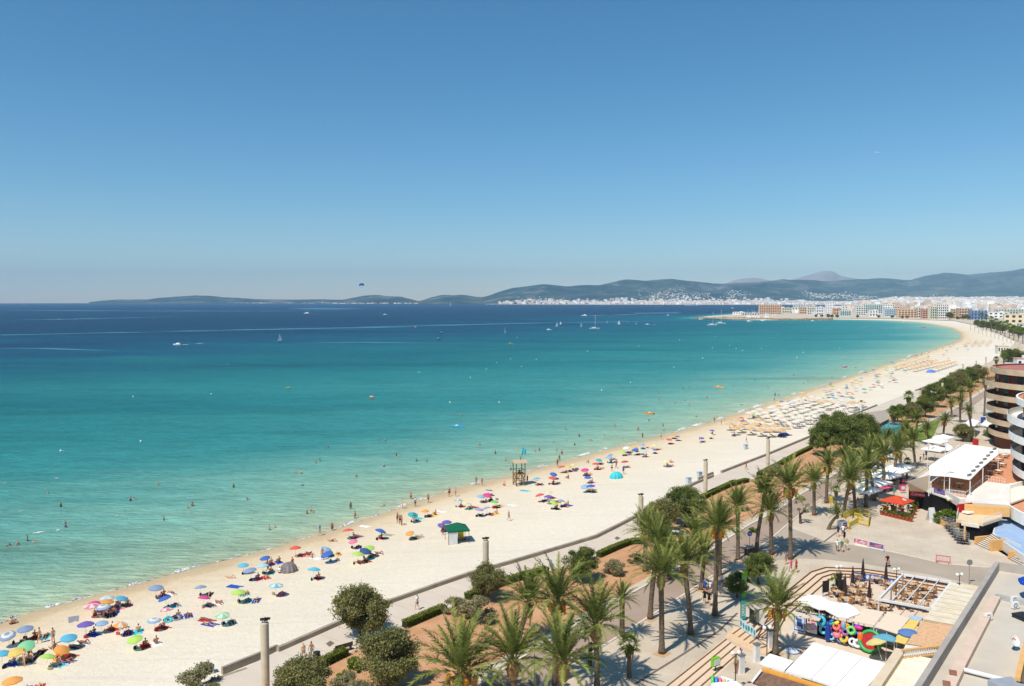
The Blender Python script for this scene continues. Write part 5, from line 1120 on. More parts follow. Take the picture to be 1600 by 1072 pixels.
# ------------------------------------------------------------ lifeguard tower, gazebo, tents, boards
p = GS(811,758); T = thing('lifeguard_tower', 'wooden lifeguard tower with a flat roof standing near the waterline', 'lifeguard tower', p, .35)
TW = mat('tower_wood', srgb((96,84,66)),.9); TWl = mat('tower_bracing', srgb((166,134,90)),.9, nscale=3, col2=srgb((140,108,70)))
for (a, b_) in ((-.9,-.9),(.9,-.9),(.9,.9),(-.9,.9)): MB().tube([(a, b_, 0),(a, b_, 4.6)], .09,6).build('post', TW, T)
MB().box(0,0,2.2,2.32,2.1,2.1).build('platform', TWl, T)
mb = MB()
for z in (3.1,):
    for (a, b_, c, d) in ((-.9,-.9,.9,-.9),(.9,-.9,.9,.9),(.9,.9,-.9,.9),(-.9,.9,-.9,-.9)): mb.tube([(a, b_, z),(c, d, z)], .05,5)
mb.build('railing', TW, T); mb = MB()
for (a, b_, c, d) in ((-.9,-.9,.9,-.9),(.9,-.9,.9,.9),(.9,.9,-.9,.9),(-.9,.9,-.9,-.9)):
    mb.tube([(a, b_, .1),(c, d, 2.1)], .07,5).tube([(c, d, .1),(a, b_, 2.1)], .07,5).tube([(a, b_, 1.1),(c, d, 1.1)], .06,5)
mb.build('cross_bracing', TWl, T)
mb = MB().add([(-1.35,-1.35,4.55),(1.35,-1.35,4.55),(1.35,1.35,4.55),(-1.35,1.35,4.55),(-1.35,0,4.95),(1.35,0,4.95),(-1.35,-1.35,4.47),(1.35,-1.35,4.47),(1.35,1.35,4.47),(-1.35,1.35,4.47)], [(0,1,5,4),(2,3,4,5),(0,4,3),(1,2,5),(6,9,8,7),(0,6,7,1),(1,7,8,2),(2,8,9,3),(3,9,6,0)])
mb.build('roof', mat('roof_boards', srgb((186,160,128)),.9, nscale=4, col2=srgb((206,182,150))), T)
MB().tube([(.6,.6,4.9),(1.1,.6,7.2)], .03,5).build('flagpole', DKM, T)
mb = MB(); n_ = 8
for i in range(n_ + 1): mb.v += [(1.08 + i * .09,.6 + .06 * math.sin(i),7.1 - .05 * i),(.85 + i * .1,.6 + .08 * math.sin(i + .6),5.7 + .02 * i)]
for i in range(n_): mb.f.append((2 * i, 2 * i + 1,2 * i + 3,2 * i + 2)); mb.m.append(0)
mb.build('flag', mat('flag_cyan', srgb((70,200,222)),.7, trans=.3), T)
person(p + Vector((.1,0,2.32)), 'sit',2.6, 'lifeguard in dark clothes sitting on the wooden tower platform', 'shirt:navy,shorts:navy')
p = GS(714,846); Z = thing('gazebo', 'green pop up gazebo with a white side panel on the sand', 'gazebo', p, .25)
for (a, b_) in ((-1.5,-1.5),(1.5,-1.5),(1.5,1.5),(-1.5,1.5)): MB().tube([(a, b_, 0),(a, b_, 2.05)], .035,5).build('post', DKM, Z)
mb = MB(); mb.add([(-1.6,-1.6,2.05),(1.6,-1.6,2.05),(1.6,1.6,2.05),(-1.6,1.6,2.05),(0,0,2.85),(-1.6,-1.6,1.8),(1.6,-1.6,1.8),(1.6,1.6,1.8),(-1.6,1.6,1.8)], [(0,1,4),(1,2,4),(2,3,4),(3,0,4),(5,6,1,0),(6,7,2,1),(7,8,3,2),(8,5,0,3)]); mb.build('canopy', mat('gazebo_green', srgb((10,96,66)),.7), Z)
MB().quad((-1.52,-1.5,.05),(-.2,-1.6,.02),(-.2,-1.52,1.8),(-1.52,-1.5,1.85)).build('side_panel', mat('white_cloth', srgb((232,232,228)),.8, trans=.3), Z)
for (x, y, c, lab) in ((718,836, 'yellow', 'yellow towel hanging in the green gazebo'),): o = place(TWP, p + Vector((.5,.8,.9)),0, lab, None, 1, srgb(CLR[c]),(R(85),0,.3))
for (dx, dy, k, c) in ((.3,.2, 'sit', 'navy'),(1.0,.6, 'lie', 'red'),(-.3,1.0, 'sit2', 'black')): person(p + Vector((dx, dy, .02)), k, dx + 1, f'person in {c} {dict(sit="sitting up", lie="lying", sit2="leaning back")[k]} in the shade of the green gazebo', f'shorts:{c}')
def dome(p, label, m_, rx, ry, h_, rz, name='beach_tent'):
    V = []; mb = MB(); n_, k_ = 14,6
    for i in range(k_ + 1):
        t = i / k_
        for j in range(n_ + 1):
            a = math.pi * (j / n_) * 1.25 - .3; q = math.cos(t * math.pi / 2) * (1 + .06 * math.cos(j * 3.1)); mb.v.append((rx * q * math.cos(a), ry * q * math.sin(a), h_ * math.sin(t * math.pi / 2) ** .9))
    for i in range(k_):
        for j in range(n_): a = i * (n_ + 1) + j; mb.f.append((a, a + 1, a + n_ + 2, a + n_ + 1)); mb.m.append(0)
    o = bpy.data.objects.new(name, mb.mesh(name, m_)); COL.objects.link(o); o.location = p; o.rotation_euler = (0,0, rz); return tag(o, label, 'tent')
dome(GS(963,747), 'cyan pop up beach tent on the open sand', mat('tent_cyan', srgb((66,196,204)),.6),1.4,1.1,1.3,3.6)
dome(GS(451,893), 'grey brown pop up tent with white base by the standing figure', mat('tent_grey', srgb((112,98,96)),.7, nscale=1.5, col2=srgb((150,140,140))),1.1,1.0,1.3,3.6)
dome(GS(1224,681), 'dark blue pop up tent below the straw umbrellas', mat('tent_navy', srgb((28,48,110)),.7),1.7,1.1,.9,3.6)
dome(GS(1454,582), 'large pale blue tent on the far beach by the lounger rows', mat('tent_blue', srgb((96,136,206)),.7),2.6,1.8,1.5,3.6)
for (x, y, c, rz, lab) in ((367,917, 'blue',1.2, 'patterned blue towel laid out left of the pale lime umbrella'),(380,929, 'turquoise',.9, 'turquoise towel with sunbathers by the pale lime umbrella'),(324,970, 'red',1.1, 'red striped towel on the open sand'),(329,976, 'blue',1.1, 'blue towel on the open sand below the red striped one'),(492,873, 'white',1.1, 'white towel left of the tanned man'),(655,810, 'turquoise',1.0, 'light blue board by the orange umbrella'),(570,823, 'white',1.1, 'white towel behind the red umbrella'),(607,836, 'khaki',1.1, 'straw coloured mat right of the royal blue umbrella'),(689,800, 'white',1.1, 'white towel left of the purple umbrellas'),(821,767, 'turquoise',1, 'turquoise and yellow towel below the lifeguard tower'),(800,790, 'white',1.0, 'white towel alone on the sand below the tower'),(1047,722, 'red',.8, 'red towel on the empty sand under the pale yellow umbrella'),(115,968, 'grey',.5, 'grey towel heap near the purple umbrella')):
    p = GS(x, y); p.z += .01; place(TWP, p, rz, lab, 'towels on the beach',1.15, srgb(CLR[c]))
for (x, y, k, rz, w_, lab) in ((322,969, 'prone',1.1, 'briefs:red,top:red', 'sunbather face down on the red striped towel'),(327,976, 'lie',1.1, 'shorts:blue', 'sunbather on the blue towel below the red striped one'),(360,903, 'lie',1.3, 'briefs:pink,top:pink', 'small sunbather lying alone above the patterned blue towel'),(385,928, 'lie',.2, 'shorts:navy', 'sunbather on the turquoise towel by the lime umbrella'),(378,929, 'prone',.2, 'briefs:black,top:black', 'second sunbather on the turquoise towel by the lime umbrella'),(488,872, 'sit2',1.0, 'briefs:white,top:white', 'woman in white on the white towel left of the tanned man'),(519,846, 'lie',1.4, 'shorts:navy', 'sunbather lying alone above the royal blue umbrella'),(1046,721, 'lie',1.2, 'briefs:red,top:red', 'sunbather lying alone under the pale yellow umbrella'),(437,896, 'sit',.4, 'shirt:white,shorts:navy', 'person in white sitting before the grey tent'),(86,1016, 'sit2',1, 'shorts:yellow', 'person lounging right of the lime umbrella')):
    p = GS(x, y); p.z += .03; person(p, k, rz, lab, w_, 'sunbathers')
def ring_proto():
    mb = MB().torus((0,0,.16),.38,.16, n=18, k=8); o = mb.build('swim_ring', mat('inflatable_vinyl', objcol=True, rough=.3, noise=.05), smooth=True); return tag(o, '', 'swim ring')
RGP = ring_proto(); setkids(RGP)
for (x, y, c, lab) in ((92,1030, 'orange', 'orange yellow swim ring by the lime umbrella'),(275,968, 'grey', 'grey swim ring right of the blue striped umbrella'),(262,971, 'turquoise', 'turquoise swim ring beside the grey one')):
    p = GS(x, y); place(RGP, p, 0, lab, 'swim rings on the sand',1, srgb(CLR[c]),(R(20), R(15),0))
# ------------------------------------------------------------ people in town
TP = [(652,953, 'walk',.9, 'shirt:white,shorts:black', 'woman in a white top and black shorts walking on the promenade'),(474,1032, 'walk',-2.6, 'shorts:khaki', 'left of two bare chested walkers by the dark litter bin'),(487,1029, 'walk',2.4, 'shorts:teal', 'right of two walkers by the bin, in green shorts'),(1166,734, 'walk',.9, 'shirt:red,shorts:black', 'runner in red on the promenade beyond the gap'),
      (1101,928, 'walk',2.6, 'shirt:blue,shorts:navy', 'person in a blue shirt, back left of the walking group'),(1109,929, 'walk',2.6, 'shirt:white,shorts:navy', 'person in white at the back of the walking group'),(1101,944, 'walk',2.8, 'shirt:black,shorts:black', 'person in black at the front left of the walking group'),(1108,947, 'walk',2.7, 'shirt:black,shorts:black', 'person in black at the front right of the walking group'),(1119,916, 'walk',1.5, 'shirt:white,shorts:white', 'person in white left one behind the palm trunk'),(1127,918, 'walk',-.6, 'shirt:white,shorts:blue', 'person in white top and light jeans behind the walking group'),
      (1236,894, 'walk',.6, 'shirt:pink,shorts:white', 'person in pale pink by the outer step'),(1244,895, 'walk',.6, 'shirt:red,shorts:black', 'person in a dark red top with white hair by the outer step'),(1228,882, 'stand',.6, 'shirt:grey,shorts:grey', 'person in grey at the palm shadow by the steps'),
      (1308,862, 'walk',2.9, 'shirt:white,shorts:khaki', 'left one of the three people crossing the side street'),(1315,863, 'walk',2.9, 'shirt:green,shorts:grey', 'middle one of the three people crossing the side street, in green'),(1323,860, 'walk',2.9, 'shirt:khaki,shorts:white', 'right one of the three people crossing the side street'),(1309,839, 'walk',.2, 'shirt:navy,shorts:navy', 'person in navy by the yellow barriers'),(1317,838, 'walk',-.3, 'shirt:white,shorts:navy', 'person in white by the yellow barriers'),(1319,847, 'stand',.5, 'shirt:black,shorts:black', 'dark dressed person behind the three people crossing'),
      (1397,776, 'walk',2, 'shirt:teal,shorts:teal', 'person in turquoise walking toward the red parasol'),(1157,1040, 'stand',1, 'shirt:pink,shorts:khaki', 'person in pink browsing by the globe lamp'),(1150,1052, 'stand',2, 'shirt:khaki,shorts:brown', 'person in beige by the balloon stall')]
for (x, y, k, a, w_, lab) in TP: person(G(x, y, GZ), k, a, lab, w_, 'pedestrians')
# cyclist with red backpack
p = G(1387,886, GZ); B = thing('bicycle', 'dark bicycle ridden along the side street', 'bicycle', p, R(140))
for y in (-.52,.52):
    wo = MB().torus((0, y, .34),.33,.022, n=20, k=5, tilt=Matrix.Rotation(R(90),3, 'Y')).build('wheel', mat('tyre', srgb((30,30,30)),.8), B); mb = MB()
    for k in range(8): a = k * math.pi / 4; mb.tube([(0, y, .34),(0, y + .32 * math.cos(a),.34 + .32 * math.sin(a))], .005,3, cap=False)
    mb.build('spokes', GRM, wo)
MB().tube([(0,-.52,.34),(0,-.1,.38),(0,-.18,.88)], .018,5).tube([(0,-.1,.38),(0,.38,.82)], .018,5).tube([(0,-.16,.78),(0,.38,.86),(0,.52,.34)], .016,5).build('frame', DKM, B)
MB().tube([(-.25,.44,1.02),(0,.38,1.0),(.25,.44,1.02)], .014,5).build('handlebar', DKM, B); MB().box(0,-.2,.88,.93,.16,.26).build('saddle', DKM, B)
person(p, 'ride', R(140), 'cyclist in dark clothes riding along the side street', 'shirt:black,shorts:black')
bp_ = MB().box(0,0,-.22,.22,.3,.18, mi=0).box(0,-.1,-.12,.08,.22,.05); o = bpy.data.objects.new('backpack', bp_.mesh('backpack', mat('red_nylon', srgb((190,30,40)),.7))); COL.objects.link(o); o.location = p + Vector((.02 * 0 + math.sin(R(140)) * .02,-math.cos(R(140)) * .02,1.27)); o.rotation_euler = (R(-25),0, R(140)); tag(o, 'red backpack worn by the cyclist', 'backpack')
# white car
p = G(1372,735, GZ); CR = thing('parked_car', 'white van like car with dark windows on the promenade road behind the palms', 'car', p, R(-28)); CRP = mat('car_paint', srgb((238,238,238)),.25, noise=.01, spec=.6); GLS = mat('dark_glass', srgb((30,34,40)),.08, spec=.8)
body = [(-2.1,.35),(-2.1,.95),(-1.85,1.05),(-1.5,1.75),(.55,1.78),(1.1,1.12),(2.0,.95),(2.15,.6),(2.12,.35)]
def extr(prof, w_): n_ = len(prof); v = [(x, -w_ / 2, z) for x, z in prof] + [(x, w_ / 2, z) for x, z in prof]; return v, [tuple(range(n_)), tuple(range(2 * n_ - 1, n_ - 1,-1))] + [(k, k + n_, (k + 1) % n_ + n_, (k + 1) % n_) for k in range(n_)]
def yx(vs): return [(y, x, z) for x, y, z in vs]
v, f = extr(body, 1.75); MB().add([(y, -x, z) for x, y, z in v], f).build('body', CRP, CR)
for s in (-1,1):
    v, f = extr([(-1.55,1.08),(-1.38,1.62),(.45,1.64),(.92,1.12)], .02); MB().add([(y + s * .885,-x, z) for x, y, z in v], f).build('side_window', GLS, CR)
    for x in (-1.35,1.35):
        wv = MB().torus((s * .82,-x, .34),.24,.1, n=16, k=6, tilt=Matrix.Rotation(R(90),3, 'Y')).build('wheel', _M['tyre'], CR); MB().tube([(s * .78,-x, .34),(s * .9,-x, .34)], .17,10).build('rim', GRM, wv)
    MB().box(s * .65,-2.13,.62,.8,.3,.06).build('headlight', GLOBE, CR)
MB().add([(-.78,-.62,1.70),(.78,-.62,1.70),(.8,-1.12,1.16),(-.8,-1.12,1.16)], [(0,1,2,3)]).build('windscreen', GLS, CR); MB().box(0,-2.16,.38,.55,1.3,.05).build('grille', DKM, CR)
p2 = p + Vector((5,9.5,0)); q_ = CR.copy(); COL.objects.link(q_); q_.location = G(1392,716, GZ); q_['label'] = 'white car farther along, mostly hidden by palm fronds'
for c in list(CR.children):
    d = c.copy(); COL.objects.link(d); d.parent = q_
    for e in list(c.children): g_ = e.copy(); COL.objects.link(g_); g_.parent = d
# ------------------------------------------------------------ terrace cafe
WHC = mat('white_canvas', srgb((252,248,240)),.85, noise=.015, trans=0); CRC = mat('cream_canvas', srgb((232,212,186)),.85, noise=.03, trans=0)
BRC = mat('brown_canvas', srgb((62,46,42)),.85); RAT = mat('rattan', srgb((182,136,92)),.8, nscale=12, col2=srgb((150,106,68)))
TBL = mat('table_top', srgb((214,180,138)),.6); ORG = mat('orange_render', srgb((226,176,112)),.9); CRM = mat('cream_render', srgb((226,208,180)),.9, nscale=.5, col2=srgb((212,192,162)))
WRM = mat('white_render', srgb((232,226,214)),.9, nscale=.4, col2=srgb((222,214,200))); BLK = mat('painted_interior_dark', srgb((18,16,16)),.9, noise=.3, nscale=.5)  # near-black colour stands in for the shade of open restaurant and garage fronts
TERR = mat('terracotta_floor', srgb((204,142,104)),.85, nscale=2, col2=srgb((216,156,118)))
def text(s, size, p, rot, m_, parent=None, name='lettering', depth=.01):
    c = bpy.data.curves.new(name, 'FONT'); c.body = s; c.size = size; c.extrude = depth; c.align_x = 'CENTER'; c.align_y = 'CENTER'; c.materials.append(m_)
    t_ = bpy.data.objects.new(name, c); COL.objects.link(t_); me = bpy.data.meshes.new_from_object(t_.evaluated_get(bpy.context.evaluated_depsgraph_get())); bpy.data.objects.remove(t_); me.materials.clear(); me.materials.append(m_)
    o = bpy.data.objects.new(name, me); COL.objects.link(o); o.rotation_euler = rot; o.location = p
    if parent is not None: o.parent = parent; o.location = Vector(p) - parent.location
    return o
def closed_parasol():
    root = thing('closed_parasol', '', 'parasol'); MB().lathe([(.3,0),(.3,.08),(.05,.1)], n=10).tube([(0,0,0),(0,0,2.9)], .03,6).build('pole', DKM, root)
    mb = MB(); pr = [(.05,.75),(.26,.8),(.20,1.3),(.14,2.1),(.05,2.8),(.005,2.9)]; n_ = 12; o = len(mb.v)
    for (r_, z) in pr:
        for j in range(n_): q = r_ * (1 if j % 2 else .68); mb.v.append((q * math.cos(2 * math.pi * j / n_), q * math.sin(2 * math.pi * j / n_), z))
    for i in range(len(pr) - 1):
        for j in range(n_): a = i * n_ + j; b_ = i * n_ + (j + 1) % n_; mb.f.append((a, b_, b_ + n_, a + n_)); mb.m.append(0)
    mb.build('folded_canopy', BRC, root); return root
KP = closed_parasol(); setkids(KP)
for (x, y, lab) in ((1348,908, 'closed brown parasol at the back of the terrace'),(1332,921, 'closed brown parasol left of the backmost one'),(1320,935, 'closed brown parasol at the left front of the terrace'),(1384,915, 'closed brown parasol against the blue banner'),(1358,944, 'closed brown parasol nearest the white canopies')): place(KP, G(x, y, CF),0, lab, 'closed brown parasols on the terrace')
def chair_proto():
    root = thing('cafe_chair', '', 'chair')
    for (a, b_) in ((-.2,-.2),(.2,-.2),(.2,.2),(-.2,.2)): MB().tube([(a, b_, 0),(a * .95, b_ * .95,.43)], .02,5).build('leg', RAT, root)
    MB().box(0,0,.42,.47,.46,.46).build('seat', RAT, root); mb = MB()
    for i in range(7): a = R(200 + 140 * i / 6); mb.v += [(.25 * math.cos(a),.25 * math.sin(a),.47),(.29 * math.cos(a),.3 * math.sin(a),.86 if 1 < i < 5 else .72)]
    for i in range(6): mb.f.append((2 * i, 2 * i + 2,2 * i + 3,2 * i + 1)); mb.m.append(0)
    mb.build('backrest', RAT, root); return root
def table_proto(white=False):
    root = thing('cafe_table', '', 'table'); MB().box(0,0,.71,.75,.85,.85).build('tabletop', WHC if white else TBL, root); MB().lathe([(.25,0),(.24,.03),(.04,.06),(.035,.71)], n=10).build('pedestal', DKM, root); return root
CHP, TBP, TBW = chair_proto(), table_proto(), table_proto(True)
for p in (CHP, TBP, TBW): setkids(p)
rt = random.Random(3)
def table_set(p, rz, wd, tb=None, n_=4, g='terrace'):
    place(tb or TBP, p, rz, f'square cafe table {wd}', f'cafe tables {g}')
    for k in range(n_):
        a = rz + k * 2 * math.pi / n_ + rt.uniform(-.2,.2); q = p + Vector((math.sin(a),-math.cos(a),0)) * rt.uniform(.65,.85); sd_ = ('front', 'right', 'back', 'left')[int(((a % (2 * math.pi)) + math.pi / 4) // (math.pi / 2)) % 4]
        place(CHP, q, a, f'rattan chair, {sd_} side, table {wd}', f'rattan chairs {g}')
TS_ = [(1339,906, 'behind the left brown parasols'),(1342,921, 'between the brown parasols'),(1333,930, 'beside the central brown parasol'),(1308,933, 'at the left end of the terrace'),(1339,943, 'at the terrace front by the canopies'),(1322,944, 'behind the white canopy corner'),(1370,912, 'in front of the blue banner'),(1391,921, 'left inside the white pergola'),(1411,930, 'in the middle of the white pergola'),(1425,921, 'at the back of the white pergola'),(1440,925, 'at the back right of the pergola'),(1422,937, 'at the front of the white pergola'),(1445,936, 'at the right side of the pergola'),(1452,929, 'under the right beam of the pergola'),(1404,949, 'in front of the pergola front beam'),(1418,952, 'between pergola and cream awning'),(1438,953, 'at the right in front of the pergola'),(1366,951, 'left of the pergola corner post'),(1378,955, 'behind the cream awnings'),(1350,931, 'in the centre of the terrace')]
for (x, y, wd) in TS_: table_set(G(x, y, CF), rt.uniform(-.3,.3) + .2, wd)
# banner with blue and white emblem shapes
BAN = mat('banner_blue', srgb((70,104,176)),.7); BANW = mat('banner_white', srgb((214,224,238)),.7, nscale=2)
def banner(px, h, z, mats, label, segs=6, seed=1, name='banner', base=0.05):
    pts = [Vector(a) for a in W(px, z)]; root = thing(name, label, 'banner',(pts[0].x, pts[0].y, z)); r = random.Random(seed); mb = MB(); dt = MB()
    a, b_ = pts[0], pts[-1]; d = b_ - a; nn = Vector((d.y, -d.x)).normalized() * .02
    if nn.y > 0: nn = -nn
    mb.quad((*a, z + base),(*b_, z + base),(*b_, z + base + h),(*a, z + base + h)); mb.build('banner_cloth', mats[0], root, world=True)
    for k in range(segs):
        t = (k + .5) / segs; c = a.lerp(b_, t) + nn; s = d.length / segs * .36; u = d.normalized(); zc = z + base + h * r.uniform(.42,.58); n_ = 10; vs = []
        for q in range(n_): th = 2 * math.pi * q / n_; vs.append((c.x + u.x * s * math.cos(th), c.y + u.y * s * math.cos(th), zc + h * .32 * math.sin(th)))
        dt.add(vs, [tuple(range(n_))], k % max(1, len(mats) - 1))
    if segs: dt.build('printed_emblems', list(mats[1:]), root, world=True)
    return root
banner([(1334,905),(1350,908)], .9, CF, [BAN, BANW], 'short blue banner with white emblems at the back of the terrace',2); banner([(1352,908),(1374,911)], .9, CF, [BAN, BANW], 'middle blue banner with white emblems behind the tables',3,2); banner([(1376,912),(1397,917)], .9, CF, [BAN, BANW], 'right blue banner with white emblems beside the pergola',3,3)
# planters and small palm at the terrace
for (x, y, z, s, lab) in ((1303,925, CF, .7, 'potted palm on the terrace'),(1311,918, CF, .5, 'potted plant by the left terrace lamp')):
    p = G(x, y, z); o = thing('potted_palm', lab, 'potted plant', p); MB().lathe([(.01,0),(.26,0),(.34,.5),(.3,.5),(.01,.45)], n=12).build('pot', DKM, o); V, F, C = fan_crown(5,12,.5); V = [Vector(v) * .9 + Vector((0,0,1.1)) for v in V]; f_ = leafobj('foliage', V, F, C, FAN_L); f_.parent = o
for (x, y) in ((1310,921),(1316,930),(1290,932)):
    p = G(x, y, CF); o = thing('menu_board', {1310: 'dark menu board by the potted palm',1316: 'dark menu board left of the parasols',1290: 'angled dark board behind the white canopy'}[x], 'sign', p, .4); MB().box(0,0,.5,1.9,1.0,.05).build('board', DKM, o); MB().tube([(-.4,0,0),(-.4,0,.5)], .03,5).tube([(.4,0,0),(.4,0,.5)], .03,5).build('leg', DKM, o)
# white pergola
zp = CF + 2.7; pc = [G(1411,896, zp), G(1487,908, zp), G(1455,950, zp), G(1373,935, zp)]; Pg = thing('pergola', 'white metal pergola frame over the cafe tables', 'pergola',(pc[3].x, pc[3].y, CF))
def beam(a, b_, w_, h_, m_, par, nm): mb = strip([Vector(a[:2]), Vector(b_[:2])], w_, a[2] - h_, a[2]); return mb.build(nm, m_, par, world=True)
for i in range(4): beam(pc[i], pc[(i + 1) % 4], .22,.25, WHM, Pg, 'beam')
for k in (.25,.5,.75): beam(pc[0].lerp(pc[1], k), pc[3].lerp(pc[2], k),.08,.12, WHM, Pg, 'rafter')
for q in pc + [pc[0].lerp(pc[3], .5), pc[1].lerp(pc[2], .5)]: MB().box(q.x, q.y, CF, zp - .2,.12,.12,.3).build('post', WHM, Pg, world=True)
NV = mat('rolled_shade', srgb((46,50,60)),.8)
for (a, b_) in ((pc[3], pc[2]),(pc[0], pc[1])):
    n_ = Vector((0,1,0)) * .35; MB().tube([a + Vector((.3,-.1,-.38)), b_ + Vector((-.3,-.1,-.38))], .1,8).build('rolled_shade', NV, Pg, world=True)
# thatch bar edge, white canopies, awnings
def slab(name, px, z, th, m_, label, cat, posts=True, ground=None, peak=0.0, bag=None, group=None):
    P_ = W(px, z); c = (sum(q[0] for q in P_) / len(P_), sum(q[1] for q in P_) / len(P_)); g = ground if ground is not None else GZ; root = thing(name, label, cat, (c[0], c[1], g),0, group); mb = MB()
    if peak: 
        n_ = len(P_); mb.add([(x, y, z) for x, y in P_] + [(c[0], c[1], z + peak)] + [(x, y, z - th) for x, y in P_], [(i, (i + 1) % n_, n_) if _ccw(P_) else ((i + 1) % n_, i, n_) for i in range(n_)] + [(i, n_ + 1 + i, n_ + 1 + (i + 1) % n_, (i + 1) % n_) for i in range(n_)])
    else: mb.prism(P_, z - th, z)
    mb.build('canopy', m_, root, world=True)
    if posts:
        for (x, y) in P_[:6]:
            x2, y2 = c[0] + (x - c[0]) * .93, c[1] + (y - c[1]) * .93; MB().tube([(x2, y2, g),(x2, y2, z - th + .02)], .045,6).build('post', WHM, root, world=True)
    return root
def _ccw(P_): return sum(P_[i][0] * P_[(i + 1) % len(P_)][1] - P_[(i + 1) % len(P_)][0] * P_[i][1] for i in range(len(P_))) > 0
slab('canopy', [(1262,929),(1284,931),(1296,939),(1312,942),(1300,952),(1280,952),(1264,945),(1246,938)], CF + 2.7,.12, WHC, 'left white canopy over the beach shop', 'canopy', True, CF, .35)
slab('canopy', [(1298,942),(1324,942),(1336,949),(1344,958),(1326,965),(1308,963),(1290,953)], CF + 2.65,.12, WHC, 'right white canopy over the beach shop', 'canopy', True, CF, .35)
slab('awning', [(1350,950),(1382,956),(1366,977),(1331,970)], CF + 2.5,.08, CRC, 'left cream awning behind the inflatables', 'awning', True, CF); slab('awning', [(1387,955),(1421,966),(1402,990),(1368,979)], CF + 2.5,.08, CRC, 'right cream awning behind the inflatables', 'awning', True, CF)
BL2 = mat('pale_blue_panel', srgb((170,196,226)),.6); slab('awning', [(1424,961),(1442,965),(1438,970),(1420,965)], CF + 2.4,.08, BL2, 'narrow pale blue awning panel behind the yellow one', 'awning', True, CF)
slab('awning', [(1422,967),(1437,970),(1415,1006),(1396,1001)], CF + 2.4,.08, mat('yellow_canvas', srgb((236,200,108)),.8), 'long yellow awning left of the wooden deck roof', 'awning', True, CF)
def lp(x, y, z, c, lab, st=0, sc=1.0, rot=None, h=1.9):
    p = G(x, y, z); place(UP[st], p - Vector((0,0, h * sc)),0, lab, None, sc, srgb(c), rot)
lp(1420,984, CF + 2.9,(110,150,210), 'pale blue parasol standing against the yellow awning',0,1.0); lp(1385,994, CF + 2.6,(120,196,220), 'blue and yellow beach parasol beside the round pool float',0,1.35,(R(-16), R(8),0)); lp(1378,999, CF + 2.4,(240,226,150), 'pale yellow parasol beside the round pool float',0,1.0,(R(-14), R(-14),0))
mb = MB(); rb = random.Random(4)
for k in range(420):
    t = rb.random(); q = G(1255 + 50 * t + rb.uniform(-2,2),947 + 9 * t + rb.uniform(-1,4), CF + 2.1); mb.tube([q, q + Vector((rb.uniform(-.3,.3), rb.uniform(-.3,.3), rb.uniform(-.5,.1)))], .03,3, cap=False)
single(mb, 'thatch_fringe', mat('old_thatch', srgb((96,70,50)),1.0, nscale=6, col2=srgb((140,108,76))), 'brown thatched fringe under the white shop canopy', 'thatch')
# the beach shop wall of inflatables
def face_rot(d): return math.atan2(d.y, d.x)
SA, SB = G(1240,986, CF), G(1356,1015, CF); sdv = (SB - SA); sdn = sdv.normalized(); snn = Vector((sdn.y, -sdn.x, 0)); sl = sdv.length; srz = face_rot(sdn)
def sp(t, h, out=.1): return SA + sdv * t + snn * out + Vector((0,0, h))
def board(t0, t1, h0, h1, m_, name, lab, deco=None, decoM=None):
    a, b_ = sp(t0,0), sp(t1,0); root = thing(name, lab, 'display board', tuple(a)); mb = strip([Vector(a[:2]), Vector(b_[:2])], .06, CF + h0, CF + h1); mb.build('panel', m_, root, world=True)
    if deco:
        mb = MB()
        for (u0, v0, u1, v1) in deco:
            q = lambda u, v: tuple(sp(t0 + (t1 - t0) * u, h0 + (h1 - h0) * v, .14)); mb.quad(q(u0, v0), q(u1, v0), q(u1, v1), q(u0, v1))
        mb.build('printed_pattern', decoM, root, world=True)
    return root
board(.0,.17,.05,2.2, BANW, 'sign_board', 'white display board with a blue map like border at the shop end', [(.06,.06,.94,.12),(.06,.88,.94,.94),(.06,.12,.11,.88),(.89,.12,.94,.88),(.3,.3,.7,.7),(.2,.6,.35,.8),(.65,.2,.8,.42)], BAN)
board(.19,.33,.3,2.25, mat('poster_pale', srgb((222,214,216)),.7), 'sign_board', 'pale poster board beside the map board', [(.1,.6,.3,.9),(.4,.65,.9,.72),(.4,.78,.9,.85),(.4,.5,.8,.58)], mat('poster_red', srgb((206,66,84)),.7))
o = single(strip([Vector(sp(.0,0,-.5)[:2]), Vector(sp(1.0,0,-.5)[:2])], .1, CF, CF + 2.1), 'shop_wall', BLK, 'dark shop wall behind the inflatables', 'wall')
slab('counter_roof', [(1240,956),(1283,966),(1280,970),(1238,961)], CF + 2.45,.06, CRM, 'narrow pale roof over the map board', 'roof', False, CF)
VIN = _M['inflatable_vinyl']
def ring(t, h, r_, c, lab, out=.45): place(RGP, sp(t + rt.uniform(-.02,.02), h, out), srz, lab, None, r_ * .82 / .54, srgb([v * .8 + 46 for v in c]),(R(rt.uniform(55,80)), R(rt.uniform(-15,15)), srz + rt.uniform(-.35,.35)))
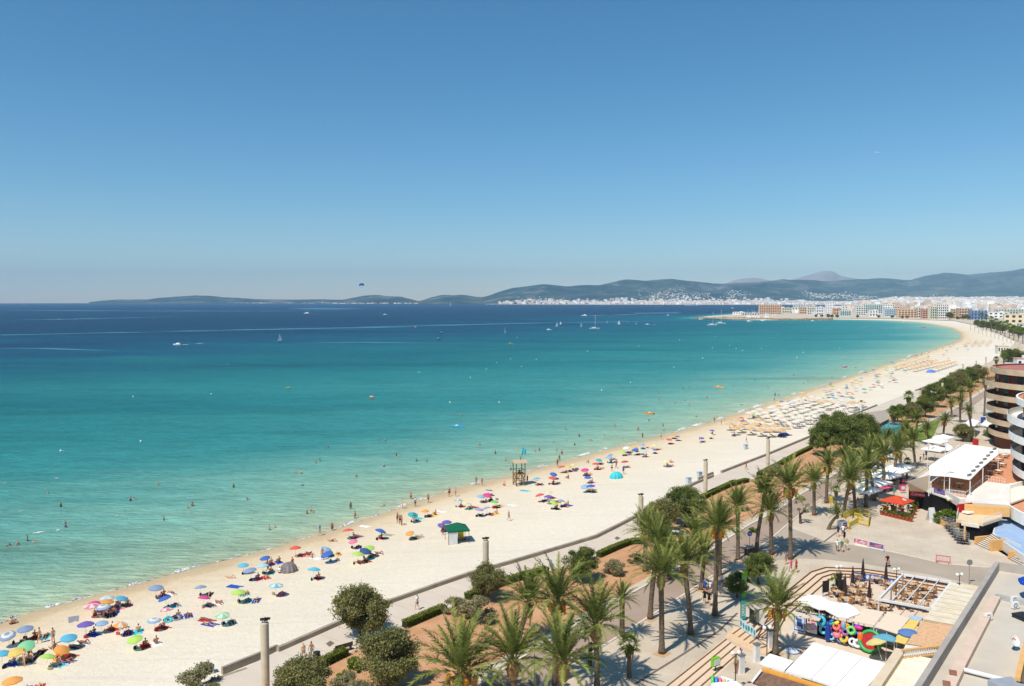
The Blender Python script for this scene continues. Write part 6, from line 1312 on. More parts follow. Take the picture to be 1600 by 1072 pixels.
ring(.24,.95,.55,(206,176,130), 'tan doughnut shaped ring on the poster board'); ring(.31,1.1,.45,(220,180,210), 'pale pink ring right of the tan one'); ring(.41,2.0,.68,(40,168,206), 'large turquoise ring at the top left'); ring(.43,1.15,.6,(90,206,216), 'pale turquoise ring under the large one'); ring(.56,.55,.45,(120,206,230), 'light blue ring low on the display'); ring(.71,.75,.6,(246,176,36), 'orange yellow flower ring'); ring(.80,.6,.5,(240,240,240), 'white ring left of the other white one'); ring(.87,.55,.55,(244,244,244), 'white ring below the orange mat'); ring(.62,1.75,.5,(236,90,90), 'coral ring behind the pink float'); ring(.73,1.45,.5,(150,70,170), 'purple ring in the middle'); ring(.81,1.75,.55,(110,206,80), 'lime green ring with a striped centre'); ring(.66,.5,.4,(50,110,190), 'blue ring at the foot of the display'); ring(.94,.4,.4,(50,130,200), 'blue ring at the right foot of the display')
def float_thing(t, h, c, lab, prof, out=.5, rx=0.0):
    mb = MB(); mb.tube([Vector((x, 0, z)) for x, z, r_ in prof], [r_ for x, z, r_ in prof], 10); o = bpy.data.objects.new('pool_float', mb.mesh('pool_float', VIN, smooth=True)); COL.objects.link(o); o.location = sp(t, h, out); o.rotation_euler = (rx, 0, srz); o.color = (*srgb(c),1); tag(o, lab, 'pool float')
for k in range(26):
    c = rt.choice(((236,90,90),(90,200,90),(250,200,60),(70,160,220),(230,120,180),(240,240,240),(150,90,190),(250,140,60),(60,190,190),(36,70,160))); tt_ = .36 + .6 * rt.random()
    place(RGP, sp(tt_, rt.uniform(.3,2.2), rt.uniform(.15,.35)), srz, 'small bright swim ring hung in the crowded inflatables display', 'small swim rings of the display', rt.uniform(.35,.7), srgb(c),(R(rt.uniform(50,95)), R(rt.uniform(-30,30)), srz + rt.uniform(-.5,.5)))
float_thing(.61,.9,(240,130,150), 'pink flamingo like float', [(-.35,0,.25),(0,0,.36),(.3,.1,.3),(.38,.5,.12),(.25,.85,.1),(.05,.8,.1)]); float_thing(.5,0,(36,70,160), 'upright blue and white surfboard float', [(0,.02,.1),(0,.3,.25),(0,1.2,.28),(0,1.9,.2),(0,2.2,.03)], .7); float_thing(.51,1.75,(60,190,140), 'green long tailed float, high up', [(-.4,0,.1),(0,.1,.2),(.4,.3,.16),(.6,.25,.06)]); float_thing(.6,2.05,(236,220,50), 'yellow star like float, high up', [(-.2,0,.12),(.1,.1,.22),(.3,.3,.08)]); float_thing(.67,2.0,(240,110,120), 'coral tube float hung high up', [(0,-.3,.12),(.05,.1,.14),(.1,.5,.1)]); float_thing(.89,2.2,(230,60,160), 'magenta float under the cream awning', [(-.3,0,.14),(.1,0,.2),(.4,0,.14)]); float_thing(.54,2.1,(60,110,200), 'blue float beside the green one', [(-.2,-.2,.1),(0,.1,.2),(.2,.3,.08)]); float_thing(.7,2.05,(110,180,210), 'pale blue air bed between the floats', [(0,-.5,.12),(0,0,.22),(0,.4,.12)]); float_thing(.92,1.2,(244,110,50), 'orange air bed at the display end', [(0,-.6,.2),(0,0,.3),(0,.6,.2)])
p = sp(1.05,0,.6); WM = thing('pool_float', 'round pool float with green rim and red melon centre', 'pool float', tuple(p), srz); tl_ = Matrix.Rotation(R(62),3, 'X')
o = MB().torus((0,0,1.15),.98,.17, n=28, k=8, tilt=tl_).build('rim', mat('green_vinyl', srgb((60,170,80)),.3), WM, smooth=True); mb = MB(); vs = [tuple(tl_ @ Vector((.9 * math.cos(2 * math.pi * k / 28),.9 * math.sin(2 * math.pi * k / 28),0)) + Vector((0,0,1.15))) for k in range(28)]; mb.add(vs, [tuple(range(28))]); mb.build('centre', mat('red_vinyl', srgb((190,26,34)),.4, nscale=5, col2=srgb((150,14,24))), WM)
dome(G(1392,1016, CF), 'grey plastic wrapped heap at the end of the shop', mat('grey_wrap', srgb((150,150,152)),.5, nscale=2, col2=srgb((200,200,204))),1.1,.9,1.9, srz, 'wrapped_heap')
# white market tents and the brown roof at the bottom
zt = CF + 2.8
slab('market_tent', [(1271,1004),(1311,1015),(1268,1060),(1228,1048)], zt, .2, WHC, 'left panel of the big white market tent', 'tent', True, CF); slab('market_tent', [(1311.6,1015.2),(1348,1026),(1305,1072),(1268.6,1060.2)], zt + .02,.2, WHC, 'middle panel of the big white market tent', 'tent', True, CF); slab('market_tent', [(1348.6,1026.2),(1386,1037),(1345,1085),(1305.6,1072.2)], zt + .04,.2, WHC, 'right panel of the big white market tent', 'tent', True, CF)
slab('market_tent', [(1203,1021),(1240,1033),(1226,1047),(1187,1035)], zt, .2, WHC, 'small white tent beside the thick palm', 'tent', True, CF); slab('market_tent', [(1112,1067),(1150,1064),(1175,1085),(1110,1090)], GZ + 2.4,.2, WHC, 'white tent corner at the bottom edge', 'tent', True, GZ)
SHG = mat('brown_shingle', srgb((104,78,62)),.9, nscale=3, col2=srgb((132,104,86)), bump=.5)
rf_ = thing('kiosk', 'brown shingled kiosk roof with an orange ridge board at the bottom edge', 'kiosk', tuple(G(1240,1070, GZ))); a = [G(1191,1047,4.4), G(1300,1080,4.4), G(1300,1110,3.6), G(1176,1066,3.6)]; MB().add([tuple(q) for q in a] + [tuple(q - Vector((0,0,.15))) for q in a], [(0,3,2,1),(4,5,6,7),(0,1,5,4),(1,2,6,5),(2,3,7,6),(3,0,4,7)]).build('roof', SHG, rf_, world=True)
b0, b1 = G(1191,1045,4.45), G(1300,1078,4.45); strip([Vector(b0[:2]), Vector(b1[:2])], .5,4.2,4.5).build('ridge_board', mat('orange_board', srgb((226,160,66)),.7), rf_, world=True); c0, c1 = G(1190,1047,4.5), G(1175,1066,3.7); MB().tube([c0, c1], .09,6).build('gable_trim', WHM, rf_, world=True)
MB().prism(W([(1196,1056),(1300,1090),(1300,1110),(1184,1066)], 3.4), GZ, 3.4).build('wall', WRM, rf_, world=True)
# stall with beach toys, banners, sign boxes
GRN = mat('lime_board', srgb((120,190,40)),.6); TEA = mat('teal_print', srgb((40,160,150)),.7)
p = G(1158,939, GZ); F_ = thing('feather_flag', 'tall lime green feather flag with white vertical lettering', 'flag', tuple(p)); MB().tube([(0,0,0),(0,0,3.2),(.25,0,3.5)], .03,6).build('pole', DKM, F_); mb = MB(); pf = [(.04,.4),(.55,.45),(.62,2.6),(.75,3.5),(.3,3.45),(.04,3.0)]; mb.add([(x, 0, z) for x, z in pf] + [(x, .02, z) for x, z in pf], [tuple(range(5,-1,-1)), tuple(range(6,12))]); mb.build('flag_cloth', GRN, F_); t_ = text('MINTO',.55,(.33,-.03,1.9),(R(90), R(-90),0), WHM); t_.parent = F_
p = G(1157,970, GZ); F2 = thing('feather_flag', 'shorter teal and white flag with lettering at the step boards', 'flag', tuple(p)); MB().tube([(0,0,0),(0,0,2.3)], .03,6).build('pole', DKM, F2); MB().box(.3,0,.2,2.2,.5,.02).build('flag_cloth', TEA, F2); t_ = text('DRINK',.42,(.3,-.03,1.2),(R(90), R(-90),0), WHM); t_.parent = F2
for (x0, y0, x1, y1, m1, m2, lab) in ((1156,980,1168,990, TEA, BANW, 'left white and teal banner on the steps'),(1168,989,1181,997, TEA, BANW, 'right white and teal banner on the steps')): banner([(x0, y0),(x1, y1)], .95, GZ, [m2, m1], lab, 3, x0)
for (x0, y0, x1, y1, m_, lab) in ((1171,973,1178,977, DKM, 'dark grey board on the upper steps'),(1179,972,1185,977, GRM, 'grey board on the upper steps'),(1185,975,1194,982, WHM, 'white board on the upper steps')):
    a, b_ = G(x0, y0, GZ), G(x1, y1, GZ); o = thing('notice_board', lab, 'sign', tuple(a)); strip([Vector(a[:2]), Vector(b_[:2])], .06, GZ + .2, GZ + 1.6).build('panel', m_, o, world=True); MB().tube([a, a + Vector((0,0,.3))], .04,5).build('leg', DKM, o, world=True); MB().tube([b_, b_ + Vector((0,0,.3))], .04,5).build('leg', DKM, o, world=True)
p = G(1118,1048, GZ); o = thing('sign_box', 'green and white sign box on a stand by the wide steps', 'sign', tuple(p),.6); MB().box(0,0,.5,1.25,.9,.35).build('box_body', GRN, o); MB().box(0,-.19,.6,1.15,.75,.03).build('panel', WHM, o); MB().tube([(0,0,0),(0,0,.5)], .05,6).build('leg', DKM, o)
for (x, y, lab) in ((1182,1034, 'white stand beside the ramp'),(1158,1052, 'white pillar stand by the globe lamp'),(1203,1012, 'white cabinet beside the thick palm')):
    p = G(x, y, GZ); o = thing('display_stand', lab, 'stand', tuple(p),.4); MB().box(0,0,.0,1.7,.55,.4).build('cabinet', WHM, o); MB().box(0,0,1.7,1.8,.65,.5).build('top', GRM, o)
for k, c in enumerate(((90,200,80),(60,140,220),(240,110,150),(250,190,60),(80,120,220))):
    place(RGP, G(1112 + 6 * k, 1064 + 2 * k, GZ + .6),.5, f"{('green', 'blue', 'pink', 'yellow', 'dark blue')[k]} ring in the row at the bottom toy stall", None, .9, srgb(c),(R(80),0,1.2))
o = slab('stall_table', [(1127,1056),(1146,1062),(1144,1068),(1125,1062)], GZ + .9,.06, WHC, 'small white topped stall with toys', 'stall', True, GZ)
p = G(1243,1024, GZ); o = thing('cafe_table', 'round table with blue and white cloth in the palm shadow', 'table', tuple(G(1238,1028, CF))); MB().lathe([(.7,.7),(.7,.74),(.01,.75)], n=16).build('tabletop', mat('gingham', srgb((170,196,224)),.8, nscale=6, col2=srgb((226,232,240))), o); MB().lathe([(.3,0),(.05,.05),(.04,.7)], n=8).build('pedestal', DKM, o)
place(CHP, G(1231,1026, CF),1, 'chair left of the round table in the palm shadow'); place(CHP, G(1246,1030, CF),4, 'chair right of the round table in the palm shadow')
# ------------------------------------------------------------ roofs beside the tall building
def roof_thing(name, px, z, m_, lab, ribs=0, rm=None, z0=None, rib_dir=0, th=.12):
    P_ = W(px, z); c = (sum(q[0] for q in P_) / len(P_), sum(q[1] for q in P_) / len(P_)); root = thing(name, lab, 'building',(c[0], c[1], z0 if z0 is not None else GZ)); MB().prism(P_, z - th, z).build('roof', m_, root, world=True)
    Q = [(c[0] + (x - c[0]) * .97, c[1] + (y - c[1]) * .97) for x, y in P_]; MB().prism(Q, z0 if z0 is not None else CF, z - th).build('wall', CRM, root, world=True)
    if ribs:
        a, b_, c_, d = [Vector(q) for q in P_[:4]]; mb = MB()
        for k in range(ribs + 1):
            t = k / ribs
            if rib_dir == 0: strip([a.lerp(d, t), b_.lerp(c_, t)], .07, z, z + .06, mb)
            else: strip([a.lerp(b_, t), d.lerp(c_, t)], .07, z, z + .06, mb)
        mb.build('roof_ribs', rm or m_, root, world=True)
    return root
CRF = mat('cream_sheet', srgb((232,224,204)),.7, nscale=.8, col2=srgb((216,200,172))); PLK = mat('roof_planks', srgb((206,168,130)),.85, nscale=4, col2=srgb((222,188,152)), bump=.3)
roof_thing('annex', [(1487,910),(1531,917),(1491,977),(1443,968)], CF + 2.9, CRF, 'cream ribbed roof right of the white pergola',9, mat('rib_tan', srgb((206,182,142)),.8)); roof_thing('annex', [(1442,969),(1492,978),(1467,1014),(1416,1006)], CF + 2.7, PLK, 'planked wooden roof right of the yellow awning',16, PLK)
roof_thing('annex', [(1415,1007),(1462,1014),(1462,1020),(1410,1020)], CF + 2.9, WRM, 'narrow white rendered roof edge below the planked roof'); roof_thing('annex', [(1409,1021),(1459,1031),(1420,1092),(1362,1086)], CF + 2.9, CRF, 'cream corrugated roof above the tall building parapet',22, mat('rib_cream', srgb((244,238,224)),.7))
o = single(strip(W([(1407,1014),(1362,1080)], CF + 3.4),.8, CF + 2.5, CF + 3.4), 'ridge_wall', CRM, 'tan ridge wall between the white tents and the corrugated roof', 'wall')
a, b_ = G(1409,1017, CF + 3.6), G(1470,1010, CF + 3.6); Bl = thing('balustrade', 'orange balustrade with small balusters beside the corrugated roof', 'balustrade',(a.x, a.y, CF + 2.9)); strip([Vector(a[:2]), Vector(b_[:2])], .25, a.z, a.z + .12).build('rail', ORG, Bl, world=True); strip([Vector(a[:2]), Vector(b_[:2])], .25, a.z - .75, a.z - .62).build('base_rail', ORG, Bl, world=True)
for k in range(22): q = a.lerp(b_, (k + .5) / 22); MB().lathe([(.05,-.62),(.09,-.45),(.04,-.25),(.07,0)], tuple(q),8).build('baluster', WRM, Bl, world=True)
# tall building whose roof fills the lower right corner
zr = 9.5; RFM = mat('roof_felt', srgb((196,184,166)),.95, nscale=.3, col2=srgb((212,200,182)), bump=.1); RF2 = mat('roof_felt_blue', srgb((170,172,166)),.95, nscale=.3, col2=srgb((182,180,168)))
TBd = thing('foreground_building', 'large flat roofed beige building filling the lower right corner', 'building', tuple(G(1558,900, GZ)))
rp_ = W([(1558,878),(1760,906),(1760,1200),(1352,1200)], zr); MB().prism(rp_, GZ, zr - .9).build('wall', CRM, TBd, world=True)
MB().flat([tuple(Vector(q) * 1) for q in rp_], zr - .895).build('roof', RFM, TBd, world=True)
strip([Vector(rp_[3]), Vector(rp_[0]), Vector(rp_[1])], .42, zr - .9, zr).build('parapet', mat('parapet_grey', srgb((168,158,148)),.9, nscale=.6, col2=srgb((184,174,162))), TBd, world=True)
k0 = W([(1556,932),(1502,1034),(1499,1040),(1470,1100)], zr - .5); strip([Vector(q) for q in k0], .75, zr - .9, zr - .45).build('inner_kerb', mat('pink_kerb', srgb((226,200,178)),.9, nscale=.8, col2=srgb((212,184,160))), TBd, world=True)
k1 = W([(1556,928),(1590,936),(1640,946)], zr - .5); strip([Vector(q) for q in k1], .5, zr - .9, zr - .5).build('inner_kerb', RF2, TBd, world=True)
a, b_ = G(1505,1046, zr - .6), G(1568,1062, zr - .6); MB().tube([a, b_], .16,12).build('duct', WHM, TBd, world=True)
q = G(1578,1066, zr); MB().box(q.x, q.y, zr - .89, zr - .1,2.0,1.8,.25).build('roof_box', mat('slate_box', srgb((160,164,170)),.6), TBd, world=True)
a, b_ = G(1603,1003, zr + .2), G(1590,1058, zr + .2); strip([Vector(a[:2]), Vector(b_[:2])], .35, zr - .9, zr + .2).build('skylight_kerb', ORG, TBd, world=True); a, b_ = G(1612,1010, zr + .2), G(1600,1062, zr + .2); strip([Vector(a[:2]), Vector(b_[:2])], .9, zr - .9, zr - .1).build('skylight_glass', mat('brown_glass', srgb((120,96,60)),.2), TBd, world=True)
a, b_ = G(1484,1048, zr - .4), G(1478,1062, zr - .4)
for (x, y) in ((1489,1051),(1479,1068)): q = G(x, y, zr - .42); MB().box(q.x, q.y, zr - .44, zr - .40,.5,.9,-.45).build('roof_vent', mat('vent_red', srgb((150,100,80)),.8), TBd, world=True)
def ac(x, y, lab, rz=.3):
    p = G(x, y, zr - .89); o = thing('air_conditioner', lab, 'air conditioner', tuple(p), rz, 'air conditioners on the near roof'); o.scale = (.8,.8,.8); MB().box(0,0,.08,.75,.85,.36).build('casing', WHM, o); f_ = MB().torus((-.12,-.19,.42),.22,.025, n=16, k=5, tilt=Matrix.Rotation(R(90),3, 'X')).build('fan_grille', DKM, o)
    for x_ in (-.3,.3): MB().box(x_, 0,0,.08,.08,.4).build('foot', DKM, o)
ac(1544,969, 'white air conditioner at the inner kerb of the near roof'); ac(1586,951, 'right air conditioner of the pair near the far kerb'); ac(1585,942, 'left air conditioner of the pair near the far kerb')
p = G(1584,1016, zr - .89); o = thing('satellite_dish', 'white satellite dish with an orange logo on the near roof', 'satellite dish', tuple(p),.4); MB().tube([(0,0,0),(0,0,.6)], .03,6).build('mast', DKM, o)
mb = MB(); tl = Matrix.Rotation(R(60),3, 'X')
for i in range(5):
    for j in range(16): r_ = .45 * i / 4 + .001; mb.v.append(tuple(tl @ Vector((r_ * math.cos(j * math.pi / 8), r_ * math.sin(j * math.pi / 8), r_ * r_ * .5)) + Vector((0,0,.75))))
for i in range(4):
    for j in range(16): mb.f.append((i * 16 + j, i * 16 + (j + 1) % 16,(i + 1) * 16 + (j + 1) % 16,(i + 1) * 16 + j)); mb.m.append(1 if i == 1 and j < 7 else 0)
mb.build('dish', [WHM, mat('logo_orange', srgb((226,120,40)),.6)], o)
lp(1624,900, zr + 1.4,(20,84,200), 'bright blue parasol cut off by the right edge over the near roof',0,1.7, None, 1.95)
p = G(1602,968, zr - .89); o = thing('roof_hatch', 'dark hatch cover at the right edge of the near roof', 'hatch', tuple(p),.3); MB().box(0,0,0,.3,1.2,1.6).build('cover', NV, o); MB().box(0,0,.3,.34,1.3,1.7).build('lid', DKM, o)
# ------------------------------------------------------------ plaza things
p = G(1401,806, GZ); o = thing('large_parasol', 'large orange red parasol with white emblems over potted plants', 'parasol', tuple(p),.72); mb = MB(); q_ = 1.95
mb.add([(-q_, -q_, 2.5),(q_, -q_, 2.5),(q_, q_, 2.5),(-q_, q_, 2.5),(0,0,3.3),(-q_, -q_, 2.35),(q_, -q_, 2.35),(q_, q_, 2.35),(-q_, q_, 2.35)], [(0,1,4),(1,2,4),(2,3,4),(3,0,4),(5,6,1,0),(6,7,2,1),(7,8,3,2),(8,5,0,3)]); cn = mb.build('canopy', mat('orange_red_canvas', srgb((226,84,52)),.75, trans=.2), o); MB().lathe([(.4,0),(.4,.1),(.06,.12),(.05,3.2)], n=10).build('pole', WHM, o)
nrm = Vector((0,-.8, q_)).normalized()
mb = MB().torus((-.1,-1.2,2.85),.3,.05, n=20, k=4, tilt=Matrix.Rotation(math.atan2(.8, q_),3, 'X')).box(-.1,-1.2,2.84,2.88,.12,.4); e_ = mb.build('round_emblem', WHM, cn); MB().box(1.3,-.1,2.80,2.84,.18,.8).build('lettering_block', WHM, cn)
POT = mat('terracotta_pot', srgb((172,84,56)),.85)
def pot_proto():
    root = thing('flower_pot', '', 'potted plant'); MB().lathe([(.01,0),(.24,0),(.34,.5),(.38,.52),(.38,.58),(.32,.58),(.01,.5)], n=14).build('pot', POT, root); V, F, C, cs = tree_crown(7, BRT_L, W_=1.0, H_=.9, n=500, leaf=.09, clumps=6, base=.6); f_ = leafobj('foliage', V, F, C, BRT_L); f_.parent = root; return root
PTP = pot_proto(); setkids(PTP)
for k in range(9):
    x = 1378 + k * 5.6; y = 804.5 + k * 1.35; place(PTP, G(x, y, GZ), k, f"potted plant {['first at the left corner', 'second from the left', 'third from the left', 'left of the middle', 'in the middle', 'right of the middle', 'third from the right', 'second from the right', 'at the right corner'][k]} of the front row", 'potted plants round the red parasol',.95)
for k in range(4): place(PTP, G(1424 + k * 2.6,810 - k * 5.2, GZ), k, f"potted plant {['near front', 'second', 'third', 'back'][k]} on the right side of the red parasol", 'potted plants round the red parasol',1.15)
for k in range(3): place(PTP, G(1384 + k * 12,799 - k * 1.2, GZ), k, f"taller plant {['left', 'centre', 'right'][k]} behind the front row of pots", 'potted plants round the red parasol',1.3)
table_set(G(1404,801, GZ),.3, 'under the large red parasol'); person(G(1396,799, GZ), 'stand',1, 'dark clothed person under the large red parasol', 'shirt:black,shorts:black'); person(G(1419,803, GZ), 'stand',2.5, 'person in a pale blue shirt at the right side of the red parasol', 'shirt:turquoise,shorts:white')
YB = mat('yellow_barrier', srgb((226,196,60)),.6)
def barrier(x0, y0, x1, y1, lab, m_=None, nm='barrier'):
    a, b_ = G(x0, y0, GZ), G(x1, y1, GZ); d = b_ - a; root = thing(nm, lab, 'barrier', tuple(a), math.atan2(d.y, d.x), 'yellow barriers' if m_ is None else None); L = d.length; mm = m_ or YB; mb = MB().box(L / 2,0,.95,1.05, L, .06).box(L / 2,0,.25,.33, L, .06).box(.04,0,.1,1.0,.08,.06).box(L - .04,0,.1,1.0,.08,.06)
    for k in range(int(L / .16)): mb.box(.16 * k + .12,0,.3,.98,.05 if m_ is None else .025,.03)
    mb.build('railing', mm, root)
    for x in (.2, L - .2): MB().box(x, 0,0,.1,.08,.55).build('foot', mm, root)
barrier(1318,811,1330,806, 'back left yellow barrier, behind the poster cube'); barrier(1330,806,1342,803, 'back middle yellow barrier of the fence'); barrier(1342,803,1359,807, 'back right yellow barrier'); barrier(1359,808,1357,822, 'right end yellow barrier of the fence'); barrier(1357,823,1341,819, 'front right yellow barrier'); barrier(1341,819,1327,827, 'front left yellow barrier of the fence'); barrier(1327,828,1325,818, 'left end yellow barrier of the fence'); barrier(1335,811,1348,814, 'inner yellow barrier of the fence'); barrier(1462,879,1485,882, 'thin red railing barrier alone on the plaza', mat('red_paint', srgb((206,90,96)),.5), 'railing_barrier')
p = G(1316,826, GZ); o = thing('poster_cube', 'small white and red poster cube at the left end of the yellow barriers', 'sign', tuple(p),.5); MB().box(0,0,.1,1.2,1.2,.9).build('cube_body', WHM, o); MB().box(0,-.46,.35,.7,1.0,.02).build('red_band', _M['red_paint'], o); MB().box(0,-.46,.8,1.0,.8,.02).build('blue_band', BAN, o)
PR = mat('ad_red', srgb((196,52,60)),.6, nscale=.9, col2=srgb((226,150,150))); PB = mat('ad_night', srgb((40,30,76)),.6, nscale=1.2, col2=srgb((150,130,180)))
def ad(x0, y0, x1, y1, m_, m2, lab, seed):
    a, b_ = G(x0, y0, GZ), G(x1, y1, GZ); root = thing('advert_board', lab, 'advert board', tuple(a)); strip([Vector(a[:2]), Vector(b_[:2])], .08, GZ + .08, GZ + 1.02).build('panel_frame', WHM, root, world=True); d = (b_ - a); u = d.normalized(); n_ = Vector((u.y, -u.x, 0)); n_ = n_ if n_.y < 0 else -n_
    q = lambda s, z: tuple(a + d * s + n_ * .05 + Vector((0,0, z))); r = random.Random(seed); mb = MB().quad(q(.02,.3), q(.98,.3), q(.98,.96), q(.02,.96),0)
    pn = mb.build('printed_panel', m_, root, world=True); mb = MB(); q2 = lambda s, z: tuple(a + d * s + n_ * .06 + Vector((0,0, z)))
    for k in range(7): s0 = r.uniform(.05,.8); z0 = r.uniform(.34,.75); mb.quad(q2(s0, z0), q2(s0 + .13, z0), q2(s0 + .13, z0 + .16), q2(s0, z0 + .16),0)
    mb.build('printed_shapes', m2, root, world=True)
ad(1334,851,1356,856, PR, BANW, 'long advert board with a red sky picture, left of the pair',1); ad(1358,857,1381,862, PB, PR, 'long advert board in dark violet and red, right of the pair',2)
p = G(1455,815, GZ); o = thing('folding_sign', 'white folding sign board standing alone before the restaurant', 'sign', tuple(p),.2)
for s in (-1,1): MB().add([(-.7, s * .5,0),(.7, s * .5,0),(.45,0,2.2),(-.45,0,2.2),(-.7, s * .56,0),(.7, s * .56,0),(.45, s * .06,2.2),(-.45, s * .06,2.2)], [(0,1,2,3),(7,6,5,4),(0,4,5,1),(1,5,6,2),(2,6,7,3),(3,7,4,0)]).build('panel', WHM, o)
for k in range(7):
    p = G(1480 + k * 4.0,822 + k * 4.6, GZ); o = thing('bicycle_trailer', f"grey metal cart {['at the hedge end', 'second from the hedge', 'third from the hedge', 'in the middle', 'third from the far end', 'second from the far end', 'at the far end'][k]} of the parked row", 'cart', tuple(p),.5 + .1 * k, 'grey carts parked in a row'); mb = MB()
    for (a_, b2) in ((-.5,-.8),(.5,-.8),(.5,.8),(-.5,.8)): mb.tube([(a_, b2,.3),(a_, b2,1.5)], .025,4)
    for z in (.35,1.0,1.5): mb.tube([(-.5,-.8, z),(.5,-.8, z),(.5,.8, z),(-.5,.8, z),(-.5,-.8, z)], .025,4)
    mb.build('frame', GRM, o); MB().box(0,0,.36,.42,.95,1.5).build('load_bed', DKM, o)
    for x in (-.5,.5): MB().torus((x, 0,.3),.26,.04, n=14, k=5, tilt=Matrix.Rotation(R(90),3, 'Y')).build('wheel', _M['tyre'], o)
# white market parasols in the palm row
def tent_at(x, y, z, w_, d_, rz, lab):
    c = G(x, y, z); P_ = []; q = c
    for (a, b_) in ((-1,-1),(1,-1),(1,1),(-1,1)): u, v = a * w_ / 2, b_ * d_ / 2; P_.append((c.x + u * math.cos(rz) - v * math.sin(rz), c.y + u * math.sin(rz) + v * math.cos(rz)))
    root = thing('market_parasol', lab, 'parasol',(c.x, c.y, GZ)); zz = z; mb = MB(); mb.add([(x_, y_, zz) for x_, y_ in P_] + [(c.x, c.y, zz + .7)] + [(x_, y_, zz - .25) for x_, y_ in P_], [(i_, (i_ + 1) % 4,4) for i_ in range(4)] + [(i_, 5 + i_, 5 + (i_ + 1) % 4,(i_ + 1) % 4) for i_ in range(4)]); mb.build('canopy', WHC, root, world=True); MB().tube([(c.x, c.y, GZ),(c.x, c.y, zz + .6)], .06,6).build('pole', WHM, root, world=True); MB().box(c.x, c.y, GZ, GZ + .12,.8,.8).build('base', GRM, root, world=True)
for (x, y, w_, lab) in ((1350,764,4.4, 'front white market parasol below the palm row'),(1367,753,4.4, 'second white market parasol behind the front one'),(1382,742,4.4, 'third white market parasol in the palm row'),(1396,735,4.4, 'fourth white market parasol in the palm row'),(1462,689,4.2, 'white stall roof by the far palms'),(1474,683,3.6, 'second white stall roof by the far palms'),(1461,701,4.2, 'white stall roof nearest the restaurant canopy'),(1408,729,4, 'fifth white market parasol farthest up the palm row')): tent_at(x, y, GZ + 2.6, w_, w_, .7, lab)
for (x, y, lab, c) in ((1378,770, 'pink display cabinet under the market parasols', 'pink'),(1388,768, 'small pink board beside the pink cabinet', 'pink'),(1364,775, 'white goods table under the front market parasols', 'white'),(1375,758, 'dark stall table under the second market parasol', 'black'),(1392,752, 'dark clothes rack by the market parasols', 'navy'),(1358,780, 'white tables at the front of the market stalls', 'white'),(1402,750, 'stall table between the palms', 'grey')):
    p = G(x, y, GZ); o = thing('market_stall', lab, 'stall', tuple(p),.6); MB().box(0,0,.75,.82,1.8,1.0).build('counter', mat('stall_' + c, srgb(CLR[c]),.7), o); MB().box(0,.45,.82,1.7,1.8,.05).build('back_panel', mat('stall_' + c, srgb(CLR[c]),.7), o)
    for a_ in (-.8,.8): MB().box(a_, 0,0,.75,.06,.9).build('leg', GRM, o)
for k, (x, y) in enumerate(((1362,781),(1368,776),(1386,763),(1396,757),(1399,746),(1405,742),(1352,790),(1443,720),(1438,722),(1447,716),(1340,792))): person(G(x, y, GZ),('stand', 'walk', 'hips')[k % 3], k, ('person browsing ' + ['at the front market table', 'behind the front market table', 'by the pink cabinet', 'by the clothes rack', 'at the dark stall', 'between palms and stalls', 'in front of the first parasol', 'left one by the white flagpole', 'middle one by the flagpole', 'right one by the flagpole', 'left of the first parasol'][k]), f"shirt:{('white', 'navy', 'red', 'black')[k % 4]},shorts:{('navy', 'khaki', 'black')[k % 3]}", 'shoppers')
# ------------------------------------------------------------ restaurant with the white canopy roof
RS = thing('restaurant', 'two storey terrace restaurant with a big white sail canopy roof', 'restaurant', tuple(G(1450,775, GZ)))
def rpart(nm, px, z0, z1, m_, par=RS): return MB().prism(W(px, z1), z0, z1).build(nm, m_, par, world=True)
zf = 4.6
rpart('ground_floor', [(1420,760),(1506,702),(1600,706),(1620,770),(1566,789),(1508,786),(1452,771)], GZ, zf, BLK)  # solid block; the shade of its open front is in the colour
rpart('terrace_floor_slab', [(1418,757),(1506,699),(1604,703),(1624,770),(1568,790),(1507,787),(1452,768)], zf, zf + .25, WRM)
rpart('terrace_tiles', [(1452,757),(1514,706),(1600,710),(1600,752),(1545,760),(1508,778),(1470,768)], zf + .25, zf + .27, TERR)
rpart('flat_roof', [(1511,774),(1541,752),(1578,757),(1578,789),(1508,785)], zf + .26, zf + .9, WRM); rpart('roof_rim', [(1507,787),(1578,791),(1578,794),(1507,790)], zf - .4, zf + .95, ORG)
zc = zf + 3.3
cv = [(1508,694),(1532,697),(1560,701),(1560,710),(1536,729),(1516,749),(1484,744),(1452,742),(1452,728),(1476,712)]
P_ = W(cv, zc); mb = MB(); n_ = len(P_); rg0, rg1 = G(1532,704, zc + .9), G(1484,735, zc + .9)
mb.prism(P_, zc - .12, zc); mb.build('sail_roof', WHC, RS, world=True)
for k in range(9):   # seams of the canopy
    t = k / 8; a = Vector(P_[8]).lerp(Vector(P_[0]), t); b_ = Vector(P_[5]).lerp(Vector(P_[2]), t); strip([a, b_], .10, zc + .002, zc + .05).build('canopy_seam', mat('seam', srgb((216,204,184)),.8), RS, world=True)
for k in range(8): q = Vector(P_[5]).lerp(Vector(P_[2]),(k + .5) / 8) * .93 + Vector(P_[8]).lerp(Vector(P_[0]),(k + .5) / 8) * .07; MB().box(q.x, q.y, zc, zc + .35,.25,1.2,-.9).build('roof_vent', GRM, RS, world=True)
for (x, y) in cv[:8]: q = G(x, y, zc); MB().tube([(q.x * .995, q.y * .995, zf),(q.x * .995, q.y * .995, zc - .1)], .08,6).build('post', WHM, RS, world=True)
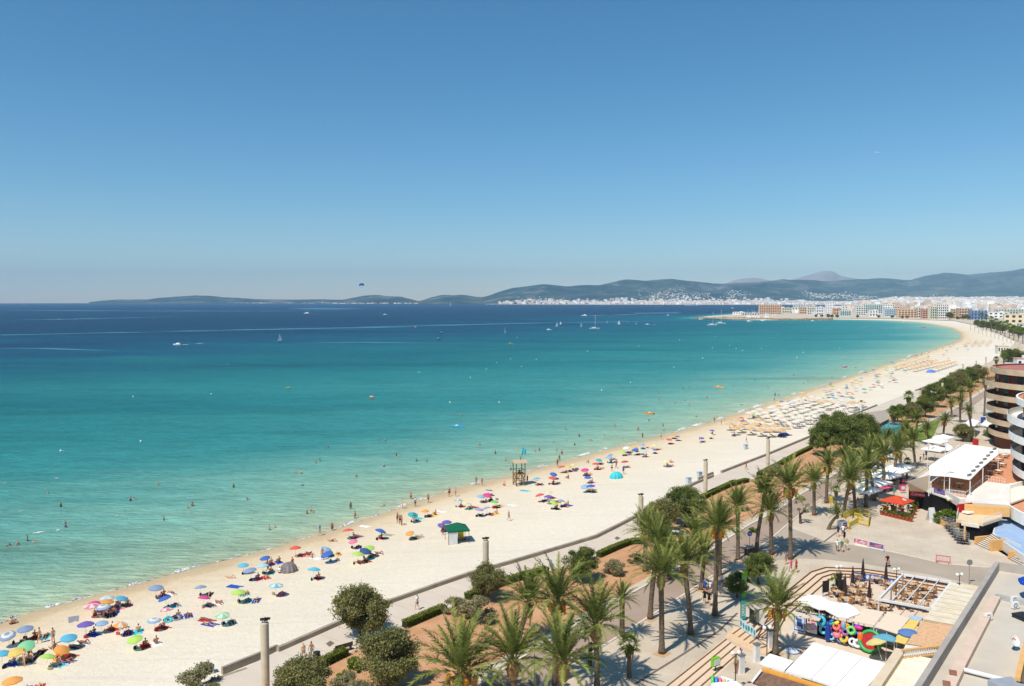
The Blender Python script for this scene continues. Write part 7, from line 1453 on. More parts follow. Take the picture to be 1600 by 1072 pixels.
sa = [G(1452,728, zc - .15), G(1504,696, zc - .15), G(1498,694.5, zc - .9), G(1415,753, zc - .9)]; MB().add([tuple(q) for q in sa] + [tuple(q - Vector((0,0,.1))) for q in sa], [(0,3,2,1),(4,5,6,7),(0,1,5,4),(1,2,6,5),(2,3,7,6),(3,0,4,7)]).build('side_awning', CRC, RS, world=True)
for k in range(18): q = sa[0].lerp(sa[1], (k + .5) / 18); MB().box(q.x - .25, q.y - .1, q.z - .12, q.z + .06,.22,.22).build('awning_bolt', GRM, RS, world=True)
fa = [G(1417,752, zc - .95), G(1453,742, zc - .4), G(1454,771, zf - .3), G(1422,768, zf - .3)]; MB().add([tuple(q) for q in fa] + [tuple(q - Vector((0,0,.08))) for q in fa], [(0,3,2,1),(4,5,6,7),(0,1,5,4),(1,2,6,5),(2,3,7,6),(3,0,4,7)]).build('front_awning', CRC, RS, world=True)
RSM = mat('red_sign', srgb((206,50,56)),.6); a, b_ = G(1422,771, zf - .5), G(1453,774, zf - .5); sgn = strip([Vector(a[:2]), Vector(b_[:2])], .1, zf - .9, zf - .15).build('sign_panel', RSM, RS, world=True)
text('Cervecería',.62,(a + b_) / 2 + Vector((.05,-.12,-.03)),(R(90),0, math.atan2(b_.y - a.y, b_.x - a.x)), WHM, RS)
a, b_ = G(1454,768, zf + .3), G(1476,774, zf + .3); strip([Vector(a[:2]), Vector(b_[:2])], .08, zf + .2, zf + 1.1).build('terrace_banner', PB, RS, world=True)
pts = W([(1453,771),(1478,776),(1500,790),(1508,790)], zf); strip([Vector(q) for q in pts], .12, zf - .3, zf + 1.0).build('terrace_parapet', WRM, RS, world=True)
st0, st1, st2, st3 = G(1479,777, zf), G(1486,772, zf), G(1508,792, GZ + .3), G(1499,797, GZ + .3); mb = MB()
for k in range(12):
    t0, t1 = k / 12,(k + 1) / 12; zz = zf - (zf - GZ - .3) * t0; qa, qb, qc, qd = st0.lerp(st3, t0), st1.lerp(st2, t0), st1.lerp(st2, t1), st0.lerp(st3, t1); mb.prism([qa[:2], qb[:2], qc[:2], qd[:2]], zz - .4, zz)
mb.build('stairs', TERR, RS, world=True); strip([Vector(st0[:2]), Vector(st3[:2])], .2, GZ + 1.2, zf + .2).build('stair_wall', WRM, RS, world=True)
def railing(px, z, h, lab=None, m_=None, par=RS, nm='railing', posts=14):
    P2 = [Vector(q) for q in W(px, z)]; mb = MB(); mb.tube([(q.x, q.y, z + h) for q in P2], .035,5).tube([(q.x, q.y, z + h * .5) for q in P2], .02,4)
    for k in range(posts + 1): t = k / posts * (len(P2) - 1); i = min(int(t), len(P2) - 2); q = P2[i].lerp(P2[i + 1], t - i); mb.tube([(q.x, q.y, z),(q.x, q.y, z + h)], .03,4)
    return mb.build(nm, m_ or WHM, par, world=True)
railing([(1508,780),(1540,752),(1570,757)], zf + .26,1.0); railing([(1478,774),(1508,778)], zf + .26,1.0)
RS['group'] = 'restaurant'
for (x, y, wd) in ((1560,722, 'on the restaurant terrace back row left'),(1570,716, 'on the restaurant terrace back row'),(1552,732, 'on the restaurant terrace second row left'),(1565,730, 'on the restaurant terrace second row'),(1547,742, 'on the restaurant terrace front row left'),(1560,741, 'on the restaurant terrace front row'),(1499,762, 'under the front edge of the sail roof'),(1476,757, 'at the left end of the restaurant terrace')): table_set(G(x, y, zf + .27),.3, wd, TBW, 3, 'on the restaurant terrace')
for (x, y, hh, lab) in ((1475,774,9.0, 'white flagpole with a white sail flag before the canopy'),(1449,735,6.0, 'white flagpole at the left side of the canopy')):
    p = G(x, y, GZ + (3 if x > 1460 else 0)); o = thing('flagpole', lab, 'flagpole', tuple(p)); MB().tube([(0,0,0),(0,0, hh)], .06,6).build('pole', WHM, o); mb = MB()
    for i in range(7): mb.v += [(.05 + i * .25,.08 * math.sin(i), hh - .3 - i * .18),(.05 + i * .12,.08 * math.sin(i + .5), hh - 1.7)]
    for i in range(6): mb.f.append((2 * i, 2 * i + 1,2 * i + 3,2 * i + 2)); mb.m.append(0)
    mb.build('flag', WHC, o)
for (x, y, c1, c2, lab) in ((1410,752, 'navy', 'red', 'blue and red hanging sign left of the restaurant'),(1410,763, 'pink', 'white', 'pink and white hanging sign left of the restaurant')):
    p = G(x, y + 8, GZ); z = AT(x, y, p.y).z - GZ; o = thing('hanging_sign', lab, 'sign', tuple(p),.1); MB().tube([(0,.05,0),(0,.05, z + .8)], .04,5).build('pole', GRM, o); MB().box(0,0, z - .5, z + .6,1.1,.06).build('panel', mat('stall_' + c1, srgb(CLR[c1]),.7), o); MB().box(.1,-.04, z - .2, z + .35,.6,.03).build('emblem', mat('stall_' + c2, srgb(CLR[c2]),.7), o)
# kiosk, hedge, garage, blue patio and steps in front of the round hotel
GK = thing('garage_pavilion', 'orange rimmed pavilion with garage opening painted dark and a salon terrace', 'pavilion', tuple(G(1500,825, GZ)))
rpart('wall', [(1500,816),(1535,822),(1560,812),(1545,800),(1500,797)], GZ, 3.9, BLK, GK); rpart('roof_slab', [(1494,812),(1536,818),(1566,808),(1548,792),(1500,790)], 3.9,4.3, mat('peach_slab', srgb((232,208,172)),.9, nscale=1, col2=srgb((222,194,156))), GK); rpart('white_fascia', [(1502,814.5),(1530,819),(1530,820),(1502,815.5)], 3.6,4.1, WRM, GK); rpart('pillar', [(1506,822),(1509,822.5),(1509,820),(1506,819.5)], GZ, 4.0, ORG, GK)  # garage opening is a solid wall, its inner shade painted near-black
railing([(1536,817.5),(1565,808)], 4.3,.8, par=GK); railing([(1495,811.5),(1500,791)], 4.3,.8, par=GK)
for (x, y, c) in ((1507,800, 'red'),(1515,803, 'white'),(1524,801, 'white')):
    p = G(x, y, 4.3); o = thing('sun_bed' if c == 'white' else 'windbreak', f"{'red windbreak' if c == 'red' else 'left white' if x < 1520 else 'right white'}{'' if c == 'red' else ' daybed'} on the garage pavilion roof", 'furniture', tuple(p),.4)
    if c == 'red': MB().box(0,0,.1,1.3,3.2,.08).build('panel', RSM, o)
    else: MB().box(0,0,.2,.45,2.0,1.0).build('mattress', WHC, o)
    MB().box(-.6,0,0,.2,.1,.8).build('leg', DKM, o); MB().box(.6,0,0,.2,.1,.8).build('leg', DKM, o)
HB = make_shrub('hedge_bush',71, BRT_L, W_=4.6, H_=2.0, n=6000, leaf=.13, clumps=22); HB.location = G(1485,818, GZ); HB['label'] = 'bright green hedge bush in the orange planter by the carts'; HB['category'] = 'hedge'
o = single(strip(W([(1469,806),(1470,820),(1482,826),(1500,824)]),.3, GZ, GZ + .8), 'planter_wall', ORG, 'orange planter wall round the bright green hedge', 'planter')
HB2 = HB.copy(); COL.objects.link(HB2); HB2.location = G(1536,826, GZ); HB2.scale = (.7,.7,.9); HB2.rotation_euler = (0,0,2); HB2['label'] = 'green planting on the slope left of the cream steps'
for (x, y, lab) in ((1481,812, 'upper globe lamp in the bright green hedge'),(1532,830, 'globe lamp in front of the garage opening')):
    p = G(x, y, GZ); o = thing('globe_lamp', lab, 'street lamp', tuple(p)); MB().tube([(0,0,0),(0,0,3)], .05,6).build('pole', DKM, o); MB().ball((0,0,3.2),.27, n=12).build('globe', mat('amber_globe', srgb((236,214,160)),.3), o, smooth=True)
zb = 3.0; BPt = thing('blue_terrace', 'pale blue tiled terrace below the round hotel', 'terrace', tuple(G(1580,850, GZ)))
BT = mat('blue_tiles', srgb((150,176,208)),.6, nscale=.8, col2=srgb((166,190,218))); rpart('terrace_slab', [(1540,795),(1600,790),(1700,800),(1700,880),(1600,868),(1568,846),(1551,832),(1556,815)], GZ, zb, WRM, BPt); rpart('tiles', [(1541,796),(1600,791),(1700,801),(1700,878),(1600,866),(1569,845),(1553,832),(1557,815)], zb, zb + .02, BT, BPt)
def cream_steps(bl, br, tl_, tr_, lab, z1):
    a, b_, c, d = G(*bl, GZ), G(*br, GZ), G(*tr_, z1), G(*tl_, z1); root = thing('cream_steps', lab, 'steps', tuple(a)); mb = MB(); ns = MB(); N = 9
    for k in range(N):
        t0, t1 = k / N, (k + 1) / N; zz = GZ + (z1 - GZ) * t1; qa, qb, qc, qd = a.lerp(d, t0), b_.lerp(c, t0), b_.lerp(c, t1), a.lerp(d, t1); mb.prism([qa[:2], qb[:2], qc[:2], qd[:2]], GZ - .02, zz)
        strip([Vector(qa[:2]), Vector(qb[:2])], .1, zz - .01, zz + .015, ns)
    mb.build('treads', WRM, root, world=True); ns.build('nosings', NOSE, root, world=True)
    strip([Vector(b_[:2]), Vector(c[:2])], .5, GZ, z1 + .15).build('cheek_wall', ORG, root, world=True); strip([Vector(a[:2]), Vector(d[:2])], .35, GZ, z1 - .3).build('cheek_wall', ORG, root, world=True)
cream_steps((1524,851),(1547,861),(1552,833),(1568,844), 'cream steps with orange cheek walls left of the dark stairwell', zb); cream_steps((1576,874),(1604,888),(1600,857),(1626,870), 'cream steps cut by the right edge beyond the dark stairwell', zb)
o = single(MB().prism(W([(1558,860),(1570,850),(1594,861),(1578,872)]), GZ + .02, GZ + .06), 'stairwell', mat('stairwell_shade',(0.004,0.004,0.004),1.0, noise=0, spec=0), 'flat black slab painted as stairwell shade between the two flights of cream steps', 'stairwell')  # thin slab on the paving, coloured black as the shade of the pit
a, b_ = G(1569,850, zb - .6), G(1594,862, zb - .6); fs = strip([Vector(a[:2]), Vector(b_[:2])], .12, GZ + .9, zb + .3).build('fascia_sign', WRM, BPt, world=True); text('SOL VERDE',.8,(a + b_) / 2 + Vector((.1,-.14,.1)),(R(90),0, math.atan2(b_.y - a.y, b_.x - a.x)), GRM, BPt)
# ------------------------------------------------------------ round hotels at the right edge
TAN = mat('tan_concrete', srgb((220,194,160)),.9, nscale=.4, col2=srgb((190,164,132))); BRN = mat('brown_wall', srgb((112,66,48)),.8); RRF = mat('red_roof', srgb((176,110,98)),.85, nscale=.2, col2=srgb((190,124,110))); WBC = mat('white_band', srgb((250,246,236)),.8)
def tower(name, lab, cx, cy, levels, core_r, roof_r, band_m, core_m, z_top, roof_m, rim, win, a0=90, a1=290):
    T_ = thing(name, lab, 'hotel',(cx, cy, GZ)); N = 64
    MB().lathe([(core_r, 0),(core_r, z_top - GZ)], n=N).build('wall', core_m, T_)
    MB().lathe([(roof_r - .3, z_top - GZ - rim),(roof_r, z_top - GZ - rim),(roof_r, z_top - GZ),(roof_r - .3, z_top - GZ),(roof_r - .3, z_top - GZ - .25),(.01, z_top - GZ - .25)], n=N).build('roof', [roof_m], T_)
    MB().lathe([(roof_r + .01, z_top - GZ - rim),(roof_r + .03, z_top - GZ - rim),(roof_r + .03, z_top - GZ + .04),(roof_r - .28, z_top - GZ + .04)], n=N).build('roof_rim', band_m, T_)
    for (z, r_) in levels:
        zz = z - GZ; b_ = MB().lathe([(core_r - .1, zz - 1.25),(r_, zz - 1.25),(r_, zz),(r_ - .15, zz),(r_ - .15, zz - 1.0),(core_r - .1, zz - 1.0)], n=N).build('balcony', band_m, T_)
        MB().lathe([(r_ - .14, zz + .12),(r_ - .10, zz + .16),(r_ - .06, zz + .12)], n=N).build('handrail', DKM, b_)
        for k in range(win):
            a = R(a0 + (a1 - a0) * (k + .5) / win); w_ = MB().box(0,0, zz - .95, zz + 1.35,.06,1.5).build('balcony_door', GLS, T_); w_.location = (math.cos(a) * (core_r + .03), math.sin(a) * (core_r + .03),0); w_.rotation_euler = (0,0, a); MB().box(.04,.9, zz - .9, zz + 1.3,.05,.35).build('shutter', mat('door_red', srgb((140,60,40)),.7), w_)
    return T_
tower('round_hotel', 'round hotel tower with tan balcony bands and a red flat roof',128.9,192.0, [(17.3,16.9),(14.3,16.7),(11.4,16.4),(8.5,16.2),(5.7,15.9)], 14.6,15.7, TAN, BRN, 20.4, RRF, 1.3,12)
tower('round_hotel', 'nearer round hotel with white balcony bands at the right edge',111.5,133.4, [(16.3,27.2),(13.3,26.9),(10.3,26.5),(7.4,26.2)], 24.8,25.9, WBC, mat('shaded_glass_wall', srgb((62,56,54)),.4),19.2, TERR, 1.1,14)
LT = thing('hotel_terrace', 'lowest white curved terrace with blue glass below at the right edge', 'terrace',(100.6,116.4, GZ)); MB().lathe([(23,2.2),(27.2,2.2),(27.2,3.97),(26.95,3.97),(26.95,2.7),(.1,2.7)], n=72).build('terrace_band', WBC, LT); MB().lathe([(24.8,1.2),(24.8,2.25)], n=72).build('glass_wall', mat('blue_glass', srgb((60,96,140)),.15), LT); MB().lathe([(26.9,2.72),(.2,2.72)], n=72).build('terrace_floor', TERR, LT)
# houses behind the towers and along the avenue
def house(x0, x1, yt, yb, col, lab, nw=4, nf=2, roof=None, dep=14, cat='building', name='house', zb_=None, balc=False):
    zg = GZ if zb_ is None else zb_; gl = G((x0 + x1) / 2, yb, zg); Y = gl.y; a, b_ = AT(x0, yb, Y), AT(x1, yb, Y); zt_ = AT((x0 + x1) / 2, yt, Y).z; wd_ = (b_ - a).length; c = (a + b_) / 2; az = math.atan2(c.x, c.y); root = thing(name, lab, cat, (c.x, c.y, zg),-az * .6); h_ = zt_ - zg; m_ = mat('facade_%d_%d_%d' % tuple(col), srgb(col),.9, noise=.04, nscale=.1)
    MB().box(0, dep / 2,-2, h_, wd_, dep).build('wall', m_, root); MB().box(0, dep / 2, h_, h_ + .35, wd_ + .5, dep + .5).build('roof', roof or CRM, root); MB().box(wd_ * .2, dep * .5, h_ + .35, h_ + 1.8, wd_ * .2, dep * .3).build('roof_hut', m_, root)
    wm = (wd_ / nw) * .5; wh = (h_ / nf) * .48
    me = MB().box(0,0,0, wh, wm, .12).mesh('window', GLS)
    for i in range(nw):
        for j in range(nf): o = bpy.data.objects.new('window', me); COL.objects.link(o); o.parent = root; o.location = (-wd_ / 2 + (i + .5) * wd_ / nw, -.03,(j + .28) * h_ / nf)
    if balc:
        for j in range(1, nf): MB().box(0,-.6, j * h_ / nf - .1, j * h_ / nf + .75, wd_ * .96,.9).build('balcony', balc if balc is not True else WRM, root)
    return root
WB_ = mat('pale_balcony', srgb((226,224,218)),.8); BB_ = mat('brick_balcony', srgb((226,190,162)),.8); GB_ = mat('glass_balcony', srgb((130,170,176)),.3); LB_ = mat('blue_balcony', srgb((96,120,164)),.6)
TCR = _M['terracotta_roof']
ROW = [(1291,1303,471,489,(238,236,232), 'white slab tower at the left end of the hotel row',5,7, None, False),(1303,1314,482,492,(206,160,126), 'low terracotta coloured house right of the white slab tower',3,2, TCR, False),(1313,1329,485,494,(206,222,218), 'low pale green glass building by the beach',5,3, None, GB_),(1317,1346,476.5,488,(236,232,224), 'long white block behind the pale green glass building',8,4, None, False),
       (1338,1352,478,493,(226,226,216), 'hotel with pale balconies left of the wide teal windowed one',4,5, None, WB_),(1350,1378,475.5,490,(214,220,210), 'wide hotel with teal windows',9,5, None, GB_),(1359,1371.5,485,495,(240,238,234), 'low bright white villa before the wide hotel',3,2, None, WB_),(1376,1397,475.5,489,(238,236,232), 'white hotel behind the pale blue one',6,4, None, False),(1383,1398,482,495,(214,224,234), 'pale blue white hotel on the beach',5,4, None, GB_),
       (1398,1405,479,493,(214,194,164), 'narrow tan building with dark upper floor',2,4, None, False),(1403,1432,475.5,486,(240,238,234), 'long white hotel with a row of small windows on the skyline',12,3, None, False),(1404.5,1431,484,497,(226,194,158), 'peach coloured apartment block with an orange top floor',6,4, TCR, BB_),(1431,1442,481,497,(222,208,186), 'beige block between the peach and the brick balconied ones',3,4, None, WB_),(1442,1453.5,483,498,(206,150,128), 'block with brick red balconies',3,5, None, BB_),
       (1453.5,1463,479,499,(236,222,190), 'pale yellow block with teal glass',3,5, None, GB_),(1463.5,1481,476,499,(238,232,222), 'tall white twin towered hotel beside the pines',6,6, None, WB_),(1440,1466,475,484,(236,230,220), 'white block behind the brick balconied one',7,3, None, False),(1489,1500,483,498.5,(214,190,152), 'tan block right of the pines',3,4, None, BB_),(1499,1518,482,499,(206,178,146), 'tan hotel with dark square balconies',5,4, None, BB_),(1518,1541,485,500,(130,150,184), 'blue glazed building with a pale blue roof',5,3, BL2, LB_),
       (1538,1560,481,489,(222,206,182), 'beige roofs behind the blue building',5,2, None, False),(1546,1574,488,497,(240,238,236), 'white low roofed building right of the blue one',4,2, None, False),(1558,1597,483,491,(200,206,190), 'long building with a green glass band',10,2, None, GB_),(1571,1606,491,513,(228,210,176), 'large cream building at the right edge of the avenue',4,3, None, False),(1593,1612,506,526,(190,190,190), 'grey building with dark windows at the right edge',3,4, None, WB_),
       (1187,1220,476,491,(222,186,150), 'big tan apartment block with orange balconies on the peninsula',10,6, None, BB_),(1223,1236,481,489.5,(206,196,176), 'low beige house right of the big apartment block',4,2, None, False),(1238,1250,480.5,488,(228,222,210), 'small white house on the peninsula',3,2, None, False),(1250,1263,480,491,(218,184,152), 'peach house on the peninsula',4,3, None, BB_),(1262,1275,477.5,492,(230,220,202), 'cream hotel with tan balconies on the peninsula',4,4, None, WB_),(1276,1286,479.5,493.5,(238,236,232), 'white stepped house left of the white slab tower',3,3, None, WB_),(1240,1262,476,480.5,(236,234,230), 'white hotel behind the peninsula houses',6,2, None, False),
       (1160,1186,489,493,(200,196,190), 'long low marina sheds on the peninsula',7,1, None, False),(1146,1164,487.5,491,(236,234,228), 'white club house by the breakwater',5,1, None, False),(1576,1603,548,566,(196,184,160), 'beige stone block behind the fan palms at the right',3,2, None, False),(1590,1606,561,574,(226,230,234), 'small white house with a blue window above the red tower roof',2,1, TCR, False),(1560,1575,541,552,(222,214,200), 'low beige building by the far avenue',4,1, None, False)]
for (x0, x1, yt, yb, c, lab, nw, nf, rfm, bc) in ROW: house(x0, x1, yt, yb, c, lab, nw, nf, rfm, 22 if yb < 505 else 8, balc=bc, name='seafront_building')
for (x, y, s, k) in ((1484,499.5,15,0),(1487,498,12,1),(1505,499.8,9,0),(1512,500,10,1),(1496,500,7,0),(1528,484.5,12,0),(1484,486,14,1),(1508,484,12,0),(1308,497,7,0),(1294,497,8,1),(1300,497,7,0),(1340,497,6,1),(1373,497,6,0),(1394,497.5,6,1),(1410,498,6,0),(1417,498,6,1),(1536,515,18,0),(1548,517,20,1),(1558,519,20,0),(1566,521,18,1),(1582,524,20,0),(1527,511,14,1),(1592,527,22,0),(1284,496,6,1),(1275,496,6,0)):
    W0 = 4.6; sc = s * (CAMZ - GZ) / (y - HORY) / W0 * .8; place(TD[k], G(x, y, GZ), x, f'dark green tree among the far seafront buildings, {"by the avenue" if x > 1520 else "beside the white towers" if x > 1478 else "along the hotel row"}', 'far seafront trees', sc)
for k, (x, y, t) in enumerate(((1533,514,488),(1541,517,492),(1549,519,495),(1556,521,498),(1563,523,502),(1570,526,503),(1577,528,506),(1584,531,510),(1591,534,512),(1598,537,514))):
    g = G(x, y, GZ); hgt = AT(x, t + 4, g.y).z - GZ; o = place(FANS[k % 2], g, k, 'tall fan palm in the far avenue behind the slim columns', 'avenue palms')
    for c in kids(o):
        if c.name.startswith('trunk'): c.scale = (1.2,1.2, hgt / 4.0)
        elif c.name.startswith('dry'): c.scale = (1.4,) * 3; c.location = (0,0, hgt - 5.6)
        else: c.scale = (2.4,) * 3; c.location = (0,0, hgt + .15)
# turquoise kiosk on the beach side with its slatted pergola
KS = thing('beach_kiosk', 'turquoise glazed kiosk with a pale slatted roof beside the fan palm', 'kiosk', tuple(G(1390,672, GZ)))
TQ = mat('turquoise_panel', srgb((90,160,166)),.4); MB().prism(W([(1374,670),(1409,667),(1411,661),(1383,658)], 3.6), GZ, 3.6).build('wall', TQ, KS, world=True); MB().prism(W([(1372,663),(1388,655),(1386,640),(1346,646)], 4.6),4.45,4.6).build('slatted_roof', mat('weathered_slats', srgb((186,172,154)),.9, nscale=3, col2=srgb((160,146,128))), KS, world=True)
for (x, y) in ((1372,664),(1386,642),(1348,648)): q = G(x, y, 4.4); MB().tube([(q.x, q.y, GZ),(q.x, q.y, 4.45)], .12,6).build('post', COLM, KS, world=True)
q = G(1345,655, GZ); o = thing('light_mast', 'slim white mast at the kiosk roof', 'mast', tuple(q)); MB().tube([(0,0,0),(0,0,5.2)], .22,8).build('mast_body', WHM, o); MB().box(0,0,5.2,5.5,.6,.6).build('lamp_head', DKM, o)
struct(MB().flat(W([(1372,684),(1384,674),(1420,668),(1470,655),(1455,690),(1410,690)]), GZ + .02), 'lawn', GRASS)
for (x, y, lab) in ((1505,664, 'white shop awning with colourful beach goods by the slim palm'),(1515,658, 'white canopy at the shop row beside the round tower'),(1540,660, 'cream canopy at the foot of the round tower')): slab('shop_awning', [(x - 8, y + 3),(x + 2, y - 4),(x + 16, y),(x + 8, y + 8)], GZ + 3,.15, WHC, lab, 'awning', True, GZ, .3)
for (x, y, c, lab) in ((1541,668, 'yellow', 'yellow and blue goods rack by the shop row'),(1536,663, 'blue', 'blue goods rack by the shop row'),(1545,655, 'teal', 'teal sign stand by the shop row'),(1524,700, 'red', 'red figure like stand on the restaurant planting'),(1518,676, 'white', 'white table group in front of the shop row')):
    p = G(x, y, GZ); o = thing('goods_rack', lab, 'rack', tuple(p),.3); MB().box(0,0,.3,2.0,1.2,.6).build('goods', mat('stall_' + c, srgb(CLR[c]),.7), o); MB().box(0,0,0,.3,1.0,.5).build('base', GRM, o)
# breakwater rocks
mb = MB(); rk = random.Random(8)
for k in range(700):
    t = rk.random(); px = 1084 + 215 * t; q = G(px, 498.2 + (2.2 if px > 1150 else 0) * min(1,(px - 1150) / 70 if px > 1150 else 0) + rk.uniform(-.5,.2),0); s = rk.uniform(1.5,4); mb.box(q.x, q.y, -1, s * rk.uniform(.4,.9), s * 1.6, s, rk.uniform(0,3))
o = single(mb, 'breakwater_rocks', mat('pale_rock', srgb((186,162,130)),.95, nscale=.1, col2=srgb((150,128,104))), None, None); o['kind'] = 'stuff'
# ------------------------------------------------------------ boats
HUL = mat('white_hull', srgb((240,240,238)),.3); SAIL = mat('sail_cloth', srgb((238,238,236)),.8, trans=.3); BOC = mat('boat_colour', objcol=True, rough=.5)
def hull(L, B_, H_):
    mb = MB(); S_ = 9; V = []
    for i in range(S_):
        t = i / (S_ - 1); w_ = B_ / 2 * (math.sin(math.pi * min(1, t * .62 + .38)) ** .7 if t > .0 else .9); w_ = max(.02, B_ / 2 * (1 - t ** 3) * (.82 + .18 * math.sin(math.pi * t))); x = -L / 2 + L * t; sh = H_ * (1 + .25 * t * t)
        V += [(x, -w_, sh),(x, -w_ * .75,-.1),(x, 0,-.25),(x, w_ * .75,-.1),(x, w_, sh)]
    mb.v = V
    for i in range(S_ - 1):
        for j in range(4): a = i * 5 + j; mb.f.append((a, a + 1, a + 6, a + 5)); mb.m.append(0)
        mb.f.append((i * 5, i * 5 + 5, i * 5 + 9, i * 5 + 4)); mb.m.append(0)
    mb.f.append((0,4,3,2,1)); mb.m.append(0); return mb
def yacht(sails):
    root = thing('sailing_yacht', '', 'sailing boat'); hull(12,3.6,1.2).build('hull', HUL, root); MB().add([(-3,-1,1.2),(2,-.9,1.2),(2,.9,1.2),(-3,1,1.2),(-2.6,-.8,1.9),(1.2,-.6,1.8),(1.2,.6,1.8),(-2.6,.8,1.9)], [(4,5,6,7),(0,1,5,4),(1,2,6,5),(2,3,7,6),(3,0,4,7)]).build('cabin', HUL, root); MB().tube([(.8,0,1.2),(.8,0,17)], .13,6).build('mast', WHM, root); MB().tube([(.8,0,2.6),(-4.5,0,2.5)], .1,5).build('boom', WHM, root); MB().tube([(5.8,0,1.5),(.8,0,16.5)], .06,4, cap=False).tube([(-5.8,0,1.2),(.8,0,16.8)], .04,4, cap=False).build('rigging', GRM, root)
    if sails: mb = MB().add([(.7,.05,2.8),(-4.3,.3,2.8),(.7,.1,16)], [(0,1,2)]).add([(1.0,.05,2.0),(5.6,.1,1.9),(1.0,.1,15)], [(0,1,2)]); mb.build('sails', SAIL, root)
    return root
def dinghy():
    root = thing('sailing_dinghy', '', 'sailing boat'); hull(4.2,1.5,.45).build('hull', HUL, root); MB().tube([(.4,0,.4),(.4,0,6.2)], .05,5).build('mast', WHM, root); MB().add([(.35,0,.9),(-1.9,.3,.9),(-1.0,.3,3.6),(.35,.05,6.1)], [(0,1,2,3)]).add([(.5,0,.7),(2.0,.1,.7),(.5,.05,4.6)], [(0,1,2)]).build('sails', SAIL, root); return root
def motorboat():
    root = thing('motorboat', '', 'motorboat'); hull(9,3,1.0).build('hull', HUL, root); MB().add([(-3,-1.1,1),(1.5,-1,1),(1.5,1,1),(-3,1.1,1),(-2.6,-.9,2.2),(.5,-.7,2.1),(.5,.7,2.1),(-2.6,.9,2.2)], [(4,5,6,7),(0,1,5,4),(1,2,6,5),(2,3,7,6),(3,0,4,7)]).build('cabin', HUL, root); MB().add([(1.52,-.9,1.05),(1.52,.9,1.05),(.55,.65,2.05),(.55,-.65,2.05)], [(0,1,2,3)]).build('windscreen', GLS, root); MB().box(-4.4,0,.2,1.3,.4,.8).build('outboard_motor', DKM, root); return root
def pedalo():
    root = thing('small_boat', '', 'small boat'); hull(4.5,1.8,.6).build('hull', BOC, root); MB().box(-.5,0,.5,.9,.8,1.2).build('seat', WHM, root); return root
YN, DG, MBt, PB_ = yacht(False), dinghy(), motorboat(), pedalo()
for p in (YN, DG, MBt, PB_): setkids(p)
def sea(x, y): return G(x, y, 0)
place(YN, sea(929,514), R(8), 'yacht with bare mast anchored in the middle of the bay', 'anchored yachts',1.05); place(YN, sea(1113,508.5), R(6), 'left of two anchored yachts before the breakwater', 'anchored yachts',1.2); place(YN, sea(1126,506), R(4), 'right of two anchored yachts before the breakwater, taller mast', 'anchored yachts',1.3)
DGL = [(437,533,1.1, 'lone white sailing dinghy on the left of the bay'),(870,510,0.93, 'first small white sail of the group left of the yacht'),(876,507,0.87, 'second small white sail of the group left of the yacht'),(908,511,0.99, 'small white sail just left of the yacht'),(949,505,0.74, 'small white sail just right of the yacht'),(967,507,1.05, 'larger white sail right of the yacht'),(981,504,0.62, 'tiny sail between two others right of the yacht'),(994,507,0.81, 'white sail beside the red hulled boat'),(1022,508,0.81, 'last white sail of the row before the breakwater'),(36,477,4.00, 'distant white sail at the left horizon'),(704,478,5.00, 'distant white sail below the headland hills'),(777,478,5.00, 'distant white sail below the start of the main hills'),(760,477,2.00, 'tiny sail near the headland'),(918,477,2.00, 'tiny sail below the main hills'),(1044,477,2.40, 'tiny sail near the moored ferry'),(760,477,2.00, 'tiny sail by the shore of the headland'),(789,521,1.00, 'orange brown sail of a surfer')]
for (x, y, s, lab) in DGL: place(DG, sea(x, y), R(30) + x, lab, 'small sails', s)
for (x, y, s, lab) in ((1171,503,1.2, 'white motorboat moored off the breakwater'),(1192,502,1.1, 'blue hulled looking motorboat right of the white one'),(1270,502,.9, 'white motorboat off the far beach'),(1095,499.6,1, 'white motorboat at the tip of the breakwater'),(913,493.5,1.5, 'speedboat pulling a long wake in the middle of the bay'),(479,490,1.8, 'white speedboat with a bright wake on the left'),(602,492,1.2, 'small speedboat with a short wake'),(277,539,.8, 'small motorboat with a broken wake near the lone dinghy'),(1145,482,2, 'boat in the strait behind the breakwater'),(1044,493,1, 'small boat left of the breakwater'),(858,516,.8, 'dark inflatable left of the yacht'),(1012,507.5,.8, 'red hulled boat beside the white sail')): place(MBt, sea(x, y), R(170) if x in (479,913,277) else R(10), lab, 'motorboats', s)
for (x, y, c, s, lab) in ((92,500.5,(190,110,80),1.6, 'orange brown boat near the left edge'),(313,480,(170,110,80),2.5, 'brown boat near the horizon on the left'),(649,512,(200,90,80),1.4, 'red tender in the middle of the bay'),(690,521,(70,60,70),1.6, 'dark boat with passengers'),(686,530,(80,90,90),1.2, 'dark grey boat with a paddling group'),(798,537,(240,200,40),.8, 'small yellow marker boat in mid bay'),(580,622,(190,120,100),.9, 'brown pedal boat off the middle beach'),(1014,647,(230,150,60),.8, 'orange float off the middle beach'),(450,607,(210,190,60),.5, 'small yellow buoy boat'),(1320,574,(230,60,100),.8, 'pink float off the far beach'),(1124,606,(250,170,80),.9, 'orange float with swimmers off the white parasols'),(1362,511,(226,60,90),1.0, 'red float line off the hotel row'),(1444,512,(226,60,90),1.4, 'red pedal boat at the end of the bay'),(716,668,(80,180,220),.8, 'blue paddle board off the middle beach'),(1283,501,(226,80,60),1.2, 'red boat by the hotel beach'),(1412,503.5,(240,240,240),1.0, 'white boat by the peach apartment block')): place(PB_, sea(x, y), x, lab, None, s, srgb(c), None)
BUO = mat('buoy', srgb((240,240,236)),.5)
def buoy(): mb = MB().ball((0,0,.1),.26, n=10); o = mb.build('buoy', BUO, smooth=True); return tag(o, '', 'buoy')
BYP = buoy(); setkids(BYP)
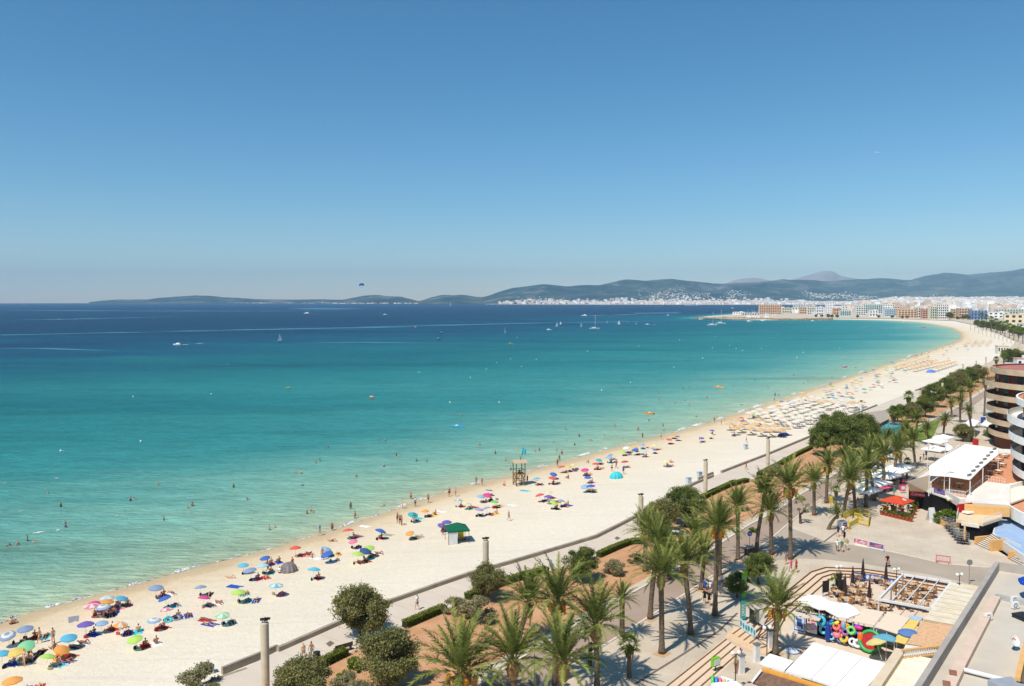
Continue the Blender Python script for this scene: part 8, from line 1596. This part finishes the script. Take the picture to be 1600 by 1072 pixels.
BUL = [(808,528),(798,561),(776,567),(760,577),(998,541),(1062,531),(918,549),(1053,574),(1098,560),(1140,540),(1193,517),(1202,518),(1215,522),(1160,548),(1245,559),(1255,551),(1190,545),(1312,544),(1349,512),(1353,511),(1384,513),(1400,512),(1303,506),(356,570),(655,582),(780,629),(703,629),(735,590),(815,573),(838,562),(1081,505),(965,486),(330,616),(208,620),(985,598),(940,610),(1133,515),(1118,526),(1150,545),(1113,544),(95,705),(220,790 - 100)]
for i, (x, y) in enumerate(BUL): place(BYP, sea(x, y),0, 'small white buoy ' + ('on the left half of the bay' if x < 700 else 'in the middle of the bay' if x < 1000 else 'off the breakwater' if y < 530 else 'off the far beach'), 'white buoys ' + ('left' if x < 700 else 'middle' if x < 1000 else 'breakwater' if y < 530 else 'far beach'),1.0 if y > 560 else 1.3)
def ship(x, y, L, lab, Y=None):
    p = sea(x, y); o = thing('ship', lab, 'ship', tuple(p), R(4)); hull(L, L * .16, L * .07).build('hull', HUL, o)
    for k in range(3): MB().box(-L * .04,0, L * .07 + k * L * .028, L * .07 + (k + 1) * L * .028, L * (.62 - .12 * k), L * .13).build('deck', HUL, o)
    MB().box(-L * .18,0, L * .15, L * .2, L * .07, L * .06).build('funnel', mat('funnel_orange', srgb((206,120,60)),.6), o)
ship(332,474.4,100, 'white passenger ship below the far headland'); ship(941,476.2,160, 'long white ferry moored below the hill town'); ship(1080,477.4,110, 'white cruise ship in front of the city'); ship(1018,476.3,90, 'small white ferry left of the cruise ship')
for k in range(26):
    px = 1165 + 50 * rk.random(); q = G(px, 497 - 6 * rk.random(),1.6); o = place(YN, q + Vector((0,0,1)), rk.uniform(0,3), 'moored yacht with mast in the marina behind the breakwater', 'marina yachts',.8) if k < 12 else place(MBt, q, rk.uniform(0,3), 'small white motorboat in the marina behind the breakwater', 'marina motorboats',1.1)
# parasail and aeroplane
q = AT(565,446,1500); o = thing('parasail', 'dark blue parasail canopy above the bay', 'parasail', tuple(q)); o.rotation_euler = (R(58),0, R(20)); mb = MB()
for i in range(6):
    for j in range(11): a = math.pi * j / 10; t = i / 5; mb.v.append((4.6 * math.cos(a) * (1 - .25 * abs(t - .5)),(t - .5) * 4.5,3.6 * math.sin(a) ** .8))
for i in range(5):
    for j in range(10): mb.f.append((i * 11 + j, i * 11 + j + 1,(i + 1) * 11 + j + 1,(i + 1) * 11 + j)); mb.m.append(0)
mb.build('canopy', mat('parasail_blue', srgb((10,60,130)),.7), o); mb = MB()
for j in range(0,11,2): mb.tube([(4.4 * math.cos(math.pi * j / 10),0,3.4 * math.sin(math.pi * j / 10) ** .8),(0,0,-7)], .03,3, cap=False)
mb.build('lines', DKM, o)
q = AT(1371,238,3200); o = thing('aeroplane', 'small white aeroplane high in the sky on the right', 'aeroplane', tuple(q), R(8)); MB().tube([(-9,0,.6),(-7.5,0,.5),(5,0,0),(7.5,0,-.1),(8.6,0,-.2)], [.2,.6,1.0,.8,.1], 12).build('fuselage', HUL, o); MB().add([(1.5,-.5,0),(-1,-.5,0),(-3.5,-8.5,.6),(-2.3,-8.5,.6),(1.5,.5,0),(-1,.5,0),(-3.5,8.5,.6),(-2.3,8.5,.6)], [(0,1,2,3),(4,7,6,5)]).build('wings', HUL, o); MB().add([(-6.5,0,.8),(-8.5,0,.8),(-9.3,0,3.2),(-8.3,0,3.2)], [(0,1,2,3)]).build('tail_fin', HUL, o)
# ------------------------------------------------------------ foam, wakes and current lines on the water
FO = mat('sea_foam', srgb((236,238,234)),.9, noise=.05, nscale=1.0); FT = bpy.data.materials.new('smooth_current'); FT.use_nodes = True; n, l = FT.node_tree.nodes, FT.node_tree.links; b = n['Principled BSDF']; b.inputs['Base Color'].default_value = (*srgb((84,150,176)),1); b.inputs['Roughness'].default_value = .4
tcn = n.new('ShaderNodeTexCoord'); nz = noise(n, l, mapping(n, l, tcn.outputs['Object'], (.004,.03,1)).outputs[0], 1.0,5,.6); mrr = n.new('ShaderNodeMapRange'); l.new(nz.outputs['Fac'], mrr.inputs[0]); mrr.inputs[1].default_value = .3; mrr.inputs[2].default_value = .6; mrr.inputs[4].default_value = .85; l.new(mrr.outputs[0], b.inputs['Alpha'])
mb = MB(); wr = random.Random(12)
def foam_line(pts, wmax, mbx=None, k=None):
    mbx = mbx or mb; P2 = [Vector(q) for q in pts]
    if k: wmax = k * P2[len(P2) // 2].y ** 2 / 46800
    for i in range(len(P2) - 1):
        d = (P2[i + 1] - P2[i]).normalized(); n_ = Vector((-d.y, d.x)); w0 = wmax * math.sin(math.pi * (i + .02) / (len(P2) - 1)) * .5 + .02; w1 = wmax * math.sin(math.pi * min(1,(i + 1) / (len(P2) - 1))) * .5 + .02
        a, b_, c, d2 = P2[i] + n_ * w0, P2[i + 1] + n_ * w1, P2[i + 1] - n_ * w1, P2[i] - n_ * w0; mbx.quad((*a, .035),(*d2,.035),(*c, .035),(*b_, .035))
for (x, ln_) in ((82,26),(120,12),(208,14),(284,26),(306,10),(370,8),(545,16),(628,12),(655,10),(742,14),(845,10),(912,22),(945,8),(1065,14),(1088,18),(1125,10),(1158,12),(1182,16),(1240,8),(1318,8),(1345,8),(1420,10),(20,10)):
    xs = np.linspace(x - ln_ / 2, x + ln_ / 2,12); ys = np.interp(xs, [s[0] for s in SH[:24]], [s[1] for s in SH[:24]]); pts = [G(a, b_ - 2.2 + wr.uniform(-.35,.35),0)[:2] for a, b_ in zip(xs, ys)]; foam_line(pts, .75 if x < 500 else 1.0)
    foam_line([G(a + 1, b_ - 4.0 + wr.uniform(-.3,.3),0)[:2] for a, b_ in zip(xs, ys)], .35)
xs = np.linspace(-200,1460,700); ys = np.interp(xs, [s[0] for s in SH[:24]], [s[1] for s in SH[:24]])
for i in range(len(xs) - 6):
    if wr.random() < .16: foam_line([G(xs[i + q], ys[i + q] - .5 + wr.uniform(-.3,.1),0)[:2] for q in range(5)], wr.uniform(.12,.3))
for (x, y, ln_) in ((50,834,20),(87,829,6),(85,748,7),(30,799,5),(95,705,6),(5,755,4),(180,866 - 60,5)): foam_line([G(x + k * ln_ / 6, y - k * ln_ / 30 + wr.uniform(-.3,.3),0)[:2] for k in range(7)], .5)
for (x0, y0, x1, y1, w_) in ((480,490,497,490,9),(914,493.6,950,492.8,6),(950,492.8,1000,490.6,4),(590,492.2,600,492,5),(279,539,297,538,2.2),(305,537.2,320,536,1.5)): foam_line([G(x0 + (x1 - x0) * k / 8, y0 + (y1 - y0) * k / 8,0)[:2] for k in range(9)], w_)
o = single(mb, 'surf_foam', FO, None, None, origin=(0,0,0)); o['kind'] = 'stuff'; o['label'] = 'white foam of small waves and boat wakes'
mb = MB()
for (ln, w_) in (([(-60,524.5),(0,523.6),(200,519.5),(400,515),(560,512),(720,507.5),(850,504.5),(980,502.5),(1090,500.8),(1180,500)], 7),([(-40,484),(150,485.6),(400,486.2),(560,485)], 26),([(-40,501),(120,498.5),(320,493.5)], 10),([(-40,544),(60,544.2),(190,548.5)], 7),([(460,536),(560,535),(760,537)], 7),([(490,481),(525,484)], 22),([(1000,490.6),(1060,487.5)], 10),([(560,513),(600,512)], 6)):
    pts = []
    for a, b_ in zip(ln[:-1], ln[1:]):
        for k in range(12): t = k / 12; pts.append(G(a[0] + (b_[0] - a[0]) * t, a[1] + (b_[1] - a[1]) * t + wr.uniform(-.05,.05),0)[:2])
    foam_line(pts, w_, None, 1.5 if w_ == 7 and ln[0][0] < -50 else 1.0)
o = single(mb, 'current_lines', FT, None, None, origin=(0,0,.02)); o['kind'] = 'stuff'; o['label'] = 'pale smooth current lines across the bay'
# ------------------------------------------------------------ haze
m = bpy.data.materials.new('sea_air'); m.use_nodes = True; n, l = m.node_tree.nodes, m.node_tree.links
n.remove(n['Principled BSDF']); pv = n.new('ShaderNodeVolumePrincipled'); pv.inputs['Color'].default_value = (0.50,0.76,1.0,1); pv.inputs['Density'].default_value = 5.4e-5; pv.inputs['Anisotropy'].default_value = 0.2
l.new(pv.outputs[0], n['Material Output'].inputs['Volume'])
hz = MB().box(1500,8000,-3.0,700,38000,21600).build('haze', m); hz['kind'] = 'stuff'; hz['label'] = 'pale blue sea haze in the air'
